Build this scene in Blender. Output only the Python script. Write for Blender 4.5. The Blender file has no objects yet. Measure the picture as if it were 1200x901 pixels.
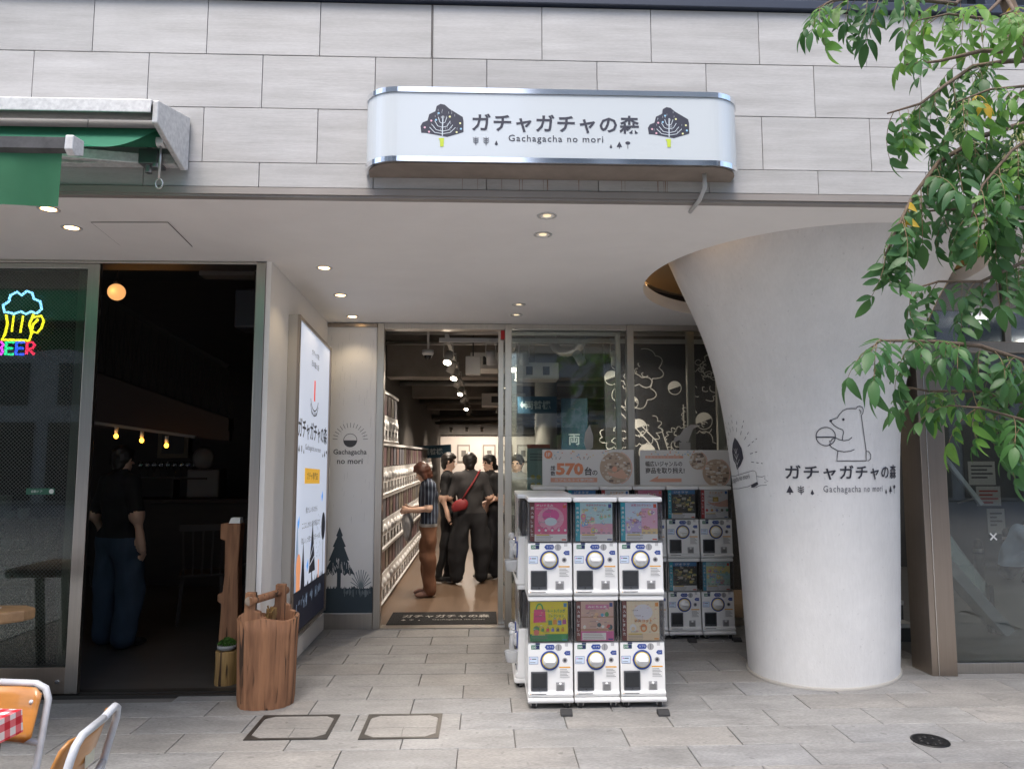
import bpy, bmesh, math, random
import numpy as np
from mathutils import Vector, Matrix, Euler

random.seed(7)
R = math.radians
scene = bpy.context.scene
C = scene.collection

# ------------------------------------------------------------------ camera
cam_data = bpy.data.cameras.new('camera')
cam_data.sensor_width = 36.0
cam_data.lens = 36.0 * 860.0 / 1200.0
cam_data.clip_start = 0.05
cam_data.clip_end = 400
cam = bpy.data.objects.new('camera', cam_data)
C.objects.link(cam)
cam.location = (0, 0, 1.58)
cam.rotation_euler = (R(90 + 5.55), 0, R(-2.1))
scene.camera = cam

# ------------------------------------------------------------------ sky, sun, exposure
SUN_EL, SUN_AZ = 65.0, 200.0      # high, behind the camera and to the left, veiled by cloud
world = bpy.data.worlds.new('World')
scene.world = world
world.use_nodes = True
wn = world.node_tree
for n in list(wn.nodes):
    wn.nodes.remove(n)
sky = wn.nodes.new('ShaderNodeTexSky')
sky.sky_type = 'NISHITA'
sky.sun_disc = False
sky.sun_elevation = R(SUN_EL)
sky.sun_rotation = R(SUN_AZ)
sky.air_density = 1.0
sky.dust_density = 3.0
sky.ozone_density = 1.0
bg = wn.nodes.new('ShaderNodeBackground')
bg.inputs['Strength'].default_value = 0.15
wo = wn.nodes.new('ShaderNodeOutputWorld')
wn.links.new(sky.outputs[0], bg.inputs[0])
wn.links.new(bg.outputs[0], wo.inputs[0])

sd = bpy.data.lights.new('sun', 'SUN')
sd.energy = 1.0
sd.angle = R(26)
sd.color = (1.0, 0.94, 0.86)
sun = bpy.data.objects.new('sun', sd)
C.objects.link(sun)
# a sky sun_rotation of a puts the sun at compass angle a clockwise from +Y
sdir = Vector((math.sin(R(SUN_AZ)) * math.cos(R(SUN_EL)), math.cos(R(SUN_AZ)) * math.cos(R(SUN_EL)), math.sin(R(SUN_EL))))
sun.rotation_euler = sdir.to_track_quat('Z', 'Y').to_euler()
sun.location = (-3, -6, 12)

scene.view_settings.view_transform = 'Standard'
scene.view_settings.look = 'None'
scene.view_settings.exposure = 1.45
scene.view_settings.gamma = 1.0
scene.view_settings.use_curve_mapping = False
scene.cycles.use_denoising = True
scene.cycles.max_bounces = 10
scene.cycles.transparent_max_bounces = 24
scene.cycles.caustics_reflective = False
scene.cycles.caustics_refractive = False

# ------------------------------------------------------------------ materials
MATS = {}
def _nt(name):
    m = bpy.data.materials.new(name)
    m.use_nodes = True
    nt = m.node_tree
    for n in list(nt.nodes):
        nt.nodes.remove(n)
    out = nt.nodes.new('ShaderNodeOutputMaterial')
    return m, nt, out

def pm(name, col, rough=0.5, metal=0.0, var=0.0, scale=6.0, stretch=(1, 1, 1), bump=0.0, bscale=60.0,
       bstretch=None, emit=0.0, spec=0.5, coat=0.0, rnd=0.0, col2=None, detail=5.0, trans=0.0, rvar=0.0, grain=0.0, gscale=170.0, stain=0.0, sscale=1.3, pits=None):
    """Principled material: object-space noise varies colour (towards col2 or darker), a finer noise gives relief."""
    if name in MATS:
        return MATS[name]
    m, nt, out = _nt(name)
    L = nt.links.new
    b = nt.nodes.new('ShaderNodeBsdfPrincipled')
    b.inputs['Base Color'].default_value = (*col, 1)
    b.inputs['Roughness'].default_value = rough
    b.inputs['Metallic'].default_value = metal
    b.inputs['Specular IOR Level'].default_value = spec
    b.inputs['Coat Weight'].default_value = coat
    if emit:
        b.inputs['Emission Color'].default_value = (*col, 1)
        b.inputs['Emission Strength'].default_value = emit
    if var or bump or rnd or rvar:
        tc = nt.nodes.new('ShaderNodeTexCoord')
        oi = nt.nodes.new('ShaderNodeObjectInfo')
        mul = nt.nodes.new('ShaderNodeMath'); mul.operation = 'MULTIPLY'; mul.inputs[1].default_value = 57.0
        L(oi.outputs['Random'], mul.inputs[0])
        add = nt.nodes.new('ShaderNodeVectorMath'); add.operation = 'ADD'
        L(tc.outputs['Object'], add.inputs[0]); L(mul.outputs[0], add.inputs[1])
        vec = add.outputs[0]
    if var or rnd:
        mp = nt.nodes.new('ShaderNodeMapping')
        mp.inputs['Scale'].default_value = stretch
        L(vec, mp.inputs['Vector'])
        nz = nt.nodes.new('ShaderNodeTexNoise')
        nz.inputs['Scale'].default_value = scale
        nz.inputs['Detail'].default_value = detail
        nz.inputs['Roughness'].default_value = 0.6
        L(mp.outputs[0], nz.inputs['Vector'])
        rp = nt.nodes.new('ShaderNodeValToRGB')
        c2 = col2 if col2 else tuple(c * (1 - var) for c in col)
        rp.color_ramp.elements[0].position = 0.3
        rp.color_ramp.elements[1].position = 0.7
        rp.color_ramp.elements[0].color = (*c2, 1)
        rp.color_ramp.elements[1].color = (*col, 1)
        L(nz.outputs['Fac'], rp.inputs[0])
        src = rp.outputs[0]
        if rnd:
            hs = nt.nodes.new('ShaderNodeHueSaturation')
            mr = nt.nodes.new('ShaderNodeMapRange')
            mr.inputs['To Min'].default_value = 1 - rnd
            mr.inputs['To Max'].default_value = 1 + rnd
            L(oi.outputs['Random'], mr.inputs['Value'])
            L(mr.outputs[0], hs.inputs['Value'])
            L(src, hs.inputs['Color'])
            src = hs.outputs[0]
        if stain:                              # blotches that run on from piece to piece
            ge = nt.nodes.new('ShaderNodeNewGeometry')
            sn = nt.nodes.new('ShaderNodeTexNoise'); sn.inputs['Scale'].default_value = sscale; sn.inputs['Detail'].default_value = 9; sn.inputs['Roughness'].default_value = 0.65; sn.inputs['Distortion'].default_value = 0.5
            L(ge.outputs['Position'], sn.inputs['Vector'])
            sr = nt.nodes.new('ShaderNodeMapRange'); sr.inputs['From Min'].default_value = 0.32; sr.inputs['From Max'].default_value = 0.62
            sr.inputs['To Min'].default_value = 1 - stain; sr.inputs['To Max'].default_value = 1.03
            L(sn.outputs['Fac'], sr.inputs['Value'])
            sh_ = nt.nodes.new('ShaderNodeHueSaturation'); L(sr.outputs[0], sh_.inputs['Value']); L(src, sh_.inputs['Color'])
            src = sh_.outputs[0]
        if pits:                               # scattered small marks: (scale, threshold, darkest)
            g2 = nt.nodes.new('ShaderNodeNewGeometry')
            pn_ = nt.nodes.new('ShaderNodeTexNoise'); pn_.inputs['Scale'].default_value = pits[0]; pn_.inputs['Detail'].default_value = 1.5
            L(g2.outputs['Position'], pn_.inputs['Vector'])
            pr = nt.nodes.new('ShaderNodeMapRange'); pr.inputs['From Min'].default_value = pits[1]; pr.inputs['From Max'].default_value = pits[1] + 0.03
            pr.inputs['To Min'].default_value = 1.0; pr.inputs['To Max'].default_value = pits[2]
            L(pn_.outputs['Fac'], pr.inputs['Value'])
            ph = nt.nodes.new('ShaderNodeHueSaturation'); L(pr.outputs[0], ph.inputs['Value']); L(src, ph.inputs['Color']); src = ph.outputs[0]
        if grain:
            gn = nt.nodes.new('ShaderNodeTexNoise'); gn.inputs['Scale'].default_value = gscale; gn.inputs['Detail'].default_value = 3
            L(mp.outputs[0], gn.inputs['Vector'])
            gr = nt.nodes.new('ShaderNodeMapRange'); gr.inputs['From Min'].default_value = 0.3; gr.inputs['From Max'].default_value = 0.7
            gr.inputs['To Min'].default_value = 1 - grain; gr.inputs['To Max'].default_value = 1 + grain
            L(gn.outputs['Fac'], gr.inputs['Value'])
            gh = nt.nodes.new('ShaderNodeHueSaturation'); L(gr.outputs[0], gh.inputs['Value']); L(src, gh.inputs['Color'])
            src = gh.outputs[0]
        L(src, b.inputs['Base Color'])
        if rvar:
            mr2 = nt.nodes.new('ShaderNodeMapRange')
            mr2.inputs['To Min'].default_value = max(0.02, rough - rvar)
            mr2.inputs['To Max'].default_value = min(1, rough + rvar)
            L(nz.outputs['Fac'], mr2.inputs['Value'])
            L(mr2.outputs[0], b.inputs['Roughness'])
    if bump:
        mp2 = nt.nodes.new('ShaderNodeMapping')
        mp2.inputs['Scale'].default_value = bstretch if bstretch else stretch
        L(vec, mp2.inputs['Vector'])
        n2 = nt.nodes.new('ShaderNodeTexNoise')
        n2.inputs['Scale'].default_value = bscale
        n2.inputs['Detail'].default_value = 4
        L(mp2.outputs[0], n2.inputs['Vector'])
        bp = nt.nodes.new('ShaderNodeBump')
        bp.inputs['Strength'].default_value = bump
        bp.inputs['Distance'].default_value = 0.01
        L(n2.outputs['Fac'], bp.inputs['Height'])
        L(bp.outputs[0], b.inputs['Normal'])
    if trans:
        tr = nt.nodes.new('ShaderNodeBsdfTranslucent')
        tr.inputs['Color'].default_value = (*col, 1)
        mx = nt.nodes.new('ShaderNodeMixShader')
        mx.inputs[0].default_value = trans
        L(b.outputs[0], mx.inputs[1]); L(tr.outputs[0], mx.inputs[2])
        L(mx.outputs[0], out.inputs[0])
    else:
        L(b.outputs[0], out.inputs[0])
    MATS[name] = m
    return m

def glass(name, tint=(0.9, 0.95, 0.93), refl=1.0, wire=False):
    """Thin sheet: see-through with mirror reflection by Fresnel; optional fine diagonal wire mesh."""
    if name in MATS:
        return MATS[name]
    m, nt, out = _nt(name)
    L = nt.links.new
    t = nt.nodes.new('ShaderNodeBsdfTransparent'); t.inputs[0].default_value = (*tint, 1)
    g = nt.nodes.new('ShaderNodeBsdfGlossy'); g.inputs['Roughness'].default_value = 0.0
    g.inputs[0].default_value = (1, 1, 1, 1)
    lw = nt.nodes.new('ShaderNodeFresnel'); lw.inputs['IOR'].default_value = 1.52
    ml = nt.nodes.new('ShaderNodeMath'); ml.operation = 'MULTIPLY'; ml.inputs[1].default_value = refl
    ml.use_clamp = True
    mx = nt.nodes.new('ShaderNodeMixShader')
    L(lw.outputs[0], ml.inputs[0]); L(ml.outputs[0], mx.inputs[0])
    L(t.outputs[0], mx.inputs[1]); L(g.outputs[0], mx.inputs[2])
    last = mx.outputs[0]
    if wire:
        tc = nt.nodes.new('ShaderNodeTexCoord')
        masks = []
        for s in (1, -1):
            sp = nt.nodes.new('ShaderNodeSeparateXYZ'); L(tc.outputs['Object'], sp.inputs[0])
            a = nt.nodes.new('ShaderNodeMath'); a.operation = 'MULTIPLY_ADD'
            a.inputs[1].default_value = s
            L(sp.outputs['X'], a.inputs[0]); L(sp.outputs['Z'], a.inputs[2])
            f = nt.nodes.new('ShaderNodeMath'); f.operation = 'MULTIPLY'; f.inputs[1].default_value = 1 / 0.026
            L(a.outputs[0], f.inputs[0])
            fr = nt.nodes.new('ShaderNodeMath'); fr.operation = 'FRACT'; L(f.outputs[0], fr.inputs[0])
            lt = nt.nodes.new('ShaderNodeMath'); lt.operation = 'LESS_THAN'; lt.inputs[1].default_value = 0.07
            L(fr.outputs[0], lt.inputs[0]); masks.append(lt)
        mxm = nt.nodes.new('ShaderNodeMath'); mxm.operation = 'MAXIMUM'
        L(masks[0].outputs[0], mxm.inputs[0]); L(masks[1].outputs[0], mxm.inputs[1])
        wd = nt.nodes.new('ShaderNodeBsdfPrincipled')
        wd.inputs['Base Color'].default_value = (0.16, 0.155, 0.14, 1); wd.inputs['Metallic'].default_value = 0.6
        wd.inputs['Roughness'].default_value = 0.5
        m2 = nt.nodes.new('ShaderNodeMixShader')
        L(mxm.outputs[0], m2.inputs[0]); L(last, m2.inputs[1]); L(wd.outputs[0], m2.inputs[2])
        last = m2.outputs[0]
    L(last, out.inputs[0])
    MATS[name] = m
    return m

def wood(name, c1, c2, crack=(0.05, 0.025, 0.012), scale=9.0):
    """Weathered timber: long grain streaks, dark vertical splits and relief from both."""
    m, nt, out = _nt(name); L = nt.links.new
    tc = nt.nodes.new('ShaderNodeTexCoord')
    def mapped(sc):
        mp = nt.nodes.new('ShaderNodeMapping'); mp.inputs['Scale'].default_value = sc; L(tc.outputs['Object'], mp.inputs['Vector']); return mp.outputs[0]
    def noise(sc, vec, det=8, dist=0.0):
        n = nt.nodes.new('ShaderNodeTexNoise'); n.inputs['Scale'].default_value = sc; n.inputs['Detail'].default_value = det; n.inputs['Distortion'].default_value = dist; L(vec, n.inputs['Vector']); return n.outputs['Fac']
    def ramp(fac, a, b, ca, cb):
        r = nt.nodes.new('ShaderNodeValToRGB'); e = r.color_ramp.elements
        e[0].position = a; e[1].position = b; e[0].color = (*ca, 1); e[1].color = (*cb, 1); L(fac, r.inputs[0]); return r.outputs[0]
    base = ramp(noise(scale, mapped((3, 3, 0.28)), 10, 0.4), 0.32, 0.68, c2, c1)
    fine = noise(60, mapped((2.5, 2.5, 0.12)), 6)
    split = noise(7, mapped((4.2, 4.2, 0.20)), 3, 0.6)
    r = nt.nodes.new('ShaderNodeMapRange'); r.inputs['From Min'].default_value = 0.355; r.inputs['From Max'].default_value = 0.40; L(split, r.inputs['Value'])
    blot = noise(3, mapped((1, 1, 1)), 5)
    mx = nt.nodes.new('ShaderNodeMix'); mx.data_type = 'RGBA'; mx.inputs['A'].default_value = (*crack, 1); L(base, mx.inputs['B']); L(r.outputs[0], mx.inputs['Factor'])
    hs = nt.nodes.new('ShaderNodeHueSaturation'); v = nt.nodes.new('ShaderNodeMapRange'); v.inputs['To Min'].default_value = 0.62; v.inputs['To Max'].default_value = 1.38
    ad = nt.nodes.new('ShaderNodeMath'); ad.operation = 'ADD'; L(fine, ad.inputs[0]); L(blot, ad.inputs[1]); hf = nt.nodes.new('ShaderNodeMath'); hf.operation = 'MULTIPLY'; hf.inputs[1].default_value = .5; L(ad.outputs[0], hf.inputs[0])
    L(hf.outputs[0], v.inputs['Value']); L(v.outputs[0], hs.inputs['Value']); L(mx.outputs['Result'], hs.inputs['Color'])
    b = nt.nodes.new('ShaderNodeBsdfPrincipled'); b.inputs['Roughness'].default_value = .72; L(hs.outputs[0], b.inputs['Base Color'])
    hgt = nt.nodes.new('ShaderNodeMath'); hgt.operation = 'MULTIPLY_ADD'; hgt.inputs[1].default_value = .35; L(fine, hgt.inputs[0]); L(r.outputs[0], hgt.inputs[2])
    bp = nt.nodes.new('ShaderNodeBump'); bp.inputs['Strength'].default_value = .8; bp.inputs['Distance'].default_value = .008; L(hgt.outputs[0], bp.inputs['Height']); L(bp.outputs[0], b.inputs['Normal'])
    L(b.outputs[0], out.inputs[0]); MATS[name] = m
    return m

def flat(name, col, rough=0.55, emit=0.0):
    return pm(name, col, rough, emit=emit)

# ------------------------------------------------------------------ mesh builder
class MB:
    def __init__(self):
        self.v = []; self.f = []; self.m = []; self.sm = []
    def _add(self, vs, fs, m=0, smooth=False):
        o = len(self.v)
        self.v.extend([tuple(p) for p in vs])
        for f in fs:
            self.f.append(tuple(i + o for i in f)); self.m.append(m); self.sm.append(smooth)
        return self
    def box(self, x0, x1, y0, y1, z0, z1, m=0):
        vs = [(x0, y0, z0), (x1, y0, z0), (x1, y1, z0), (x0, y1, z0), (x0, y0, z1), (x1, y0, z1), (x1, y1, z1), (x0, y1, z1)]
        fs = [(0, 3, 2, 1), (4, 5, 6, 7), (0, 1, 5, 4), (1, 2, 6, 5), (2, 3, 7, 6), (3, 0, 4, 7)]
        return self._add(vs, fs, m)
    def hexa(self, pts, m=0):
        fs = [(0, 3, 2, 1), (4, 5, 6, 7), (0, 1, 5, 4), (1, 2, 6, 5), (2, 3, 7, 6), (3, 0, 4, 7)]
        return self._add(pts, fs, m)
    def bar(self, p0, p1, w, h, m=0, up=(0, 0, 1)):
        p0 = Vector(p0); p1 = Vector(p1); d = (p1 - p0).normalized(); u = Vector(up)
        if abs(d.dot(u)) > 0.98: u = Vector((0, 1, 0))
        s = d.cross(u).normalized(); t = s.cross(d).normalized()
        s *= w / 2; t *= h / 2
        vs = [p0 - s - t, p0 + s - t, p0 + s + t, p0 - s + t, p1 - s - t, p1 + s - t, p1 + s + t, p1 - s + t]
        fs = [(0, 3, 2, 1), (4, 5, 6, 7), (0, 1, 5, 4), (1, 2, 6, 5), (2, 3, 7, 6), (3, 0, 4, 7)]
        return self._add(vs, fs, m)
    def tube(self, path, r, n=8, m=0, cap=True, smooth=True, closed=False):
        P = [Vector(p) for p in path]; k = len(P)
        rr = r if isinstance(r, (list, tuple)) else [r] * k
        vs = []; prev = None
        for i, p in enumerate(P):
            if closed: d = (P[(i + 1) % k] - P[i - 1])
            else: d = (P[min(i + 1, k - 1)] - P[max(i - 1, 0)])
            d.normalize()
            if prev is None:
                a = Vector((0, 0, 1)) if abs(d.z) < 0.9 else Vector((1, 0, 0))
                s = d.cross(a).normalized()
            else:
                s = prev - d * prev.dot(d)
                s.normalize()
            prev = s; t = d.cross(s)
            for j in range(n):
                an = 2 * math.pi * j / n
                vs.append(p + (s * math.cos(an) + t * math.sin(an)) * rr[i])
        fs = []
        for i in range(k if closed else k - 1):
            i2 = (i + 1) % k
            for j in range(n):
                j2 = (j + 1) % n
                fs.append((i * n + j, i2 * n + j, i2 * n + j2, i * n + j2))
        o = len(self.v)
        self._add(vs, fs, m, smooth)
        if cap and not closed:
            self.f.append(tuple(o + j for j in range(n))); self.m.append(m); self.sm.append(False)
            self.f.append(tuple(o + (k - 1) * n + j for j in reversed(range(n)))); self.m.append(m); self.sm.append(False)
        return self
    def cyl(self, p0, p1, r0, r1=None, n=16, m=0, smooth=True):
        return self.tube([p0, p1], [r0, r0 if r1 is None else r1], n, m, True, smooth)
    def lathe(self, prof, c=(0, 0, 0), n=24, m=0, axis='Z', smooth=True, cap=True):
        vs = []
        for (r, z) in prof:
            for j in range(n):
                a = 2 * math.pi * j / n
                if axis == 'Z': p = (c[0] + r * math.cos(a), c[1] + r * math.sin(a), c[2] + z)
                elif axis == 'Y': p = (c[0] + r * math.cos(a), c[1] + z, c[2] + r * math.sin(a))
                else: p = (c[0] + z, c[1] + r * math.cos(a), c[2] + r * math.sin(a))
                vs.append(p)
        fs = []
        for i in range(len(prof) - 1):
            for j in range(n):
                j2 = (j + 1) % n
                fs.append((i * n + j, i * n + j2, (i + 1) * n + j2, (i + 1) * n + j))
        o = len(self.v)
        self._add(vs, fs, m, smooth)
        if cap:
            for i, rev in ((0, True), (len(prof) - 1, False)):
                if prof[i][0] > 1e-5:
                    idx = [o + i * n + j for j in range(n)]
                    self.f.append(tuple(reversed(idx) if rev else idx)); self.m.append(m); self.sm.append(False)
        return self
    def prism(self, poly, a, b, axis='Y', m=0):
        """poly: 2D points; extruded from a to b along axis. axis Y: (x,z); X: (y,z); Z: (x,y)."""
        def P(p, t):
            if axis == 'Y': return (p[0], t, p[1])
            if axis == 'X': return (t, p[0], p[1])
            return (p[0], p[1], t)
        n = len(poly)
        vs = [P(p, a) for p in poly] + [P(p, b) for p in poly]
        fs = [tuple(range(n)), tuple(reversed(range(n, 2 * n)))]
        for i in range(n):
            j = (i + 1) % n
            fs.append((i, i + n, j + n, j))
        return self._add(vs, fs, m)
    def sphere(self, c, r, n=12, k=8, m=0, sc=(1, 1, 1)):
        prof = [(max(1e-6, math.sin(math.pi * i / k)), -math.cos(math.pi * i / k)) for i in range(k + 1)]
        vs = []; fs = []
        for (rr, z) in prof:
            for j in range(n):
                a = 2 * math.pi * j / n
                vs.append((c[0] + r * sc[0] * rr * math.cos(a), c[1] + r * sc[1] * rr * math.sin(a), c[2] + r * sc[2] * z))
        for i in range(k):
            for j in range(n):
                j2 = (j + 1) % n
                fs.append((i * n + j, i * n + j2, (i + 1) * n + j2, (i + 1) * n + j))
        return self._add(vs, fs, m, True)
    def xf(self, M):
        self.v = [tuple(M @ Vector(p)) for p in self.v]; return self
    def merge(self, other, m_off=0):
        o = len(self.v)
        self.v.extend(other.v)
        self.f.extend(tuple(i + o for i in f) for f in other.f)
        self.m.extend(x + m_off for x in other.m); self.sm.extend(other.sm)
        return self
    def mesh(self, name, mats):
        me = bpy.data.meshes.new(name)
        me.from_pydata(self.v, [], self.f)
        for mt in (mats if isinstance(mats, (list, tuple)) else [mats]):
            me.materials.append(mt)
        me.polygons.foreach_set('material_index', self.m)
        me.polygons.foreach_set('use_smooth', self.sm)
        bm = bmesh.new(); bm.from_mesh(me)
        bmesh.ops.recalc_face_normals(bm, faces=bm.faces)
        bm.to_mesh(me); bm.free()
        me.update()
        return me
    def build(self, name, mats, parent=None, bevel=0.0, seg=2, loc=None):
        return mk(name, self.mesh(name, mats), parent, bevel, seg, loc)

def mk(name, me, parent=None, bevel=0.0, seg=2, loc=None, rot=None):
    o = bpy.data.objects.new(name, me)
    C.objects.link(o)
    if parent is not None: o.parent = parent
    if loc is not None: o.location = loc
    if rot is not None: o.rotation_euler = rot
    if bevel:
        b = o.modifiers.new('bevel', 'BEVEL'); b.width = bevel; b.segments = seg; b.limit_method = 'ANGLE'; b.angle_limit = R(40)
    return o

def tag(o, label, cat=None, group=None, kind=None):
    if label: o['label'] = label
    if cat: o['category'] = cat
    if group: o['group'] = group
    if kind: o['kind'] = kind
    return o

def thing(name, label, cat, loc=(0, 0, 0), rz=0.0, group=None):
    o = bpy.data.objects.new(name, None)
    o.empty_display_size = 0.1
    C.objects.link(o)
    o.location = loc; o.rotation_euler = (0, 0, rz)
    return tag(o, label, cat, group)

def structure(name, mb, mats, bevel=0.0):
    o = mb.build(name, mats, None, bevel)
    o['kind'] = 'structure'
    return o

def copy_tree(o, parent=None):
    c = o.copy(); C.objects.link(c)
    if parent is not None: c.parent = parent
    for ch in list(o.children):
        copy_tree(ch, c)
    return c

def light(name, kind, loc, energy, col, parent=None, size=0.05, spot=None, target=None):
    ld = bpy.data.lights.new(name, kind)
    ld.energy = energy; ld.color = col
    if kind in ('POINT', 'SPOT'): ld.shadow_soft_size = size
    if kind == 'SPOT':
        ld.spot_size = R(spot or 70); ld.spot_blend = 0.6
    o = bpy.data.objects.new(name, ld); C.objects.link(o)
    if parent is not None: o.parent = parent
    o.location = loc
    if target is not None:
        o.rotation_euler = (Vector(target) - Vector(loc)).to_track_quat('-Z', 'Y').to_euler()
    return o

# ------------------------------------------------------------------ flat print: text, shapes, lines as thin 2D meshes
_fc = bpy.data.curves.new('lettering', 'FONT')
_fo = bpy.data.objects.new('lettering', _fc)
_tc = {}
def text2d(s, bold=0.0, spacing=1.0):
    key = (s, bold, spacing)
    if key not in _tc:
        C.objects.link(_fo)
        _fc.body = s; _fc.size = 1.0; _fc.offset = bold; _fc.space_character = spacing
        _fc.resolution_u = 2
        bpy.context.view_layer.update()
        me = bpy.data.meshes.new_from_object(_fo)
        C.objects.unlink(_fo)
        vs = [(v.co.x, v.co.y) for v in me.vertices]; fs = [tuple(p.vertices) for p in me.polygons]
        bpy.data.meshes.remove(me)
        _tc[key] = (vs, fs)
    return _tc[key]

class Print:
    """2D layout (u right, v up, metres) in layers, mapped later onto a surface."""
    def __init__(self):
        self.items = []
    def poly(self, pts, m, lay=1):
        self.items.append((list(pts), [tuple(range(len(pts)))], m, lay)); return self
    def rect(self, u0, u1, v0, v1, m, lay=1):
        return self.poly([(u0, v0), (u1, v0), (u1, v1), (u0, v1)], m, lay)
    def disc(self, u, v, r, m, lay=1, n=20, ry=None, a0=0, a1=360):
        ry = ry or r
        pts = [(u + r * math.cos(R(a0 + (a1 - a0) * i / n)), v + ry * math.sin(R(a0 + (a1 - a0) * i / n))) for i in range(n + (0 if a1 - a0 == 360 else 1))]
        return self.poly(pts, m, lay)
    def text(self, s, u, v, h, m, lay=2, align='L', bold=0.0, width=None, spacing=1.0, rot=0.0):
        vs, fs = text2d(s, bold, spacing)
        if not vs: return self
        x0 = min(p[0] for p in vs); x1 = max(p[0] for p in vs)
        y0 = min(p[1] for p in vs); y1 = max(p[1] for p in vs)
        k = h / (y1 - y0); kx = k if width is None else width / (x1 - x0)
        w = (x1 - x0) * kx
        off = {'L': 0, 'C': -w / 2, 'R': -w}[align]
        c, s_ = math.cos(rot), math.sin(rot)
        q = []
        for p in vs:
            a, b = (p[0] - x0) * kx + off, (p[1] - y0) * k
            q.append((u + a * c - b * s_, v + a * s_ + b * c))
        self.items.append((q, fs, m, lay)); return self
    def line(self, pts, w, m, lay=2, closed=False):
        n = len(pts); L_ = []; Rr = []
        for i, p in enumerate(pts):
            a = pts[i - 1] if (i > 0 or closed) else p
            b = pts[(i + 1) % n] if (i < n - 1 or closed) else p
            dx, dy = b[0] - a[0], b[1] - a[1]; l = math.hypot(dx, dy) or 1
            nx, ny = -dy / l * w / 2, dx / l * w / 2
            L_.append((p[0] + nx, p[1] + ny)); Rr.append((p[0] - nx, p[1] - ny))
        vs = L_ + Rr; fs = []
        for i in range(n if closed else n - 1):
            j = (i + 1) % n
            fs.append((i, n + i, n + j, j))
        self.items.append((vs, fs, m, lay)); return self
    def arc(self, u, v, r, a0, a1, w, m, lay=2, n=14, ry=None):
        ry = ry or r
        return self.line([(u + r * math.cos(R(a0 + (a1 - a0) * i / n)), v + ry * math.sin(R(a0 + (a1 - a0) * i / n))) for i in range(n + 1)], w, m, lay)
    def mb(self, fn, gap=0.0006):
        """fn(u, v, d) -> 3D point at height d above the surface."""
        mb = MB()
        for i, (vs, fs, m, lay) in enumerate(self.items):
            mb._add([fn(p[0], p[1], gap * lay + 4e-6 * i) for p in vs], fs, m)
        return mb
    def refine(self, maxedge):
        out = []
        for vs, fs, m, lay in self.items:
            bm = bmesh.new()
            bv = [bm.verts.new((p[0], p[1], 0)) for p in vs]
            for f in fs:
                try: bm.faces.new([bv[i] for i in f])
                except ValueError: pass
            bmesh.ops.triangulate(bm, faces=bm.faces[:])
            for _ in range(5):
                es = [e for e in bm.edges if e.calc_length() > maxedge]
                if not es: break
                bmesh.ops.subdivide_edges(bm, edges=es, cuts=1)
                bmesh.ops.triangulate(bm, faces=[f for f in bm.faces if len(f.verts) > 3])
            bm.verts.index_update()
            out.append(([(v.co.x, v.co.y) for v in bm.verts], [tuple(v.index for v in f.verts) for f in bm.faces], m, lay))
            bm.free()
        self.items = out
    def build(self, name, fn, mats, parent, gap=0.0006, maxedge=None):
        if maxedge: self.refine(maxedge)
        mb = self.mb(fn, gap)
        me = bpy.data.meshes.new(name)
        me.from_pydata(mb.v, [], mb.f)
        for mt in mats: me.materials.append(mt)
        me.polygons.foreach_set('material_index', mb.m)
        return mk(name, me, parent)

def onY(x0, z0, y):
    return lambda u, v, d: (x0 + u, y - d, z0 + v)
def onX(xp, y0, z0):
    """a surface facing +X; u runs away from the street (+Y)"""
    return lambda u, v, d: (xp + d, y0 + u, z0 + v)
# ================================================================== materials of the place
M_tile = pm('stone_cladding', (0.52, 0.518, 0.512), 0.55, scale=2.6, stretch=(0.6, 1, 6), bump=0.08, bscale=14, bstretch=(0.5, 1, 9), rnd=0.06, detail=12, col2=(0.40, 0.395, 0.385), grain=0.06, gscale=60, stain=0.10, sscale=0.9)
M_grout = pm('dark_grout', (0.15, 0.14, 0.13), 0.9)
M_joint = pm('wall_joint', (0.36, 0.34, 0.315), 0.9)
_pk = dict(rough=0.62, scale=4, stretch=(0.7, 2.4, 1), bump=0.4, bscale=40, bstretch=(0.5, 1.8, 1), detail=10, rvar=0.1, grain=0.2, gscale=70, stain=0.20, sscale=1.6, pits=(16.0, 0.70, 0.72))
M_pave = pm('paving_stone', (0.325, 0.322, 0.315), col2=(0.23, 0.228, 0.222), rnd=0.055, **_pk)
M_pave2 = pm('paving_stone_warm', (0.33, 0.318, 0.30), col2=(0.235, 0.229, 0.22), rnd=0.055, **_pk)
M_pave3 = pm('paving_stone_cool', (0.315, 0.317, 0.318), col2=(0.225, 0.225, 0.224), rnd=0.055, **_pk)
M_white = pm('white_paint', (0.90, 0.87, 0.835), 0.7, var=0.04, scale=1.5, bump=0.05, bscale=120, stain=0.05, sscale=0.8)
M_stucco = pm('white_stucco', (0.80, 0.795, 0.785), 0.75, var=0.07, scale=1.6, bump=0.16, bscale=95, grain=0.025, gscale=30, detail=8, stretch=(2.2, 2.2, 0.5), stain=0.06, sscale=2.0, pits=(42.0, 0.72, 0.88))
M_steel = pm('brushed_steel', (0.52, 0.49, 0.45), 0.3, 1.0, var=0.12, scale=3, stretch=(30, 30, 0.6), bump=0.02, bscale=40)
M_bronze = pm('bronze_steel', (0.40, 0.34, 0.29), 0.28, 1.0, var=0.1, scale=3, stretch=(30, 30, 0.6))
M_dark = pm('dark_metal', (0.05, 0.047, 0.043), 0.45, 0.5)
M_fascia = pm('fascia_metal', (0.34, 0.31, 0.285), 0.45, 0.2, var=0.15, scale=3)
M_chrome = pm('polished_chrome', (0.88, 0.89, 0.90), 0.09, 1.0)
M_navy = pm('navy_window_frame', (0.035, 0.045, 0.07), 0.4)
M_black = pm('black_void', (0.012, 0.011, 0.010), 0.8)
M_gold = pm('gold_lining', (0.56, 0.44, 0.29), 0.5, var=0.15, scale=3)
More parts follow.
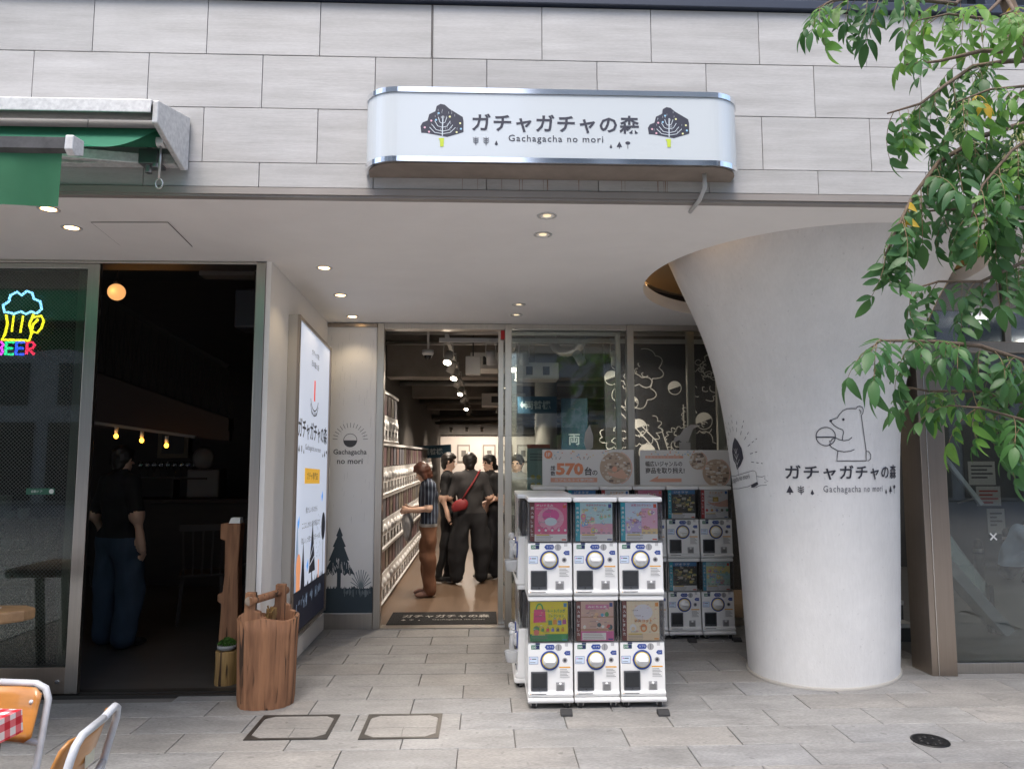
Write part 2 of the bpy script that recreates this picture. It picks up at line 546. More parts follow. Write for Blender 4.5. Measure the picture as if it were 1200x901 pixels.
M_rust = pm('rust', (0.25, 0.13, 0.07), 0.9)
G_shop = glass('shop_glass', (0.90, 0.93, 0.92), 1.15)
G_bar = glass('wired_glass', (0.62, 0.68, 0.64), 1.3, wire=True)
G_lobby = glass('lobby_glass', (0.78, 0.82, 0.81), 1.3)
G_up = glass('upper_glass', (0.35, 0.4, 0.45), 3.0)

FY = 3.95                                   # street face of the overhanging upper storey
def sz(y):                                  # the soffit falls gently towards the shop front
    return 2.993 - 0.05 * (y - FY)

# ================================================================== ground
g = MB(); g.box(-60, 60, -60, 40, -0.3, -0.035)
structure('ground', g, pm('pale_street_paving', (0.30, 0.29, 0.28), 0.85, var=0.2, scale=2, bump=0.3, bscale=60))
g = MB(); g.box(-14, 14, -3.0, 7.0, -0.25, -0.012)
pave = structure('pavement', g, M_grout)
TW, TH, GAP = 0.627, 0.2755, 0.0048
tile_me = {}
def pave_mesh(w, h):
    key = (round(w, 3), round(h, 3))
    if key not in tile_me:
        b = 0.0025
        mb = MB()
        mb._add([(0, 0, -.03), (w, 0, -.03), (w, h, -.03), (0, h, -.03), (b, b, 0), (w - b, b, 0), (w - b, h - b, 0), (b, h - b, 0),
                 (0, 0, -b), (w, 0, -b), (w, h, -b), (0, h, -b)],
                [(4, 5, 6, 7), (8, 9, 5, 4), (9, 10, 6, 5), (10, 11, 7, 6), (11, 8, 4, 7), (0, 1, 9, 8), (1, 2, 10, 9), (2, 3, 11, 10), (3, 0, 8, 11)])
        tile_me[key] = [mb.mesh('paving_tile', m) for m in (M_pave, M_pave2, M_pave3)]
    return tile_me[key]
rows = []
y = 3.894
while y > 2.6: y -= TH
while y < 6.99:
    rows.append((y, min(y + TH, 6.985))); y += TH
rnd = random.Random(3)
for i, (y0, y1) in enumerate(rows):
    k = round((y0 - 3.894) / TH)
    off = 2.37 if k % 2 == 0 else 2.683
    x = off - TW * 9
    while x < 4.8:
        x1 = x + TW
        lim = 5.105 if x1 < -1.45 else 9
        if y1 < lim + 0.01 and x1 > -3.6 + (y0 - 3) * -0.2 and not (x > 3.4 and y0 > 5.35):
            ms = pave_mesh(TW - GAP, y1 - y0 - GAP)
            o = mk('paving_tile', ms[rnd.choice([0, 0, 0, 1, 1, 2])], pave)
            o.location = (x, y0, rnd.uniform(-0.0012, 0.0012))
        x = x1
# beyond the single tiles the pavement goes on as one sheet
far = MB()
for (a0, a1, b0, b1) in ((-14, 14, -3.0, rows[0][0] - .003), (-14, -4.15, rows[0][0], 5.1), (4.95, 14, rows[0][0], 5.2)):
    y = b0
    far.box(a0, a1, b0, b1, -0.011, -0.002)
o = far.build('paving_beyond', M_pave, pave); o['kind'] = 'stuff'

# ================================================================== the building
bld = thing('shop_building', 'pale stone-clad building overhanging a recessed ground floor of shops', 'building', (0, FY, 0))
def bp_(name, mb, mats, parent=None, bevel=0.0):
    o = mb.build(name, mats, parent or bld, bevel)
    o.matrix_parent_inverse = Matrix.Translation((0, -FY, 0)) if (parent is None) else Matrix.Identity(4)
    return o
# cladding
w = MB(); w.box(-9, 9, FY + 0.022, FY + 0.3, 3.03, 4.128)
wall = bp_('cladding_wall', w, M_joint)
SW = 0.6245
srows = [(3.045, 3.184, 1), (3.184, 3.497, 0), (3.497, 3.806, 1), (3.806, 4.126, 0)]
st_me = {}
for zi, (z0, z1, odd) in enumerate(srows):
    x = -2.183 - SW * 6 + (SW / 2 if odd else 0)
    for k in range(16):
        h = z1 - z0 - 0.0036
        key = round(h, 3)
        if key not in st_me:
            mb = MB(); mb.box(0.0018, SW - 0.0018, 0, 0.03, 0, h); st_me[key] = mb.mesh('stone_tile', M_tile)
        o = mk('stone_tile', st_me[key], wall, bevel=0.0015, seg=1)
        o.location = (x + k * SW, FY + rnd.uniform(-0.001, 0.001), z0 + 0.0018)
# expansion joint
ej = MB(); ej.box(-0.3065, -0.3005, FY - 0.0025, FY + 0.02, 3.497, 4.126); bp_('expansion_joint', ej, pm('joint_sealant', (.10, .09, .085), .8), wall)
# rust that has run down from the sign's fixings
for k in range(16):
    rs = MB(); x = rnd.uniform(-0.5, 1.25); wd = rnd.uniform(0.002, 0.005); h = rnd.uniform(0.06, 0.19)
    rs._add([(x, FY - .002, 3.05 + h), (x + wd, FY - .002, 3.05 + h), (x + wd * .7, FY - .002, 3.046), (x + wd * .3, FY - .002, 3.046)], [(0, 1, 2, 3)])
    bp_('rust_streak', rs, M_rust, wall)
# fascia
f = MB(); f.box(-9, 9, FY - 0.012, FY + 0.2, 3.003, 3.04); f.box(-9, 9, FY - 0.002, FY + 0.16, 2.991, 3.0025)
bp_('fascia', f, M_fascia)
# window band and upper wall
f = MB(); f.box(-9, 9, FY - 0.03, FY + 0.25, 4.132, 4.185)
for k in range(-5, 6): f.box(k * 1.31 + 1.62 - 0.03, k * 1.31 + 1.62 + 0.03, FY - 0.02, FY + 0.2, 4.186, 5.8)
f.box(-9, 9, FY - 0.03, FY + 0.25, 5.801, 5.86)
up = bp_('window_frame', f, M_navy, bevel=0.004)
for k in range(-5, 5):
    f = MB(); f.box(k * 1.31 + 1.651, k * 1.31 + 2.899, FY + 0.06, FY + 0.07, 4.19, 5.795)
    bp_('pane', f, G_up, up)
f = MB(); f.box(-9, 9, FY + 0.5, FY + 0.6, 4.13, 5.86)
bp_('room_behind_window', f, M_dark)
f = MB(); f.box(-9, 9, FY, FY + 8, 5.865, 12)
bp_('upper_wall', f, pm('upper_cladding', (0.5, 0.49, 0.47), 0.6, var=0.1, scale=2, stretch=(1, 1, 5)))
# soffit with the round opening for the column
HC, HR = (2.446, 5.447), 1.22
def soffit_mesh():
    mb = MB(); n = 96; hs = 1.42
    ci = []; sq = []
    for i in range(n):
        a = 2 * math.pi * (i + 0.5) / n
        c, s = math.cos(a), math.sin(a)
        ci.append((HC[0] + HR * c, HC[1] + HR * s))
        k = hs / max(abs(c), abs(s)); sq.append((HC[0] + k * c, HC[1] + k * s))
    vs = [(p[0], p[1], sz(p[1])) for p in ci] + [(p[0], p[1], sz(p[1])) for p in sq]
    fs = [(i, (i + 1) % n, n + (i + 1) % n, n + i) for i in range(n)]
    mb._add(vs, fs)
    for cx_, cy_ in ((1, 1), (1, -1), (-1, 1), (-1, -1)):       # corners of the square
        k = [i for i in range(n) if (math.cos(2 * math.pi * (i + .5) / n) * cx_ > 0 and math.sin(2 * math.pi * (i + .5) / n) * cy_ > 0)]
        best = min(k, key=lambda i: abs(abs(sq[i][0] - HC[0]) - hs) + abs(abs(sq[i][1] - HC[1]) - hs))
        nb = [j for j in (best - 1, best + 1, best)]
        a_, b_ = sorted(k, key=lambda i: (sq[i][0] - HC[0] - cx_ * hs) ** 2 + (sq[i][1] - HC[1] - cy_ * hs) ** 2)[:2]
        pc = (HC[0] + cx_ * hs, HC[1] + cy_ * hs)
        mb._add([(sq[a_][0], sq[a_][1], sz(sq[a_][1])), (sq[b_][0], sq[b_][1], sz(sq[b_][1])), (pc[0], pc[1], sz(pc[1]))], [(0, 1, 2)])
    def rect(x0, x1, y0, y1):
        mb._add([(x0, y0, sz(y0)), (x1, y0, sz(y0)), (x1, y1, sz(y1)), (x0, y1, sz(y1))], [(0, 1, 2, 3)])
    X0, X1, Y0, Y1 = HC[0] - hs, HC[0] + hs, HC[1] - hs, HC[1] + hs
    rect(-1.56, X0, FY + 0.05, 7.02); rect(X0, X1, FY + 0.05, Y0); rect(X0, X1, Y1, 7.02); rect(X1, 9, FY + 0.05, 7.02)
    rect(-9, -1.56, FY + 0.05, 5.13)
    return mb
sf = bp_('soffit', soffit_mesh(), M_white)
# lip of the opening and the gilded cove above it
lp = MB(); n = 96
vs = []; fs = []
for zz in (0.0, 0.10):
    for i in range(n):
        a = 2 * math.pi * (i + .5) / n; p = (HC[0] + HR * math.cos(a), HC[1] + HR * math.sin(a))
        vs.append((p[0], p[1], sz(p[1]) + zz))
for i in range(n): fs.append((i, (i + 1) % n, n + (i + 1) % n, n + i))
lp._add(vs, fs, 0, True)
bp_('opening_lip', lp, M_white, sf)
lp = MB(); lp.lathe([(1.235, 0.10), (1.36, 0.12), (1.38, 0.36), (0.9, 0.40)], (HC[0], HC[1], 2.935), 64, cap=False)
bp_('cove_lining', lp, M_gold, sf)
for a in (150, 215, 25, 330, 90):                   # small warm lamps hidden in the cove
    x, y = HC[0] + 1.27 * math.cos(R(a)), HC[1] + 1.27 * math.sin(R(a))
    lm = MB(); lm.lathe([(0.0001, 0.012), (0.02, 0.010), (0.026, 0.0)], (x, y, sz(y) + 0.13), 12, cap=False)
    bp_('cove_lamp', lm, pm('cove_bulb', (1.0, 0.62, 0.28), 0.4, emit=1.0), sf)
    light('lamp', 'POINT', (x, y - FY, sz(y) + 0.2), 0.22, (1.0, 0.66, 0.33), bld, 0.03)
# access panel in the soffit: a flush lid with a dark joint round it
px = [(-2.395, 4.794), (-1.927, 4.796), (-1.900, 4.350), (-2.363, 4.364)]
def inset(q, d):
    cx_ = sum(p[0] for p in q) / 4; cy_ = sum(p[1] for p in q) / 4
    return [(p[0] + d * (1 if p[0] < cx_ else -1), p[1] + d * (1 if p[1] < cy_ else -1)) for p in q]
ap = MB(); ap._add([(p[0], p[1], sz(p[1]) - 0.002) for p in px], [(0, 1, 2, 3)], 0)
ap._add([(p[0], p[1], sz(p[1]) - 0.004) for p in inset(px, 0.004)], [(0, 1, 2, 3)], 1)
bp_('access_panel', ap, [M_dark, M_white], sf)
# white return wall between the bar and the shop, closing walls and floors above
w = MB(); w.box(-1.56, -1.50, 5.14, 7.0, 0, 2.94)
w.box(-1.535, -1.50, 5.10, 5.139, 0, 2.935)
bp_('return_wall', w, M_white)
w = MB(); w.box(-1.5, -1.47, 5.5, 6.97, 0, 0.15)
bp_('plinth', w, M_white, bevel=0.003)
w = MB(); w.box(-9, 9, FY + 0.3, 28, 4.3, 4.4); w.box(-9, 9, 27.9, 28, 0, 4.3); w.box(-9, -8.9, 5.2, 28, 0, 4.3); w.box(8.9, 9, 5.2, 28, 0, 4.3)
w.box(-9, -1.6, FY + 0.3, 5.16, 3.0, 4.3)
w.box(-1.6, 9, 7.02, 7.2, 3.4, 4.3)
w.box(-9, -8.8, FY + 0.05, 5.3, 0, 4.3); w.box(8.8, 9, FY + 0.05, 7, 0, 4.3)
bp_('rear_shell', w, M_dark)

# ================================================================== flared column
COL = [(0.00, 2.539, 5.593, 0.624, 0.490), (0.40, 2.538, 5.591, 0.646, 0.510), (0.80, 2.535, 5.584, 0.658, 0.527), (1.20, 2.523, 5.573, 0.670, 0.548),
       (1.50, 2.509, 5.561, 0.678, 0.567), (1.80, 2.495, 5.547, 0.694, 0.595), (2.05, 2.486, 5.534, 0.719, 0.633), (2.30, 2.480, 5.518, 0.763, 0.689),
       (2.50, 2.486, 5.505, 0.824, 0.763), (2.65, 2.491, 5.494, 0.883, 0.832), (2.80, 2.490, 5.482, 0.939, 0.902), (2.95, 2.493, 5.470, 1.001, 0.981), (3.10, 2.506, 5.457, 1.062, 1.063), (3.28, 2.50, 5.45, 1.13, 1.13)]
CA = np.array(COL)
zz_s = np.linspace(0, 3.28, 60)
from_np = [np.interp(zz_s, CA[:, 0], CA[:, j]) for j in range(1, 5)]
for arr in from_np:                                    # smooth the profile
    for _ in range(6):
        arr[1:-1] = 0.25 * arr[:-2] + 0.5 * arr[1:-1] + 0.25 * arr[2:]
def col_pt(k, z, d=0.0):
    e = [float(np.interp(z, zz_s, a)) for a in from_np]
    an = R(36)
    ca, sa = math.cos(k), math.sin(k)
    u, v = e[2] * ca, e[3] * sa
    nu, nv = ca / e[2], sa / e[3]; l = math.hypot(nu, nv)
    u += nu / l * d; v += nv / l * d
    return (e[0] + u * math.cos(an) - v * math.sin(an), e[1] + u * math.sin(an) + v * math.cos(an), z)
colt = thing('flared_column', 'white stucco column flaring into the soffit, painted with bear and shop name', 'column', (2.539, 5.593, 0))
mb = MB(); n = 128
vs = [col_pt(2 * math.pi * i / n, z) for z in zz_s for i in range(n)]
fs = [(a * n + i, a * n + (i + 1) % n, (a + 1) * n + (i + 1) % n, (a + 1) * n + i) for a in range(len(zz_s) - 1) for i in range(n)]
mb._add(vs, fs, 0, True)
def under(parent, o):
    o.matrix_parent_inverse = Matrix.Translation(-Vector(parent.location)); return o
under(colt, mb.build('shaft', M_stucco, colt))
mb = MB()
vs = [col_pt(2 * math.pi * i / n, z, d) for (z, d) in ((0.0, 0.012), (0.018, 0.012), (0.02, -0.01)) for i in range(n)]
fs = [(a * n + i, a * n + (i + 1) % n, (a + 1) * n + (i + 1) % n, (a + 1) * n + i) for a in range(2) for i in range(n)]
mb._add(vs, fs, 0, True)
under(colt, mb.build('base_seam', pm('sealant', (0.42, 0.40, 0.37), 0.8), colt))
# arc-length table round the shaft
_ks = np.radians(np.linspace(-260, 20, 1200))
def col_map(k_ref, zref):
    e = [float(np.interp(zref, zz_s, a)) for a in from_np]
    P = np.c_[e[2] * np.cos(_ks), e[3] * np.sin(_ks)]
    s = np.r_[0, np.cumsum(np.linalg.norm(np.diff(P, axis=0), axis=1))]
    s0 = np.interp(R(k_ref), _ks, s)
    return lambda u, v, d: col_pt(float(np.interp(s0 + u, s, _ks)), zref + v, d + 0.0025)
M_ink = flat('dark_ink', (0.035, 0.035, 0.05), 0.6)
M_inkg = flat('grey_ink', (0.16, 0.16, 0.18), 0.6)
def icons(p, u, v, s, m, which):
    for i, kind in enumerate(which):
        x = u + i * s * 1.5
        if kind == 'fir':
            p.poly([(x, v), (x + s * .5, v + s), (x + s, v)], m); p.rect(x + .42 * s, x + .58 * s, v - .3 * s, v, m)
        elif kind == 'leaf':
            p.line([(x + .5 * s, v - .3 * s), (x + .5 * s, v + s)], s * .1, m)
            for q in (0, .3, .6): p.line([(x + .1 * s, v + (q + .25) * s), (x + .5 * s, v + q * s), (x + .9 * s, v + (q + .25) * s)], s * .12, m)
        elif kind == 'drop':
            p.poly([(x + .25 * s, v - .1 * s), (x + .5 * s, v + .5 * s), (x + .75 * s, v - .1 * s), (x + .5 * s, v - .3 * s)], m)
        elif kind == 'pom':
            p.disc(x + .5 * s, v + .75 * s, .45 * s, m, n=12, ry=.3 * s); p.line([(x + .5 * s, v - .3 * s), (x + .5 * s, v + .5 * s)], s * .1, m)
# shop name and bear, wrapped round the front of the shaft
p = Print()
p.text('ガチャガチャの森', 0, 0, 0.100, 0, bold=0.018, width=0.93, spacing=1.1)
p.text('Gachagacha no mori', 0.24, -0.098, 0.058, 1, width=0.48, spacing=1.15)
icons(p, 0.0, -0.09, 0.048, 0, ('fir', 'leaf', 'drop')); icons(p, 0.745, -0.09, 0.044, 0, ('drop', 'fir', 'pom'))
# bear line drawing
B = [(482, 172), (489, 186), (505, 203), (528, 218), (552, 226), (558, 240), (553, 262), (550, 287)]
B2 = [(482, 172), (500, 164), (520, 158), (532, 137), (551, 115), (575, 103), (605, 101), (632, 102), (640, 90), (656, 87), (672, 93), (681, 110), (677, 130), (668, 140), (676, 180), (688, 240), (700, 305), (709, 352), (728, 354), (744, 372), (744, 396), (728, 408), (709, 409), (708, 352)]
B3 = [(709, 409), (640, 410), (560, 410), (516, 410), (519, 375), (523, 350)]
B4 = [(610, 270), (590, 286), (560, 290), (535, 285), (510, 273), (490, 281), (486, 292), (474, 294), (482, 303), (474, 312), (488, 330), (523, 350), (560, 356), (600, 352), (626, 342)]
B5 = [(651, 107), (664, 117), (663, 130)]
bk = 0.00115
def bt(q): return [(0.295 + (x - 480) * bk, 0.125 + (412 - y_) * bk) for x, y_ in q]
for q in (B, B2, B3, B4, B5): p.line(bt(q), 0.0055, 0)
cx_, cy_ = bt([(456, 266)])[0]
p.arc(cx_, cy_, 0.062, 0, 360, 0.0055, 0, n=28); p.line([(cx_ - .062, cy_ - .004), (cx_ + .062, cy_ - .004)], 0.0075, 0)
ex, ey = bt([(556, 166)])[0]; p.disc(ex, ey, 0.0085, 0); nx_, ny_ = bt([(484, 174)])[0]; p.disc(nx_, ny_, 0.009, 0)
under(colt, p.build('shop_lettering', col_map(-163.4, 1.418), [M_ink, M_inkg], colt, gap=0.0008, maxedge=0.03))
# round the left side: a tree in a burst of rays over a scrolled ribbon
p = Print()
tp = [(0.0, 0.0), (-0.02, 0.06), (-0.06, 0.09), (-0.07, 0.17), (-0.03, 0.24), (0.03, 0.30), (0.07, 0.27), (0.12, 0.20), (0.13, 0.11), (0.08, 0.05)]
p.poly(tp, 0); p.line([(0.02, -0.05), (0.02, 0.06)], 0.006, 0)
for s_ in (-1, 1):
    for q in range(3): p.line([(0.02, 0.05 + q * .05), (0.02 + s_ * (.05 - q * .008), 0.10 + q * .05)], 0.004, 2, 3)
p.line([(0.02, 0.0), (0.02, 0.2)], 0.004, 2, 3)
for q in range(13):
    a = R(-5 + 190 * q / 12)
    for r0, r1 in ((0.26, 0.30), (0.33, 0.36), (0.39, 0.41)):
        if q % 2 and r0 > .38: continue
        p.line([(0.02 + r0 * .8 * math.cos(a), 0.10 + r0 * math.sin(a)), (0.02 + r1 * .8 * math.cos(a), 0.10 + r1 * math.sin(a))], 0.005, 0)
p.line([(-0.20, -0.06), (-0.05, -0.055), (0.1, -0.03), (0.24, 0.0), (0.27, -0.01), (0.275, -0.10), (0.16, -0.145), (0.0, -0.17), (-0.2, -0.18)], 0.004, 0)
p.line([(0.275, -0.05), (0.33, -0.055), (0.36, -0.04), (0.355, -0.075), (0.385, -0.09), (0.35, -0.10), (0.37, -0.125), (0.30, -0.13), (0.25, -0.15), (0.20, -0.15)], 0.004, 0)
p.poly([(0.20, -0.13), (0.275, -0.10), (0.285, -0.12), (0.24, -0.145), (0.2, -0.15)], 0)
p.text('Gachagacha no mori', -0.22, -0.15, 0.06, 0, width=0.42, rot=R(9))
p.items = [([(a * .8, b * .8) for a, b in vs_], fs_, m_, l_) for vs_, fs_, m_, l_ in p.items]
under(colt, p.build('ribbon_emblem', col_map(-206.5, 1.475), [M_ink, M_inkg, flat('white_ink', (0.75, 0.75, 0.74))], colt, gap=0.0008, maxedge=0.03))
# ================================================================== bar front (left)
def on(parent, mb, name, mats, bevel=0.0):
    return under(parent, mb.build(name, mats, parent, bevel))
bar = thing('bar_doorway', 'steel door frame of the dark bar beside the white wall', 'door frame', (-2.2, 5.1, 0))
mb = MB(); mb.box(-1.60, -1.537, 5.09, 5.17, 0, 2.925); on(bar, mb, 'jamb', M_steel, 0.003)
mb = MB(); mb.box(-1.625, -1.602, 5.16, 5.26, 0, 2.9); on(bar, mb, 'inner_jamb', pm('worn_jamb', (0.30, 0.28, 0.26), 0.6, 0.3, var=0.4, scale=5), 0.002)
mb = MB(); mb.box(-6, -1.60, 5.10, 5.30, 2.914, 2.934); on(bar, mb, 'header', M_steel, 0.003)
mb = MB(); mb.box(-6, -1.60, 5.10, 5.24, -0.01, 0.012); mb.box(-6, -1.6, 5.15, 5.158, 0.0121, 0.018); on(bar, mb, 'threshold', M_dark)
def sliding_door(label, x0, x1, y, z1, mat_g, st=0.083):
    d = thing('sliding_glass_door', label, 'door', ((x0 + x1) / 2, y, 0.02))
    for a, b in ((x0, x0 + st), (x1 - st, x1)):
        mb = MB(); mb.box(a, b, y - 0.02, y + 0.02, 0.02, z1); on(d, mb, 'stile', M_steel, 0.003)
    mb = MB(); mb.box(x0 + st, x1 - st, y - 0.018, y + 0.018, 0.02, 0.19); on(d, mb, 'bottom_rail', M_bronze, 0.003)
    mb = MB(); mb.box(x0 + st, x1 - st, y - 0.018, y + 0.018, z1 - 0.035, z1); on(d, mb, 'top_rail', M_steel, 0.003)
    mb = MB(); mb.box(x0 + st, x1 - st, y - 0.003, y + 0.003, 0.19, z1 - 0.035); on(d, mb, 'pane', mat_g)
    return d
d1 = sliding_door('wired glass sliding door nearest the street on the bar front', -4.15, -2.683, 5.13, 2.912, G_bar)
mb = MB(); mb.cyl((-2.80, 5.105, 0.105), (-2.80, 5.085, 0.105), 0.012); mb.box(-2.815, -2.785, 5.086, 5.108, 0.095, 0.115); on(d1, mb, 'lock', M_chrome)
d2 = sliding_door('wired glass sliding door running behind the front pane at the bar', -4.35, -2.81, 5.20, 2.912, glass('plain_bar_glass', (0.75, 0.8, 0.77), 1.2), 0.055)
sliding_door('wired glass sliding door farthest left on the bar front', -5.65, -4.155, 5.13, 2.912, G_bar)
# small green sticker on the pane
p = Print(); p.rect(0, 0.19, 0, 0.042, 0); p.text('自動ドア', 0.035, 0.012, 0.018, 1); p.disc(0.168, 0.021, 0.016, 1, 2)
stk = p.build('sticker', onY(-3.10, 1.32, 5.126), [flat('green_sticker', (0.02, 0.10, 0.06)), flat('sticker_white', (0.6, 0.62, 0.6))], d1); under(d1, stk)

# neon sign: beer mug with foam and the word BEER
def neon(name, col, s): return pm(name, col, 0.4, emit=s)
nz = thing('neon_sign', 'neon beer mug sign with the word BEER behind the bar glass', 'neon sign', (-3.40, 5.32, 2.28))
def nx(pts): return [(-3.475 + (x - 0) * 0.00665, 5.32, 2.735 - (y_ - 345) * 0.0062) for x, y_ in pts]
mb = MB(); mb.tube(nx([(4, 366), (2, 358), (8, 353), (9, 346), (16, 342), (21, 346), (26, 341), (32, 343), (34, 350), (41, 353), (43, 362), (38, 367), (32, 365), (27, 368), (21, 365), (14, 368), (8, 366)]), 0.0085, 8, closed=True); on(nz, mb, 'foam_tube', neon('neon_blue', (0.25, 0.5, 1.0), 5))
mb = MB(); mb.tube(nx([(6, 369), (8, 380), (6, 392), (3, 398), (32, 399), (34, 390), (31, 380), (35, 368)]), 0.0085, 8); on(nz, mb, 'mug_tube', neon('neon_yellow', (1.0, 0.7, 0.02), 4))
mb = MB(); mb.tube(nx([(34, 372), (43, 370), (46, 376), (44, 384), (40, 390), (34, 388), (35, 380), (40, 374)]), 0.008, 8); on(nz, mb, 'handle_tube', MATS['neon_yellow'])
for a in ((14, 370, 13, 389), (24, 370, 22, 390)):
    mb = MB(); mb.tube(nx([(a[0], a[1]), (a[2], a[3])]), 0.007, 8); on(nz, mb, 'stripe_tube', MATS['neon_yellow'])
strokes = {'B': [[(0, 0), (0, 14), (6, 14), (8, 11), (6, 7.5), (8, 4), (6, 0), (0, 0)], ], 'E': [[(8, 14), (0, 14), (0, 0), (8, 0)], [(0, 7), (7, 7)]], 'R': [[(0, 0), (0, 14), (6, 14), (8, 10.5), (6, 7), (1, 7), (8, 0)]]}
for i, (ch, cl) in enumerate((('B', ('neon_magenta', (0.8, 0.05, 0.8))), ('E', ('neon_green', (0.02, 0.6, 0.25))), ('E', ('neon_deep_blue', (0.03, 0.08, 1.0))), ('R', ('neon_red', (0.9, 0.02, 0.08))))):
    mb = MB()
    for st in strokes[ch]: mb.tube(nx([(-3 + i * 11 + a, 415 - b) for a, b in st]), 0.0095, 8)
    on(nz, mb, 'letter_tube', neon(cl[0], cl[1], 3.5))

# ================================================================== shop front (centre): steel glazing and the open sliding door
SY = 7.0
sf_ = thing('shopfront_glazing', 'steel-framed glass front of the capsule toy shop', 'shop front', (0.6, SY, 0))
for a, b in ((-1.026, -0.960), (0.188, 0.252), (1.362, 1.428)):
    mb = MB(); mb.box(a, b, SY - 0.05, SY + 0.05, 0, 2.84); on(sf_, mb, 'mullion', M_steel, 0.003)
mb = MB(); mb.box(-0.96, 0.188, SY - 0.045, SY + 0.10, 2.785, 2.84); on(sf_, mb, 'header', M_steel, 0.003)
for a, b in ((0.252, 1.362), (1.428, 3.3)):
    mb = MB(); mb.box(a, b, SY - 0.03, SY + 0.04, 2.79, 2.84); on(sf_, mb, 'top_rail', M_steel, 0.002)
for a, b in ((0.252, 1.362), (1.428, 3.3)):
    mb = MB(); mb.box(a, b, SY - 0.03, SY + 0.04, 0, 0.06); on(sf_, mb, 'sill', M_steel, 0.002)
mb = MB(); mb.box(-0.96, 0.188, SY - 0.05, SY + 0.10, -0.005, 0.008); on(sf_, mb, 'threshold', M_steel)
for a, b in ((0.252, 1.362), (1.428, 3.3)):
    mb = MB(); mb.box(a, b, SY - 0.004, SY + 0.004, 0.06, 2.79); on(sf_, mb, 'pane', G_shop)
for a in (2.04, 2.34):
    mb = MB(); mb.box(a, a + 0.075, SY + 0.30, SY + 0.36, 0, 2.9); on(sf_, mb, 'mullion', M_steel, 0.003)
mb = MB(); mb.box(0.150, 0.186, SY - 0.02, SY + 0.045, 2.70, 2.78); on(sf_, mb, 'red_tag', flat('red_tag', (0.5, 0.02, 0.02)))
od = thing('automatic_sliding_door', 'open automatic glass door slid behind the fixed pane at the shop entrance', 'door', (0.7, SY + 0.09, 0))
for a, b in ((0.126, 0.176), (1.27, 1.32)):
    mb = MB(); mb.box(a, b, SY + 0.06, SY + 0.10, 0.012, 2.78); on(od, mb, 'stile', M_steel, 0.002)
mb = MB(); mb.box(0.176, 1.27, SY + 0.076, SY + 0.084, 0.05, 2.75); on(od, mb, 'pane', glass('door_glass', (0.93, 0.96, 0.95), 0.8))
for a, b in ((0.012, 0.05), (2.75, 2.78)):
    mb = MB(); mb.box(0.176, 1.27, SY + 0.065, SY + 0.095, a, b); on(od, mb, 'rail', M_steel)

# printed panel left of the entrance
pn = thing('printed_wall_panel', 'white wall panel with dark fir tree and capsule emblem beside the entrance', 'panel', (-1.26, 6.97, 0))
mb = MB(); mb.box(-1.50, -1.03, 6.965, 7.0, 0.14, 2.80); on(pn, mb, 'board', pm('panel_board', (0.80, 0.79, 0.775), 0.6, var=0.05, scale=3))
mb = MB(); mb.box(-1.50, -1.03, 6.955, 7.0, 0, 0.139); on(pn, mb, 'skirting', M_steel, 0.002)
mb = MB(); mb.box(-1.50, -1.03, 6.95, 7.0, 2.801, 2.835); on(pn, mb, 'trim', M_bronze, 0.002)
p = Print(); rr = random.Random(5)
for k in range(60):                                   # fine falling strokes
    a, b = rr.uniform(0.02, 0.44), rr.uniform(0.85, 2.6); p.line([(a, b), (a - .004, b - rr.uniform(.02, .09))], 0.002, 2)
p.text('Gachagacha', 0.235, 1.435, 0.062, 0, align='C', bold=0.01); p.text('no mori', 0.235, 1.36, 0.05, 0, align='C', bold=0.01)
p.arc(0.235, 1.58, 0.062, 0, 360, 0.005, 0, n=24); p.disc(0.235, 1.58, 0.06, 0, 1, 14, a0=180, a1=360)
for k in range(15):
    a = R(5 + 170 * k / 14); p.line([(0.235 + .12 * math.cos(a), 1.58 + .12 * math.sin(a)), (0.235 + .165 * math.cos(a), 1.58 + .165 * math.sin(a))], 0.004, 0)
p.rect(0, 0.47, 0.0, 0.22, 1)                         # ground with grass edge
for k in range(60): a = rr.uniform(0, .465); p.poly([(a, .215), (a + .006, .215 + rr.uniform(.012, .035)), (a + .012, .215)], 1)
for k in range(40): a = rr.uniform(.2, .45); p.line([(a, .16 + rr.uniform(-.02, .03)), (a, .19 + rr.uniform(0, .03))], 0.004, 3, 2)
fir = [(0.16, 0.64), (0.12, 0.56), (0.135, 0.555), (0.085, 0.44), (0.105, 0.445), (0.03, 0.30), (0.055, 0.31), (0.0, 0.215 + 0.12)]
L_ = [(0.155, 0.78), (0.125, 0.70), (0.135, 0.69), (0.095, 0.60), (0.110, 0.595), (0.06, 0.47), (0.08, 0.475), (0.005, 0.34), (0.04, 0.355), (0.05, 0.335), (0.075, 0.36), (0.10, 0.335), (0.125, 0.36)]
Rr_ = [(0.31 - a, b) for a, b in L_[::-1][:-1]]
p.poly(L_ + Rr_, 1, 2); p.rect(0.14, 0.175, 0.2, 0.4, 1, 2)
for k in range(40): a, b = rr.uniform(.05, .26), rr.uniform(.36, .5); p.line([(a, b), (a + .003, b - rr.uniform(.02, .06))], 0.0035, 4, 3)
for k in range(11):
    a = R(20 + 140 * k / 10); p.line([(0.36, .22), (0.36 + .10 * math.cos(a), .22 + .17 * math.sin(a))], 0.007, 3, 1)
ob = p.build('printed_design', onY(-1.50, 0.145, 6.9648), [flat('charcoal_print', (0.05, 0.05, 0.055)), flat('teal_print', (0.035, 0.055, 0.07)), flat('pale_grey_print', (0.55, 0.55, 0.55)), flat('mid_teal_print', (0.18, 0.22, 0.24)), flat('panel_grey_print', (0.7, 0.69, 0.68))], pn, gap=0.0007); under(pn, ob)

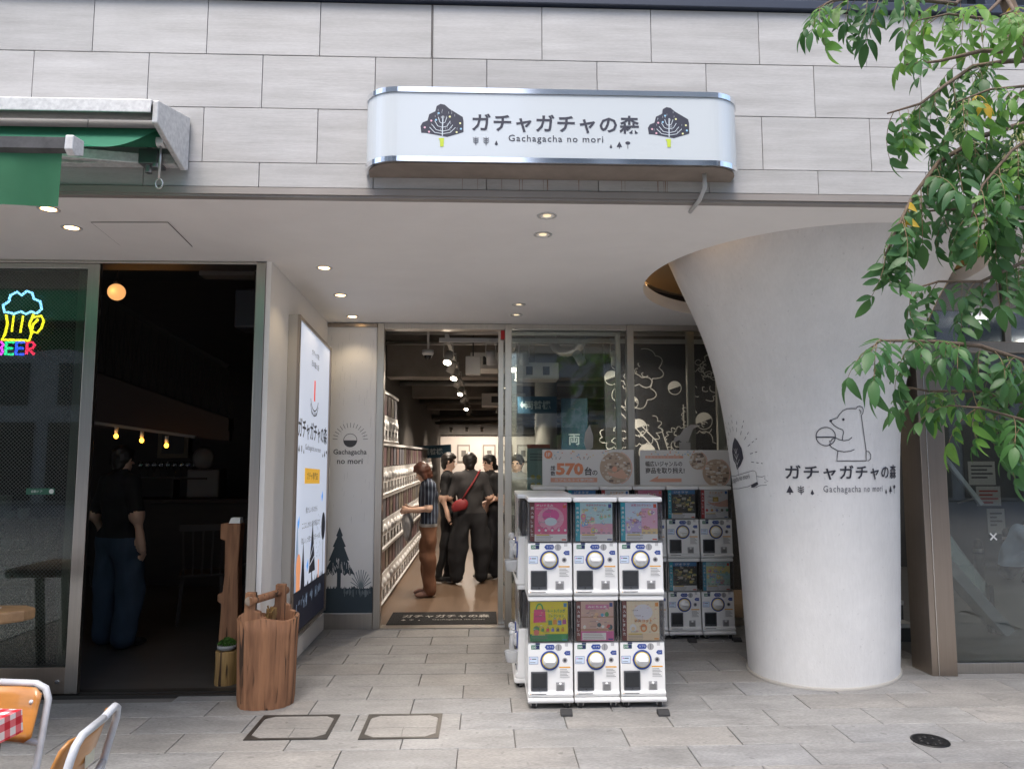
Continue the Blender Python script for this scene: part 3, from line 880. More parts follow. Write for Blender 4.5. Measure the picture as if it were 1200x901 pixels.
# ================================================================== light box on the return wall
lb = thing('lightbox_sign', 'tall lit shop sign box on the white return wall', 'sign', (-1.45, 6.15, 0.2))
def lbz(y_, t): return (0.22 + (2.655 - 0.22) * t) - (y_ - 5.55) * 0.078 * t      # top edge falls a little to the back
X0, X1, Ya, Yb = -1.499, -1.425, 5.58, 6.74
mb = MB(); mb.hexa([(X0, Ya, lbz(Ya, 0)), (X1, Ya, lbz(Ya, 0)), (X1, Yb, lbz(Yb, 0)), (X0, Yb, lbz(Yb, 0)), (X0, Ya, lbz(Ya, 1)), (X1, Ya, lbz(Ya, 1)), (X1, Yb, lbz(Yb, 1)), (X0, Yb, lbz(Yb, 1))])
on(lb, mb, 'cabinet', pm('beige_cabinet', (0.50, 0.465, 0.41), 0.5), 0.002)
f_ = 0.028
for (ya, yb, ta, tb) in ((Ya - .002, Ya + f_, -0.0005, 1.0005), (Yb - f_, Yb + .002, -0.0005, 1.0005)):
    mb = MB()
    mb.hexa([(X1 - .005, ya, lbz(ya, ta)), (X1 + .016, ya, lbz(ya, ta)), (X1 + .016, yb, lbz(yb, ta)), (X1 - .005, yb, lbz(yb, ta)), (X1 - .005, ya, lbz(ya, tb)), (X1 + .016, ya, lbz(ya, tb)), (X1 + .016, yb, lbz(yb, tb)), (X1 - .005, yb, lbz(yb, tb))])
    on(lb, mb, 'side_frame', M_bronze, 0.002)
for (ta, tb) in ((0.0, 0.012), (0.988, 1.0)):
    mb = MB()
    ya, yb = Ya + f_, Yb - f_
    mb.hexa([(X1 - .005, ya, lbz(ya, ta)), (X1 + .015, ya, lbz(ya, ta)), (X1 + .015, yb, lbz(yb, ta)), (X1 - .005, yb, lbz(yb, ta)), (X1 - .005, ya, lbz(ya, tb)), (X1 + .015, ya, lbz(ya, tb)), (X1 + .015, yb, lbz(yb, tb)), (X1 - .005, yb, lbz(yb, tb))])
    on(lb, mb, 'cross_frame', M_bronze, 0.002)
p = Print(); Wd = Yb - Ya - 2 * f_; 
def lit(name, c, s=0.24): return pm(name, c, 0.6, emit=s)
LM = [lit('lit_white', (0.60, 0.655, 0.78)), lit('lit_ink', (0.02, 0.02, 0.03), .2), lit('lit_navy', (0.012, 0.014, 0.026), .15), lit('lit_amber', (0.75, 0.42, 0.05)), lit('lit_red', (0.8, 0.08, 0.05)), lit('lit_orange', (0.8, 0.33, 0.16)), lit('lit_sky', (0.1, 0.35, 0.8)), lit('lit_slate', (0.25, 0.33, 0.45)), lit('lit_grey', (0.45, 0.5, 0.58))]
p.rect(0, Wd, 0, 2.30, 0, 0)
p.rect(0, Wd, 0, 0.30, 2, 1)
for k in range(40): a = rr.uniform(0, Wd - .03); p.poly([(a, .29), (a + .012, .29 + rr.uniform(.02, .06)), (a + .024, .29)], 2, 1)
for k in range(30): a = rr.uniform(0.1, Wd - .1); p.line([(a, .14 + rr.uniform(0, .06)), (a + .004, .2 + rr.uniform(0, .05))], 0.006, 7, 2)
p.text('ガチャガチャの森', Wd / 2, 1.43, 0.155, 1, align='C', bold=0.02, width=Wd * .92)
p.text('Gachagacha no mori', Wd / 2, 1.34, 0.055, 1, align='C', width=Wd * .5)
icons(p, 0.06, 1.33, 0.05, 1, ('fir', 'leaf', 'drop')); icons(p, Wd - .22, 1.33, .05, 1, ('drop', 'fir', 'pom'))
p.text('1', Wd / 2, 1.76, 0.17, 4, align='C', bold=0.05); p.arc(Wd / 2, 1.83, 0.15, 205, 335, 0.010, 1); p.arc(Wd / 2, 1.79, 0.15, 205, 335, 0.010, 1)
p.text('ガチャの数', Wd / 2, 2.12, 0.05, 1, align='C'); p.text('日本最大級', Wd / 2, 2.03, 0.05, 1, align='C'); p.text('No.1 SHOP', Wd / 2, 1.645, 0.03, 1, align='C')
p.rect(Wd * .26, Wd * .74, 1.09, 1.21, 3, 1); p.text('ガチャ専門店', Wd / 2, 1.12, 0.06, 1, align='C')
for k, s_ in enumerate(('懐かしいものから', 'ここにしかない新作商品まで', '「欲しい」が見つかるガチャの森')): p.text(s_, Wd / 2, 0.86 - k * .115, 0.048, 1, align='C', width=(0.4, .62, .66)[k])
for a, b in ((.1, .80), (.55, .6), (.9, .98), (.42, .45)): p.poly([(a, b), (a + .05, b + .05), (a + .06, b + .0), (a + .03, b - .05)], 6, 2)
p.poly([(0.04, .3), (0.10, .85), (.2, .3)], 7, 1); p.disc(.16, .46, .07, 5, 2, ry=.11); p.rect(.10, .22, .3, .46, 5, 2)
p.poly([(.24, .3), (.30, .66), (.37, .3)], 2, 2)
p.poly([(.50, .38), (.60, .78), (.72, .38)], 1, 2); p.rect(.59, .62, .3, .4, 1, 2); p.line([(.53, .5), (.66, .6)], .01, 0, 3); p.line([(.52, .44), (.69, .5)], .01, 0, 3)
for k in range(26): a = R(rr.uniform(0, 360)); q = rr.random() ** .5; p.disc(.82 + .1 * q * math.cos(a), .66 + .22 * q * math.sin(a), .012, 8, 2, 6)
p.disc(1.0, .72, .075, 2, 2, ry=.12); p.line([(1.0, .3), (1.0, .62)], .012, 1, 2); p.rect(.83, .86, .3, .45, 5, 2)
def lmap(u, v, d):
    y_ = Ya + f_ + u; t = 0.012 + 0.976 * v / 2.30
    return (X1 + 0.002 + d, y_, lbz(y_, t))
ob = p.build('lit_face', lmap, LM, lb, gap=0.0008); under(lb, ob)

# ================================================================== lobby glazing on the right
lg = thing('lobby_glazing', 'bronze steel and glass lobby front right of the column', 'shop front', (4.0, 5.4, 0))
mb = MB(); mb.prism([(3.235, 5.36), (3.415, 5.345), (3.42, 5.50), (3.225, 5.60)], 0, 2.44, 'Z'); on(lg, mb, 'pillar', M_bronze, 0.004)
mb = MB(); mb.box(3.276, 3.281, 5.348, 5.356, 0, 2.44); on(lg, mb, 'seam', pm('bright_seam', (0.7, 0.68, 0.64), 0.25, 1.0))
mb = MB(); mb.box(3.225, 9, 5.39, 5.52, 2.36, 2.445); on(lg, mb, 'header', M_bronze, 0.004)
mb = MB(); mb.box(3.42, 9, 5.41, 5.47, 0, 0.075); on(lg, mb, 'sill', M_steel, 0.003)
mb = MB(); mb.box(3.421, 5.6, 5.436, 5.444, 0.075, 2.36); on(lg, mb, 'pane', G_lobby)
mb = MB(); mb.box(3.23, 5.6, 5.436, 5.444, 2.445, 2.91); on(lg, mb, 'transom_pane', glass('transom_glass', (0.45, 0.48, 0.5), 4.0))
mb = MB(); mb.box(3.98, 4.03, 5.42, 5.46, 2.446, 2.91); on(lg, mb, 'transom_post', M_bronze)
p = Print(); p.line([(0, 0), (.05, .05)], .012, 0); p.line([(0, .05), (.05, 0)], .012, 0)
ob = p.build('glass_marker', onY(3.775, 0.955, 5.4345), [flat('marker_white', (.75, .75, .73))], lg); under(lg, ob)
# ================================================================== box sign over the entrance
sg = thing('shop_sign', 'white rounded box sign with tree emblems above the shop entrance', 'sign', (0.36, 3.95, 3.1))
sx0, sx1, sy0, sy1, sz0, sz1, rad = -0.658, 1.392, 3.72, 3.948, 3.112, 3.518, 0.19
def sign_outline(inset=0.0, n=14):
    pts = [(sx0 + inset, sy1)]
    for i in range(n + 1):
        a = math.pi + (math.pi / 2) * i / n
        pts.append((sx0 + inset + (rad - inset) + (rad - inset) * math.cos(a), sy0 + inset + (rad - inset) + (rad - inset) * math.sin(a)))
    for i in range(n + 1):
        a = 1.5 * math.pi + (math.pi / 2) * i / n
        pts.append((sx1 - rad + (rad - inset) * math.cos(a), sy0 + rad + (rad - inset) * math.sin(a)))
    pts.append((sx1 - inset, sy1))
    return pts
mb = MB(); mb.prism(sign_outline(0.006), sz0 + 0.028, sz1 - 0.028, 'Z')
M_acr = pm('white_acrylic', (0.58, 0.63, 0.66), 0.22, coat=0.4, emit=0.0)
on(sg, mb, 'face', M_acr)
mb = MB(); mb.prism(sign_outline(0.0), sz1 - 0.0275, sz1, 'Z'); on(sg, mb, 'top_trim', M_chrome)
mb = MB(); mb.prism(sign_outline(0.0), sz0, sz0 + 0.0275, 'Z'); on(sg, mb, 'bottom_trim', M_chrome)
mb = MB(); mb.prism(sign_outline(0.02), sz0 - 0.004, sz0 - 0.0005, 'Z'); on(sg, mb, 'underside', pm('sign_underside', (0.30, 0.25, 0.21), 0.7, var=0.3, scale=6))
p = Print()
def emblem(p, u0, v0, w, h):
    q = [(0.02, 0.22), (0.0, 0.40), (0.05, 0.50), (0.16, 0.55), (0.2, 0.72), (0.34, 0.80), (0.37, 0.94), (0.46, 1.0), (0.56, 0.98), (0.66, 0.88), (0.98, 0.66), (1.0, 0.55), (1.0, 0.26), (0.96, 0.24), (0.62, 0.12), (0.52, 0.14), (0.12, 0.22)]
    p.poly([(u0 + a * w, v0 + (0.12 + b * .88) * h) for a, b in q], 0, 1)
    T = lambda a, b: (u0 + a * w, v0 + b * h)
    p.line([T(.51, .25), T(.51, .45), T(.52, .72)], 0.006, 1, 2)
    for s_ in (-1, 1):
        for k, (b, l) in enumerate(((.30, .30), (.36, .24), (.45, .18), (.54, .10))):
            p.line([T(.51, b), T(.51 + s_ * l * .6, b + .03), T(.51 + s_ * l, b + .15)], 0.0035, 1, 2)
    r_ = random.Random(int(u0 * 1000))
    for k in range(26):
        a, b = r_.uniform(.15, .85), r_.uniform(.35, .85); p.line([T(a, b), T(a, b + .05)], 0.0012, 1, 2)
    for k, (a, b) in enumerate(((.42, .78), (.68, .70), (.25, .60), (.36, .62), (.92, .55), (.1, .44), (.94, .42), (.84, .34), (.2, .34))):
        p.disc(*T(a, b), 0.0055, 3 + k % 3, 3, 10)
    p.poly([T(.46, 0), T(.54, 0), T(.55, .2), T(.45, .2)], 2, 3); p.poly([T(.42, .19), T(.46, .13), T(.47, .2)], 2, 3)
emblem(p, -0.345, 3.194, 0.226, 0.234); emblem(p, 0.860, 3.210, 0.222, 0.222)
p.text('ガチャガチャの森', -0.075, 3.279, 0.101, 0, bold=0.022, width=0.891, spacing=1.1)
p.text('Gachagacha no mori', 0.118, 3.218, 0.047, 0, width=0.502, spacing=1.15, bold=0.004)
icons(p, -0.072, 3.215, 0.036, 0, ('leaf', 'leaf', 'drop')); icons(p, 0.646, 3.207, 0.030, 0, ('drop', 'fir', 'pom'))
ob = p.build('print', onY(0, 0, sy0 + 0.006), [flat('sign_ink', (0.03, 0.033, 0.055)), flat('sign_white', (0.55, .62, .68)), flat('lime', (0.5, 0.62, 0.05)), flat('dot_blue', (0.3, 0.55, 0.75)), flat('dot_yellow', (0.75, 0.75, 0.4)), flat('dot_pink', (0.75, 0.45, 0.55))], sg); under(sg, ob)
mb = MB(); mb.tube([(1.19, 3.83, 3.11), (1.19, 3.83, 3.03), (1.18, 3.90, 2.985), (1.17, 4.05, 2.97)], 0.012, 8); on(sg, mb, 'cable_pipe', pm('grey_pvc', (0.5, 0.5, 0.49), 0.5))

# ================================================================== awning of the bar
aw = thing('green_awning', 'green folding-arm awning half drawn out over the bar', 'awning', (-3.5, 3.94, 3.2))
M_alu = pm('white_aluminium', (0.72, 0.72, 0.71), 0.35, 0.25, var=0.25, scale=40, col2=(0.5, 0.5, 0.5))
M_gf = pm('green_canvas', (0.055, 0.27, 0.16), 0.85, var=0.15, scale=4, bump=0.1, bscale=9, bstretch=(3, 3, 1), trans=0.45)
M_gv = pm('green_valance', (0.045, 0.20, 0.10), 0.85, var=0.25, scale=5, bump=0.1, bscale=8, trans=0.25)
ax1 = -1.655; ax0 = -6.2
mb = MB(); mb.prism([(3.545, 3.305), (3.94, 3.41), (3.94, 3.425), (3.54, 3.335), (3.535, 3.265), (3.545, 3.265)], ax0, ax1, 'X'); on(aw, mb, 'hood', M_alu, 0.004)
mb = MB(); mb.prism([(3.55, 3.335), (3.94, 3.43), (3.94, 3.13), (3.90, 3.115), (3.55, 3.22)], ax1 + 0.001, ax1 + 0.03, 'X'); on(aw, mb, 'end_cap', M_alu, 0.006)
mb = MB(); mb.cyl((ax0, 3.76, 3.23), (ax1 - 0.02, 3.76, 3.23), 0.045, n=16); on(aw, mb, 'roller', M_gf)
mb = MB(); mb.cyl((ax1 - 0.02, 3.76, 3.23), (ax1, 3.76, 3.23), 0.052, n=16); mb.cyl((ax1 - .05, 3.74, 3.20), (ax1 - .01, 3.74, 3.20), .03); on(aw, mb, 'gear_box', M_alu, 0.002)
mb = MB(); mb.box(ax0, ax1 - 0.02, 3.88, 3.94, 3.14, 3.20); on(aw, mb, 'torsion_bar', M_alu, 0.004)
mb = MB(); nn = 12; vs = []; fs = []
for j in range(nn + 1):
    t = j / nn; sag = -0.05 * math.sin(math.pi * t)
    for x in (ax0, -1.70 - 0.02 * math.sin(math.pi * t)): vs.append((x, 3.74 - t * 0.72, 3.275 - t * 0.395 + sag))
for j in range(nn): fs.append((2 * j, 2 * j + 1, 2 * j + 3, 2 * j + 2))
mb._add(vs, fs, 0, True); on(aw, mb, 'canopy', M_gf)
mb = MB(); mb.prism([(2.985, 2.89), (3.05, 2.90), (3.055, 2.85), (3.0, 2.825), (2.98, 2.84)], ax0, -1.735, 'X'); on(aw, mb, 'front_bar', pm('dark_anodised', (0.10, 0.10, 0.10), 0.4, 0.6, var=0.4, scale=20))
mb = MB(); mb.prism([(2.978, 2.897), (3.06, 2.905), (3.06, 2.84), (3.0, 2.815), (2.974, 2.835)], -1.734, -1.70, 'X'); on(aw, mb, 'bar_end_cap', M_alu, 0.004)
mb = MB(); vs = []; fs = []; nx_, nz_ = 60, 8
for i in range(nx_ + 1):
    x = ax0 + (-1.755 - ax0) * i / nx_
    for j in range(nz_ + 1):
        t = j / nz_
        vs.append((x - 0.012 * t * (i == nx_), 3.0 + 0.03 * t * math.sin(x * 9.0 + math.sin(x * 4)) + 0.012 * t * math.sin(x * 23), 2.832 - t * (0.232 + 0.012 * math.sin(x * 11))))
for i in range(nx_):
    for j in range(nz_): fs.append((i * (nz_ + 1) + j, (i + 1) * (nz_ + 1) + j, (i + 1) * (nz_ + 1) + j + 1, i * (nz_ + 1) + j + 1))
mb._add(vs, fs, 0, True); o = on(aw, mb, 'valance', M_gv)
mb = MB(); mb.bar((-1.80, 3.88, 3.16), (-2.45, 3.40, 3.03), 0.04, 0.055); mb.bar((-2.45, 3.40, 3.03), (-1.95, 3.03, 2.87), 0.035, 0.05); on(aw, mb, 'folding_arm', M_alu, 0.005)
mb = MB(); mb.box(-1.84, -1.74, 3.82, 3.93, 3.12, 3.20); mb.cyl((-1.80, 3.86, 3.08), (-1.80, 3.86, 3.22), 0.018); mb.cyl((-1.755, 3.84, 3.10), (-1.755, 3.84, 3.17), 0.02); on(aw, mb, 'arm_bracket', pm('bracket_metal', (0.25, 0.25, 0.26), 0.35, 0.9), 0.004)
mb = MB(); mb.tube([(ax1 - .03, 3.73, 3.21), (ax1 - .03, 3.73, 3.0)], 0.007, 8)
mb.tube([(ax1 - .03 + .018 * math.sin(a), 3.73, 2.975 - .026 * math.cos(a)) for a in [2 * math.pi * k / 14 for k in range(14)]], 0.0055, 6, closed=True)
on(aw, mb, 'crank_eye', pm('zinc', (0.45, 0.44, 0.42), 0.35, 0.9))

# ================================================================== downlights in the soffit
dl = [(-2.53, 4.47, 'warm downlight beside the access panel over the bar', True), (-2.495, 4.169, 'warm downlight half hidden by the awning valance', True),
      (-1.164, 5.236, 'nearest warm downlight along the white return wall', True), (-1.19, 5.975, 'middle warm downlight along the white return wall', True),
      (-1.224, 6.713, 'farthest warm downlight along the white return wall', True), (0.359, 4.182, 'front downlight of the pair under the shop sign', False),
      (0.359, 4.498, 'rear downlight of the pair under the shop sign', False), (0.288, 6.235, 'front downlight of the pair near the shop doors', False), (0.281, 6.603, 'downlight closest to the shop doors in the middle', False)]
M_bulb_w = pm('warm_bulb', (1.0, 0.72, 0.38), 0.3, emit=3.0)
M_bulb_d = pm('dim_bulb', (0.9, 0.75, 0.5), 0.15, emit=0.35)
for (x, y, lab, lit_) in dl:
    z = sz(y)
    d = thing('downlight', lab, 'downlight', (x, y, z), 0, 'recessed downlights in the soffit')
    mb = MB(); mb.lathe([(0.044, 0.001), (0.058, -0.004), (0.060, -0.001), (0.060, 0.002)], (0, 0, 0), 24, cap=False); mb.build('trim_ring', M_alu, d)
    mb = MB(); mb.lathe([(0.047, -0.0035), (0.046, 0.0), (0.036, 0.045)], (0, 0, 0), 24, cap=False); mb.build('reflector', pm('reflector_gold', (0.8, 0.7, 0.5), 0.12, 1.0), d)
    mb = MB(); mb.lathe([(0.0001, -0.003), (0.038, -0.003)] if lit_ else [(0.0001, -0.0025), (0.024, -0.0025)], (0, 0, 0), 20, cap=False); mb.build('bulb', M_bulb_w if lit_ else M_bulb_d, d)
    if lit_: light('lamp', 'SPOT', (0, 0, -0.02), 2.2, (1.0, 0.78, 0.5), d, 0.03, 110)
# ================================================================== capsule toy machines
M_mw = pm('machine_white', (0.83, 0.83, 0.82), 0.28, coat=0.2)
M_mblue = flat('machine_blue', (0.02, 0.06, 0.28), 0.4)
M_mnavy = flat('machine_navy', (0.02, 0.03, 0.10), 0.4)
M_mgreen = flat('machine_green', (0.02, 0.16, 0.09), 0.4)
M_myel = flat('machine_yellow', (0.75, 0.58, 0.08), 0.4)
M_mgrey = pm('machine_grey', (0.35, 0.35, 0.36), 0.35)
M_mdoor = pm('smoked_flap', (0.025, 0.028, 0.032), 0.12)
M_mdoor2 = pm('flap_frame', (0.06, 0.065, 0.075), 0.4)
M_clear = glass('clear_case', (0.96, 0.96, 0.965), 0.8)
M_bin = pm('bin_inside', (0.05, 0.05, 0.055), 0.5, var=0.8, scale=18, col2=(0.14, 0.13, 0.135))
M_note = flat('note_blue', (0.62, 0.72, 0.85)); M_paper = flat('paper_white', (0.78, 0.78, 0.77)); M_txt = flat('print_black', (0.04, 0.04, 0.05)); M_orange = flat('print_orange', (0.75, 0.38, 0.05)); M_pink2 = flat('magenta_mark', (0.6, 0.05, 0.3))
UW, UD, UH = 0.292, 0.40, 0.622
HW = UW / 2 - 0.0035

def machine_meshes():
    me = {}
    b = MB()          # side profile (y, z) pulled across the width
    prof = [(0.022, 0.332), (0.0125, 0.036), (0.0, 0.030), (-0.004, 0.022), (0.002, 0.006), (0.016, 0.0), (UD, 0.0), (UD, 0.332)]
    b.prism(prof, -HW, HW, 'X'); me['body'] = b.mesh('body', M_mw)
    b = MB(); b.box(-HW, HW, 0.012, UD, 0.590, 0.621); me['lid'] = b.mesh('lid', M_mw)
    b = MB()
    b._add([(-HW, UD, 0.334), (-HW, 0.017, 0.334), (HW, 0.017, 0.334), (HW, UD, 0.334), (-HW, UD, 0.589), (-HW, 0.017, 0.589), (HW, 0.017, 0.589), (HW, UD, 0.589)], [(0, 1, 5, 4), (1, 2, 6, 5), (2, 3, 7, 6)])
    for x in (-HW + .004, HW - .004): b.box(x - .003, x + .003, 0.0172, 0.022, 0.335, 0.588, 1)
    me['clear_case'] = b.mesh('clear_case', [M_clear, glass('case_edge', (.6, .6, .62), 3.0)])
    b = MB(); b.box(-HW + 0.02, HW - 0.02, 0.05, UD - 0.01, 0.334, 0.575); me['capsule_bin'] = b.mesh('capsule_bin', M_bin)
    # dial: blue ring, yellow dashes, white boss with a grip bar
    yf = lambda z: 0.014 + (z - 0.10) * 0.008 / 0.232
    b = MB(); c = (-0.004, yf(0.224), 0.224)
    b.lathe([(0.060, 0.003), (0.060, -0.006), (0.054, -0.008), (0.050, -0.004)], c, 32, 0, 'Y', cap=False)
    b.lathe([(0.0505, -0.003), (0.044, -0.005)], c, 32, 1, 'Y', cap=False)
    b.lathe([(0.0445, -0.002), (0.042, -0.016), (0.034, -0.024), (0.0001, -0.028)], c, 32, 2, 'Y', cap=False)
    me['dial'] = b.mesh('dial', [M_mblue, M_myel, M_mw])
    b = MB()
    b.hexa([(c[0] - 0.034, c[1] - 0.022, c[2] - .012), (c[0] + 0.034, c[1] - 0.022, c[2] - .012), (c[0] + 0.038, c[1] - 0.020, c[2] + .012), (c[0] - 0.038, c[1] - 0.020, c[2] + .012),
            (c[0] - 0.030, c[1] - 0.046, c[2] - .006), (c[0] + 0.030, c[1] - 0.046, c[2] - .006), (c[0] + 0.030, c[1] - 0.046, c[2] + .004), (c[0] - 0.030, c[1] - 0.046, c[2] + .004)])
    me['grip'] = b.mesh('grip', M_mw)
    # capsule outlet with flap
    b = MB(); b.box(-0.124, -0.020, 0.004, 0.013, 0.042, 0.158, 0); b.box(-0.116, -0.028, 0.000, 0.0035, 0.062, 0.150, 1)
    b.box(-0.075, -0.067, -0.002, 0.003, 0.046, 0.054, 1)
    me['outlet'] = b.mesh('outlet', [M_mdoor2, M_mdoor])
    b = MB(); b.box(0.034, 0.088, 0.008, 0.0135, 0.040, 0.092, 0); b.box(0.040, 0.082, 0.0065, 0.0078, 0.044, 0.076, 2); b.lathe([(0.0001, -0.008), (0.008, -0.004), (0.009, 0.0)], (0.061, 0.008, 0.082), 12, 1, 'Y', cap=False)
    me['coin_return'] = b.mesh('coin_return', [M_mgrey, M_mw, pm('return_dark', (0.2, 0.2, 0.2), 0.5)])
    # stickers and coin slot, lying on the sloping front
    p = Print()
    p.rect(-0.122, -0.068, 0.292, 0.318, 2); p.rect(-0.094, -0.070, 0.294, 0.316, 1, 2); p.text('200', -0.119, 0.298, 0.014, 3)
    p.poly([(-0.036, 0.305), (-0.024, 0.320), (0.020, 0.320), (0.030, 0.305), (0.020, 0.290), (-0.024, 0.290)], 0); p.text('カプセル', -0.022, 0.299, 0.013, 3)
    p.rect(-0.094, -0.066, 0.320, 0.331, 1)
    p.poly([(0.086, 0.268), (0.098, 0.281), (0.126, 0.281), (0.126, 0.255), (0.098, 0.255)], 0); p.text('コイン', 0.098, 0.262, 0.011, 3)
    p.rect(0.055, 0.126, 0.114, 0.184, 3); p.rect(0.055, 0.126, 0.178, 0.186, 5, 2)
    for k in range(6): p.rect(0.060, 0.120 - (k % 3) * .008, 0.122 + k * .009, 0.1245 + k * .009, 4, 2)
    p.rect(-0.136, -0.078, 0.202, 0.248, 0); p.rect(-0.134, -0.080, 0.204, 0.246, 6, 2)
    p.disc(-0.125, 0.234, 0.004, 7, 3, 8); p.rect(-0.118, -0.09, 0.231, 0.236, 4, 3); p.rect(-0.13, -0.095, 0.212, 0.2145, 4, 3)
    p.rect(-0.066, -0.055, 0.218, 0.230, 7, 3)
    p.rect(-0.122, -0.03, 0.024, 0.028, 4, 2); p.disc(-0.128, 0.026, 0.003, 5, 2, 6)
    p.disc(0.052, 0.303, 0.021, 8); p.rect(0.0505, 0.0535, 0.288, 0.318, 4, 2); p.disc(0.092, 0.224, 0.016, 8); p.disc(0.092, 0.224, 0.009, 4, 2)
    for k in range(9): p.rect(0.093 + (k % 3) * .007, 0.098 + (k % 3) * .007, 0.310 + (k // 3) * .007, 0.315 + (k // 3) * .007, 8, 1)
    sm_ = p.build('stickers', lambda u, v, d: (u, (yf(v) if v > .04 else -0.0045) - d - 0.0005, v), [M_mblue, M_mnavy, M_mgreen, M_paper, M_txt, M_orange, M_note, M_pink2, M_mgrey], None)
    me['stickers'] = sm_.data; bpy.data.objects.remove(sm_)
    b = MB(); b.prism([(-0.010, 0.0), (-0.012, -0.020), (-0.004, -0.031), (0.012, -0.034), (UD - .01, -0.034), (UD - .01, -0.0005), (0.0, -0.0005)], -HW - .002, HW + .002, 'X'); me['base_skirt'] = b.mesh('base_skirt', M_mw)
    # caster: fork and wheel
    b = MB(); b.cyl((-0.012, 0, 0.022), (0.012, 0, 0.022), 0.0215, n=16, m=0); b.box(-0.019, -0.0135, -0.010, 0.016, 0.014, 0.031, 1); b.box(0.0135, 0.019, -0.010, 0.016, 0.014, 0.031, 1)
    me['caster'] = b.mesh('caster', [flat('rubber', (0.02, 0.02, 0.022), 0.6), pm('caster_zinc', (0.5, 0.5, 0.5), 0.35, 0.9)])
    return me
MM = machine_meshes()

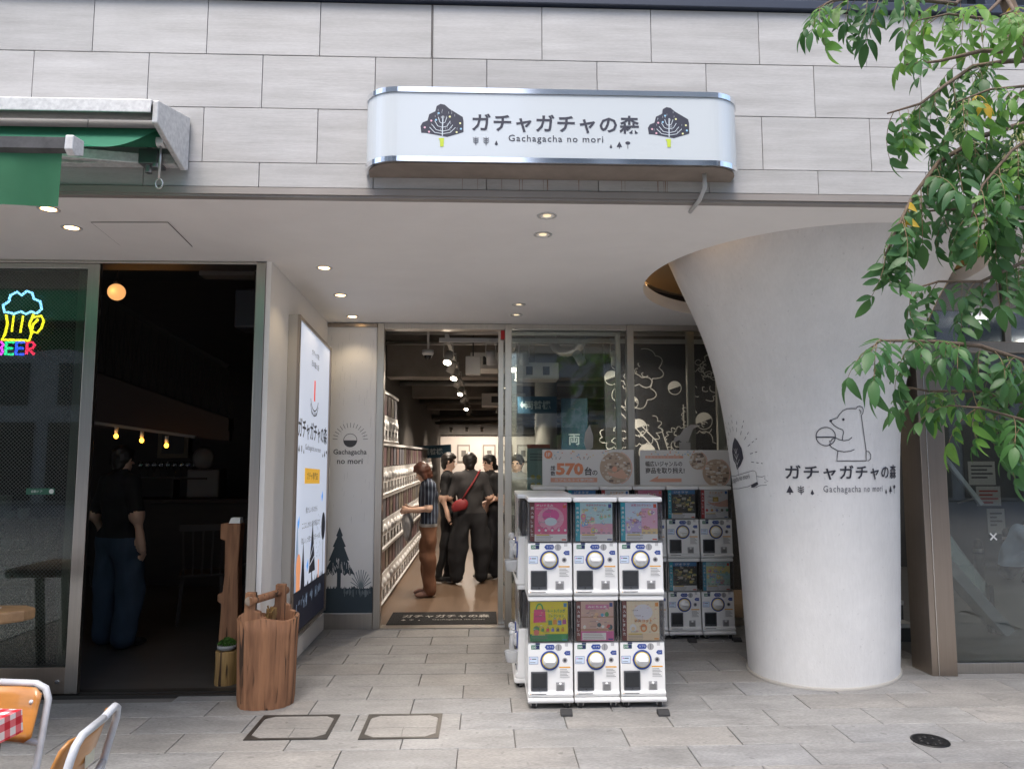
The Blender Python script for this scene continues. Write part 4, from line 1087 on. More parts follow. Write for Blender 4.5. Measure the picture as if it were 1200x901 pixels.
PAL = {}
def ink(c):
    key = tuple(round(x, 3) for x in c)
    if key not in PAL: PAL[key] = flat('card_ink_%d' % len(PAL), key, 0.35)
    return PAL[key]
CW, CH = 0.240, 0.246
def card_mesh(spec, seed):
    """A display card: ground, side band with kana, header, generic shapes for the goods and a strip of small print."""
    rr = random.Random(seed); p = Print(); mats = []
    def c(col):
        m = ink(col)
        if m not in mats: mats.append(m)
        return mats.index(m)
    W = (0.8, 0.8, 0.79)
    p.rect(0, CW, 0, CH, c(spec['bg']), 0)
    x0 = 0
    if spec.get('band'):
        p.rect(0, 0.030, 0, CH, c(spec['band']), 1); x0 = 0.030
        for k, ch in enumerate(spec.get('bandtext', '再入荷しました')): p.text(ch, 0.006, CH - 0.045 - k * 0.028, 0.018, c(W), 2, bold=0.01)
    kind = spec['kind']
    fp = spec.get('foot', W)
    if kind != 'goods': p.rect(x0, CW, 0, 0.045, c(fp), 1)
    for k in range(4):
        p.rect(x0 + 0.008, x0 + 0.09 + rr.uniform(0, .03), 0.008 + k * .009, 0.0105 + k * .009, c((0.2, 0.2, 0.22)), 2)
    p.rect(x0 + 0.012, x0 + 0.095, 0.038, 0.044, c((0.8, 0.6, 0.1)), 2); p.rect(CW - .035, CW - .006, 0.006, 0.014, c(spec.get('tag', (0.7, 0.1, 0.05))), 2)
    p.rect(CW - 0.026, CW - 0.006, CH - 0.034, CH - 0.010, c(spec.get('tag', (0.7, 0.1, 0.05))), 2)
    cx_ = (x0 + CW) / 2
    if kind == 'plush':                        # one large soft shape with a row of small ones
        p.disc(cx_, 0.145, 0.085, c(spec['glow']), 1, 24, ry=0.075)
        for k in range(5): p.disc(x0 + .03 + k * .042, 0.075, 0.012, c(spec['c2']), 2, 10, ry=.016); p.disc(x0 + .03 + k * .042, 0.07, 0.008, c(W), 3, 10)
        p.disc(cx_, 0.165, 0.055, c(spec['c1']), 2, 20, ry=.04); p.disc(cx_, 0.125, 0.04, c(spec['c3']), 2, 20, ry=.026)
        p.text(spec['title'], x0 + .012, CH - .026, 0.016, c(W), 3, bold=.02, width=.11); p.text(spec['sub'], x0 + .012, CH - .044, 0.012, c(W), 3, width=.13)
    elif kind == 'panels':                     # coloured panels with round and oval charms
        for (a0, a1, b0, b1, col) in spec['panels']: p.rect(x0 + a0 * (CW - x0), x0 + a1 * (CW - x0), b0 * CH, b1 * CH, c(col), 1)
        cols = spec['cols']
        for k in range(spec.get('n', 22)):
            a, b = rr.uniform(x0 + .014, CW - .016), rr.uniform(0.062, CH - 0.035); r_ = rr.uniform(.007, .017)
            p.disc(a, b, r_, c(cols[k % len(cols)]), 2 + k % 3, 12, ry=r_ * rr.uniform(.7, 1.35))
            p.disc(a + r_ * .1, b + r_ * .3, r_ * .45, c(cols[(k + 2) % len(cols)]), 5 + k % 2, 8)
        p.text(spec['title'], cx_, CH - .024, 0.014, c(spec.get('tc', (0.6, 0.1, 0.2))), 7, align='C', bold=.02, width=.13)
        for k in range(6): p.rect(x0 + .012 + k * .033, x0 + .03 + k * .033, 0.05, 0.056, c((0.3, .3, .35)), 6)
    elif kind == 'bag':                        # tote bags on yellow
        def bag(u, v, w_, h_, col, hc):
            p.poly([(u, v), (u + w_, v + w_ * .04), (u + w_ * .94, v + h_), (u + w_ * .06, v + h_ * .96)], c(col), 2)
            p.arc(u + w_ / 2, v + h_ * .95, w_ * .26, 0, 180, w_ * .12, c(hc), 3, ry=h_ * .42)
        bag(0.02, 0.115, 0.08, 0.085, (0.75, 0.07, 0.22), (0.05, 0.35, 0.08))
        for k, (col, hc) in enumerate((((0.1, 0.3, 0.1), (.7, .5, .02)), ((.75, .3, .05), (.1, .3, .5)), ((.1, .25, .55), (.7, .1, .1)), ((.5, .1, .3), (.1, .1, .1)))):
            bag(0.115 + k * 0.03, 0.10 + (k % 2) * .004, 0.026, 0.03, col, hc)
        for k in range(5): bag(0.07 + k * .032, 0.06, 0.02, 0.02, [(.1, .3, .1), (.7, .1, .1), (.2, .2, .5), (.1, .1, .1), (.6, .3, .05)][k], (.1, .1, .1))
        p.disc(0.04, 0.075, 0.02, c((.1, .35, .1)), 2, 14); p.disc(0.04, 0.055, 0.018, c((.7, .2, .15)), 3, 14)
        p.text('トートバッグ', 0.115, CH - .07, .024, c((.05, .3, .08)), 3, bold=.03, width=.11); p.text('コレクション', 0.115, CH - .098, .02, c((.05, .25, .1)), 3, bold=.02, width=.10)
        p.rect(CW - .04, CW - .01, .012, .038, c((.05, .35, .12)), 2)
    elif kind == 'grid':                       # tile ground with one large soft animal-free shape and small goods
        for k in range(9): p.line([(x0 + .005 + k * .025, .05), (x0 + .005 + k * .025, CH)], .0015, c((.8, .6, .35)), 1)
        for k in range(8): p.line([(x0, .06 + k * .025), (CW, .06 + k * .025)], .0015, c((.8, .6, .35)), 1)
        p.disc(cx_, .175, .062, c(spec['c1']), 2, 22, ry=.05)
        for k in range(3): p.disc(x0 + .04 + k * .068, .078, .022, c(spec['cols'][k]), 2, 14, ry=.026); p.disc(x0 + .04 + k * .068, .074, .012, c((.75, .6, .4)), 3, 10)
        p.text('マスコット', cx_, .112, .02, c((.75, .25, .05)), 4, align='C', bold=.03, width=.12)
    elif kind == 'goods':                      # figures on a shelf
        p.rect(x0, CW, 0, .06, c(spec['foot']), 1); p.rect(x0 + .008, CW - .05, .006, .05, c(W), 2)
        for k in range(4): p.rect(x0 + .014, CW - .06 - k * .006, .012 + k * .01, .0145 + k * .01, c((.3, .25, .2)), 3)
        p.rect(x0, CW, .062, .075, c((.5, .3, .2)), 1); p.rect(x0, CW, .145, .152, c((.42, .24, .16)), 1)
        for k in range(12):
            a, b = rr.uniform(x0 + .02, CW - .02), .09 + .065 * (k % 2) + rr.uniform(-.006, .01); r_ = rr.uniform(.008, .016)
            p.disc(a, b, r_, c(spec['cols'][k % len(spec['cols'])]), 2 + k % 3, 12, ry=r_ * rr.uniform(.8, 1.3))
        p.rect(x0 + .03, CW - .03, CH - .05, CH - .02, c(spec['c1']), 2); p.text(spec['title'], cx_, CH - .042, .015, c(W), 3, align='C', bold=.02, width=.12)
    elif kind == 'photo':                      # dark picture with small lit shapes
        for k in range(40):
            a, b = rr.uniform(x0 + .01, CW - .01), rr.uniform(.07, CH - .05); s_ = rr.uniform(.006, .02)
            p.rect(a - s_, a + s_, b - s_ * .6, b + s_ * .6, c(spec['cols'][k % len(spec['cols'])]), 2 + k % 4)
        p.rect(x0, CW, CH - .035, CH, c(spec['c1']), 6); p.text(spec['title'], x0 + .02, CH - .027, .018, c(W), 7, bold=.02, width=.13)
    elif kind == 'hand':                       # open hand holding a little box
        p.poly([(x0 + .03, .15), (x0 + .06, .135), (x0 + .13, .14), (CW, .165), (CW, .10), (x0 + .13, .10), (x0 + .07, .115), (x0 + .03, .138)], c((.72, .42, .32)), 2)
        p.rect(x0 + .075, x0 + .125, .145, .185, c((.55, .38, .1)), 3); p.rect(x0 + .085, x0 + .115, .15, .17, c((.75, .55, .2)), 4)
        p.text(spec['title'], cx_, CH - .035, .02, c((.75, .35, .1)), 3, align='C', bold=.02, width=.12)
        for k in range(5): p.disc(x0 + .02 + k * .045, .07, .012, c(((.6, .1, .1), (.7, .4, .1), (.2, .3, .5), (.2, .15, .1), (.1, .3, .15))[k]), 3, 10)
    for k in range(34):                        # fine print and sparkles
        a, b = rr.uniform(x0 + .006, CW - .02), rr.uniform(.05, CH - .012); w2 = rr.uniform(.003, .016)
        p.rect(a, a + w2, b, b + rr.uniform(.0015, .004), c(((.8, .8, .79), (.75, .7, .3), (.25, .2, .25), (.7, .25, .35))[k % 4]), 9)
    for k in range(5):
        p.text('新登場全種', x0 + .01 + rr.uniform(0, .1), .052 + k * .033, .008, c((.25, .2, .22)), 9, width=.04)
    mb = p.mb(lambda u, v, d: (-0.128 + u, 0.0215 - d, 0.341 + v), 0.0004)
    me = bpy.data.meshes.new('display_card'); me.from_pydata(mb.v, [], mb.f)
    for m in mats: me.materials.append(m)
    me.polygons.foreach_set('material_index', mb.m)
    return me
BR = (0.16, 0.035, 0.03); TQ = (0.03, 0.38, 0.48)
CARDS = {
 'pink': dict(kind='plush', bg=(0.75, 0.13, 0.28), band=BR, glow=(0.78, 0.35, 0.48), c1=(0.75, 0.10, 0.35), c2=(0.7, 0.12, 0.3), c3=(0.65, 0.75, 0.8), title='ぬいぐるみ', sub='マスコットコレクション'),
 'charms': dict(kind='panels', bg=(0.55, 0.72, 0.78), band=TQ, bandtext='新商品入荷中!', panels=((0, 1, .18, .45, (.75, .4, .5)), (0, 1, .45, 1, (.5, .72, .75))), cols=((.75, .6, .2), (.3, .6, .4), (.2, .45, .7), (.75, .3, .4), (.8, .75, .6)), title='キラキラチャーム', tag=(.05, .08, .3), n=26),
 'pastel': dict(kind='panels', bg=(0.6, 0.72, 0.85), band=TQ, bandtext='新商品入荷中!', panels=((0, .5, .2, .52, (.55, .45, .72)), (.5, 1, .3, .85, (.78, .45, .6)), (.5, 1, .18, .32, (.78, .6, .3))), cols=((.8, .75, .75), (.72, .3, .35), (.35, .25, .5), (.78, .6, .3), (.75, .45, .55)), title='お花コレクション', n=20),
 'bags': dict(kind='bag', bg=(0.78, 0.66, 0.03), band=None, foot=(0.03, 0.28, 0.09), tag=(.05, .25, .5)),
 'shelf': dict(kind='goods', bg=(0.62, 0.42, 0.35), band=BR, cols=((.05, .1, .12), (.1, .3, .12), (.78, .78, .76), (.1, .35, .55), (.6, .1, .1), (.75, .5, .3)), c1=(.6, .2, .35), title='みにちゅあ', foot=(.65, .15, .35), tag=(.05, .08, .25)),
 'grid': dict(kind='grid', bg=(0.80, 0.70, 0.52), band=BR, c1=(0.72, 0.72, 0.78), cols=((.75, .75, .75), (.75, .3, .1), (.6, .3, .12)), tag=(.75, .3, .05), foot=(.78, .62, .42)),
 'night': dict(kind='photo', bg=(0.05, 0.055, 0.05), band=TQ, cols=((.6, .5, .15), (.1, .14, .1), (.3, .25, .12), (.06, .05, .04), (.5, .48, .4)), c1=(.06, .2, .42), title='ジオラマ'),
 'hand': dict(kind='hand', bg=(0.78, 0.77, 0.74), band=(.45, .05, .05), title='ミニチュア', tag=(.05, .15, .4)),
 'sweets': dict(kind='panels', bg=(0.45, 0.68, 0.68), band=(.1, .35, .5), panels=((0, 1, .6, .85, (.78, .7, .3)), (0, 1, .2, .4, (.5, .7, .6))), cols=((.75, .3, .35), (.8, .7, .3), (.3, .6, .5), (.8, .8, .75), (.4, .5, .75)), title='スイーツ', n=30),
 'magenta': dict(kind='panels', bg=(0.6, 0.2, 0.3), band=BR, panels=((0, 1, .5, .8, (.35, .12, .15)),), cols=((.7, .5, .4), (.7, .2, .3), (.2, .15, .2), (.75, .7, .65)), title='ガチャ', n=18),
}
CM = {k: card_mesh(v, i + 11) for i, (k, v) in enumerate(CARDS.items())}

def capsule_machine(label, card, loc, rz=0.0, casters=False, group=None, detail=True):
    t = thing('capsule_machine', label, 'capsule machine', loc, rz, group)
    mk('body', MM['body'], t, 0.006, 2); mk('lid', MM['lid'], t, 0.008, 2)
    mk('clear_case', MM['clear_case'], t); mk('capsule_bin', MM['capsule_bin'], t)
    mk('display_card', CM[card], t)
    dd = mk('dial', MM['dial'], t); mk('grip', MM['grip'], dd, 0.004, 2)
    mk('outlet', MM['outlet'], t, 0.002, 1); mk('coin_return', MM['coin_return'], t)
    if detail: mk('stickers', MM['stickers'], t)
    if casters:
        mk('base_skirt', MM['base_skirt'], t, 0.008, 2)
        for x, y_ in ((-0.105, 0.03), (0.105, 0.03), (-0.105, 0.35), (0.105, 0.35)): mk('caster', MM['caster'], t, loc=(x, y_, -ZL), rot=(0, 0, random.uniform(-.6, .6)))
    return t
ZL, ZU = 0.068, 0.068 + UH + 0.002
# island nearest the street
isl = (('upper', (('pink', 'pink poster'), ('charms', 'pale blue and pink poster'), ('pastel', 'blue, lilac and pink panelled poster'))),
       ('lower', (('bags', 'yellow tote bag poster'), ('shelf', 'brown poster of small figures'), ('grid', 'cream grid poster with large white shape'))))
for lev, cs in isl:
    for k, (cd, txt) in enumerate(cs):
        capsule_machine('white capsule machine with %s, %s tier of front island' % (txt, lev), cd, (0.273 + UW / 2 + k * 0.2945, 4.765, ZU if lev == 'upper' else ZL), 0, lev == 'lower', 'capsule machines on the front island')
for lev, z in (('upper', ZU), ('lower', ZL)):
    for k in range(2):
        capsule_machine('%s capsule machine facing the entrance on the island side, %s' % (lev, ('beside the front row', 'far column')[k]), ('magenta', 'shelf')[k] if lev == 'upper' else ('hand', 'magenta')[k], (0.215, 5.325 + k * 0.2945, z), -math.pi / 2, lev == 'lower', 'capsule machines on the front island', False)
# clear capsule trays that hang on the entrance side of the island
def frost():
    if 'frosted_tray' in MATS: return MATS['frosted_tray']
    m, nt, out = _nt('frosted_tray'); L = nt.links.new
    b = nt.nodes.new('ShaderNodeBsdfPrincipled'); b.inputs['Base Color'].default_value = (.8, .82, .84, 1); b.inputs['Roughness'].default_value = .15
    t = nt.nodes.new('ShaderNodeBsdfTransparent'); x = nt.nodes.new('ShaderNodeMixShader'); x.inputs[0].default_value = .45
    L(t.outputs[0], x.inputs[1]); L(b.outputs[0], x.inputs[2]); L(x.outputs[0], out.inputs[0]); MATS['frosted_tray'] = m
    return m
for z, lab in ((0.77, 'clear plastic capsule tray on the upper entrance-side machine'), (0.15, 'clear plastic capsule tray on the lower entrance-side machine')):
    tr = thing('capsule_tray', lab, 'tray', (0.19, 5.33, z))
    mb = MB(); mb.lathe([(0.02, 0.0), (0.04, 0.01), (0.05, 0.075), (0.052, 0.08), (0.046, 0.075), (0.036, 0.018), (0.0001, 0.012)], (0.0, -0.06, 0), 20); mb.build('bowl', frost(), tr)
    mb = MB(); mb.tube([(0.0, -0.06, 0.09), (0.0, -0.06, 0.17), (0.01, -0.06, 0.22)], [0.02, 0.014, 0.02], 10); mb.sphere((0.0, -0.06, 0.25), 0.024); mb.sphere((0.0, -0.06, 0.20), 0.02); mb.build('hanger', frost(), tr)
# black rubber stops in front of the wheels
for (x, y_, lab) in ((0.505, 4.66, 'black rubber floor stop before the left machine of the island'), (1.10, 4.64, 'black rubber floor stop before the right machine of the island'), (1.775, 6.39, 'black rubber floor stop under the rear machine row, left'), (2.165, 6.40, 'black rubber floor stop under the rear machine row, by the column')):
    mb = MB(); mb.prism([(-0.03, 0), (0.03, 0), (0.03, 0.028), (0.0, 0.032), (-0.028, 0.012)], -0.036, 0.036, 'X')
    o = mb.build('wheel_stop', flat('black_rubber', (0.025, 0.025, 0.027), 0.7), None, 0.003); o.location = (x, y_, 0.0); tag(o, lab, 'wheel stop')
# rear row under the banners
rc = (('sweets', 'night', 'hand', 'magenta', 'night', 'hand'), ('hand', 'magenta', 'sweets', 'grid', 'night', 'sweets'))
for k in range(6):
    x = 0.42 + UW / 2 + k * 0.2945
    pos = ('leftmost', 'second from the left', 'third from the left', 'third from the column', 'second from the column', 'next to the column')[k]
    for lev, z in ((0, ZU), (1, ZL)):
        what = {4: ('dark poster', 'dark poster')[lev], 5: ('poster of an open hand', 'pastel sweets poster')[lev]}.get(k, '')
        capsule_machine('%s rear-row capsule machine %s%s' % (('upper', 'lower')[lev], pos, (' with ' + what) if what else ''), rc[lev][k], (x, 6.47, z), 0, lev == 1, 'capsule machines in the rear row', k >= 3)

# banners standing on the rear row
M_bw = flat('banner_white', (0.78, 0.77, 0.76))
BI = [flat('banner_paper', (0.78, 0.76, 0.75)), flat('banner_orange', (0.78, 0.30, 0.16)), flat('banner_text', (0.10, 0.09, 0.09)), flat('banner_blue', (0.2, 0.5, 0.7)), flat('banner_yellow', (.78, .6, .2)), flat('banner_tan', (0.55, 0.42, 0.32)), flat('banner_dark', (0.25, 0.19, 0.16)), flat('banner_cream', (0.72, 0.64, 0.55)), flat('banner_skin', (0.75, 0.48, 0.36)), flat('banner_salmon', (.78, .42, .3))]
def banner(label, x0, w_, h_, draw):
    t = thing('printed_banner', label, 'banner', (x0, 6.70, 1.3145))
    mb = MB(); mb.box(0, w_, 0.0, 0.006, 0, h_); mb.build('board', M_bw, t)
    p = Print(); draw(p, w_, h_); p.build('print', onY(0, 0, -0.0005), BI, t)
    return t
def confetti(p, w_, h_, seed, lo=.72):
    rr = random.Random(seed)
    for k in range(22):
        a, b = rr.uniform(.1, w_ * .72), rr.uniform(h_ * lo, h_ * .97); s_ = .008; an = rr.uniform(0, 3)
        p.poly([(a + s_ * math.cos(an + q * 1.57), b + s_ * .7 * math.sin(an + q * 1.57)) for q in range(4)], (1, 3, 4)[k % 3])
def photo(p, u, v, r_, seed, hand=False):
    rr = random.Random(seed); p.disc(u, v, r_, 5, 1, 32)
    for k in range(70):
        a, q = rr.uniform(0, 6.28), rr.random() ** .5 * r_ * .9; s_ = rr.uniform(.006, .02)
        p.rect(u + q * math.cos(a) - s_, u + q * math.cos(a) + s_, v + q * math.sin(a) - s_ * .6, v + q * math.sin(a) + s_ * .6, (6, 7, 7, 5, 0)[k % 5], 2 + k % 4)
    if hand:
        p.poly([(u - .08, v - .03), (u - .02, v - .05), (u + .06, v - .01), (u + r_ * .8, v - .08), (u + r_ * .55, v - r_ * .7), (u + .01, v - .09), (u - .06, v - .065)], 8, 7); p.disc(u - .01, v - .01, .025, 9, 8, 14)
    p.arc(u, v, r_ + .006, -70, 70, .006, 9, 2)
def draw1(p, w_, h_):
    confetti(p, w_, h_, 2)
    p.disc(.055, h_ - .045, .038, 1); p.text('1F', .055, h_ - .062, .034, 0, align='C', bold=.03)
    p.text('総', .075, .135, .042, 2, bold=.02); p.text('数', .075, .085, .042, 2, bold=.02)
    p.text('570', .125, .09, .112, 1, 3, bold=.05, width=.25); p.text('台', .385, .09, .075, 2, bold=.03); p.text('の', .455, .09, .045, 2, bold=.02)
    p.rect(.075, .50, .028, .068, 9); p.text('カプセルトイ専門店!', .29, .036, .024, 0, align='C', bold=.02, width=.36)
    for a in (.125, .38):
        for q in (-1, 0, 1): p.line([(a + q * .03, h_ - .09), (a + q * .045, h_ - .065)], .004, 2)
    photo(p, w_ - .17, h_ / 2 - .005, .145, 4, True)
def draw2(p, w_, h_):
    confetti(p, w_, h_, 6, .85)
    p.rect(.05, .40, h_ - .075, h_ - .052, 9); p.text('人気キャラクターから', .06, h_ - .072, .016, 0, width=.30)
    p.text('幅広いジャンルの', .05, .168, .05, 2, bold=.02, width=.34); p.text('商品を取り揃え!', .05, .105, .055, 2, bold=.025, width=.36)
    p.poly([(.08, .035), (.17, .085), (.16, .06), (.38, .06), (.38, .028), (.16, .028)], 9); 
    photo(p, w_ - .30, h_ - .10, .078, 9); photo(p, w_ - .135, .11, .125, 10)
banner('white banner reading 570 with a hand photo above the rear machines', 0.522, 0.839, 0.322, draw1)
banner('white banner with an orange arrow beside the column', 1.416, 0.835, 0.318, draw2)
# ================================================================== street: covers in the paving
for (x0, x1, y0, y1, lab) in ((-1.344, -0.88, 4.32, 4.712, 'square paving-filled access cover in front of the log planter'), (-0.705, -0.255, 4.31, 4.705, 'square paving-filled access cover right of the other, toward the machines')):
    t = thing('access_cover', lab, 'access cover', (x0, y0, 0.001))
    w_, h_ = x1 - x0, y1 - y0
    mb = MB(); e = 0.022
    mb.box(0, w_, 0, e, 0, .004); mb.box(0, w_, h_ - e, h_, 0, .004); mb.box(0, e, e, h_ - e, 0, .004); mb.box(w_ - e, w_, e, h_ - e, 0, .004)
    for sx_, sy_ in ((0, 0), (1, 0), (0, 1), (1, 1)):
        a, b = (e if not sx_ else w_ - e), (e if not sy_ else h_ - e); dx, dy = (1 if not sx_ else -1), (1 if not sy_ else -1)
        mb.prism([(a, b), (a + dx * .06, b), (a, b + dy * .05)], 0, .0035, 'Z')
    mb.build('frame', pm('cover_iron', (0.07, 0.065, 0.06), 0.5, 0.5, var=0.4, scale=14), t)
    for (a0, a1, b0, b1) in ((e + .004, w_ * .52, e + .004, h_ * .42), (w_ * .52 + .004, w_ - e - .004, e + .004, h_ * .42), (e + .004, w_ - e - .004, h_ * .42 + .004, h_ - e - .004)):
        mb = MB(); mb.box(a0, a1, b0, b1, -0.001, .0025); mb.build('paving_infill', M_pave2, t)
t = thing('drain_cover', 'round black iron drain cover in the paving by the column', 'drain cover', (2.485, 4.175, 0.0))
mb = MB(); mb.lathe([(0.0001, 0.004), (0.078, 0.004), (0.084, 0.007), (0.098, 0.006), (0.10, 0.0)], n=32, cap=False); mb.build('plate', pm('black_iron', (0.025, 0.025, 0.026), 0.45, 0.6, var=.4, scale=20), t)
for k in range(8):
    a = k * math.pi / 4; mb = MB(); mb.lathe([(0.0001, 0.0085), (0.009, 0.008), (0.012, 0.004)], (0.05 * math.cos(a), 0.05 * math.sin(a), 0), 10, cap=False); mb.build('stud', MATS['black_iron'], t)

# ================================================================== log bucket planter
M_wood = wood('red_log_wood', (0.37, 0.178, 0.088), (0.19, 0.085, 0.042))
M_wood2 = pm('grey_end_grain', (0.42, 0.33, 0.25), 0.8, var=0.4, scale=20)
M_wood3 = wood('yellow_log_bark', (0.46, 0.29, 0.10), (0.22, 0.12, 0.045), scale=12)
t = thing('log_planter', 'hollowed log bucket with carved handle posts in front of the bar', 'planter', (-1.40, 4.93, 0))
rr = random.Random(9); n = 120
def lr(a, base): return base * (1 + .05 * math.sin(2 * a + 1) + .025 * math.sin(5 * a) + .014 * math.sin(11 * a + 2) + .010 * math.sin(23 * a + 1) - .03 * max(0, math.sin(17 * a + 2)) ** 8)
mb = MB(); vs = []; fs = []
prof = [(0.0, .165, 0), (0.05, .172, 0), (0.25, .176, 0), (0.45, .182, 0), (0.545, .186, 0), (0.55, .165, 1), (0.46, .155, 1), (0.40, 0.001, 1)]
for z, r_, _ in prof:
    for j in range(n):
        a = 2 * math.pi * j / n; q = lr(a, r_)
        vs.append((q * math.cos(a), q * .82 * math.sin(a), z + (.012 * math.sin(3 * a) if .3 < z else 0)))
for i in range(len(prof) - 1):
    for j in range(n): fs.append((i * n + j, i * n + (j + 1) % n, (i + 1) * n + (j + 1) % n, (i + 1) * n + j))
mb._add(vs, fs, 0, True)
mb.build('tub', M_wood, t)
for (x, y_, zt) in ((-0.055, -0.110, 0.72), (0.075, 0.10, 0.735)):
    mb = MB(); mb.prism([(x - .05, .47), (x + .05, .47), (x + .075, .56), (x + .045, .57), (x + .04, .60), (x + .01, .61), (x + .01, zt), (x - .055, zt), (x - .06, .60), (x - .085, .58)], y_ - .022, y_ + .022, 'Y')
    mb.build('handle_post', M_wood, t, 0.006)
mb = MB(); mb.tube([(-0.078, -0.150, .67), (-.03, -0.07, .675), (.03, .05, .68), (.07, .16, .685)], [.027, .024, .024, .026], 14); mb.build('handle', M_wood, t)
mb = MB(); mb.lathe([(0.0001, -0.002), (0.02, -0.001), (0.029, 0.002), (0.029, 0.01)], (-.078, -.151, .67), 16, axis='Y', cap=False); mb.build('handle_end', M_wood2, t)
mb = MB(); 
for k in range(14): a = rr.uniform(0, 6.28); mb.bar((.02 + .06 * math.cos(a), .03 * math.sin(a), .42), (.02 + .03 * math.cos(a + 2), .05 * math.sin(a + 2), .56 + rr.uniform(0, .06)), .016, .008)
o = mb.build('dry_bark', M_wood3, t); o['kind'] = 'stuff'

# carved post and stump with moss just inside the bar
t = thing('carved_post', 'tall carved timber post just inside the bar doorway', 'post', (-1.83, 5.52, 0))
mb = MB(); mb.prism([(-.075, 0), (.055, 0), (.06, .5), (.05, .8), (.06, 1.09), (-.085, 1.09), (-.085, .98), (-.05, .97), (-.045, .72), (-.055, .60), (-.09, .59), (-.09, .54), (-.06, .52), (-.07, .3)], -.05, .05, 'Y'); mb.build('timber', M_wood, t, 0.008)
mb = MB(); mb.hexa([(-.03, -.04, 1.092), (.05, -.04, 1.092), (.05, .04, 1.092), (-.03, .04, 1.092), (-.02, -.02, 1.13), (.045, -.02, 1.13), (.045, .04, 1.13), (-.02, .04, 1.13)]); mb.build('card_holder', M_paper, t)
t = thing('log_stump', 'short bark-covered stump carrying a moss pot by the bar jamb', 'stump', (-1.80, 5.36, 0))
mb = MB(); vs = []; fs = []
prof = [(0, .072), (.02, .075), (.12, .071), (.225, .072), (.23, .066), (.231, .001)]
for z, r_ in prof:
    for j in range(32): a = 2 * math.pi * j / 32; q = lr(a, r_); vs.append((q * math.cos(a), q * math.sin(a), z))
for i in range(len(prof) - 1):
    for j in range(32): fs.append((i * 32 + j, i * 32 + (j + 1) % 32, (i + 1) * 32 + (j + 1) % 32, (i + 1) * 32 + j))
mb._add(vs, fs, 0, True); mb.build('log', M_wood3, t)
t = thing('moss_pot', 'low grey dish of green moss on the stump', 'plant pot', (-1.80, 5.36, 0.233))
mb = MB(); mb.lathe([(0.045, 0), (0.062, .008), (.066, .035), (.06, .035), (.05, .02), (.0001, .02)]); mb.build('dish', pm('grey_ceramic', (.3, .3, .29), .4), t)
mb = MB(); rr = random.Random(4)
for k in range(500):
    a, q = rr.uniform(0, 6.28), rr.random() ** .5 * .062; c_ = Vector((q * math.cos(a), q * math.sin(a), .03 + .05 * (1 - (q / .065) ** 2) * rr.uniform(.6, 1)))
    d_ = Vector((rr.uniform(-1, 1), rr.uniform(-1, 1), rr.uniform(.2, 1))).normalized() * .014; e_ = d_.cross(Vector((rr.uniform(-1, 1), rr.uniform(-1, 1), .3))).normalized() * .006
    mb._add([c_ - e_, c_ + e_, c_ + d_], [(0, 1, 2)])
o = mb.build('moss', pm('moss_green', (0.08, 0.20, 0.025), 0.8, var=.5, scale=60), t); o['kind'] = 'stuff'

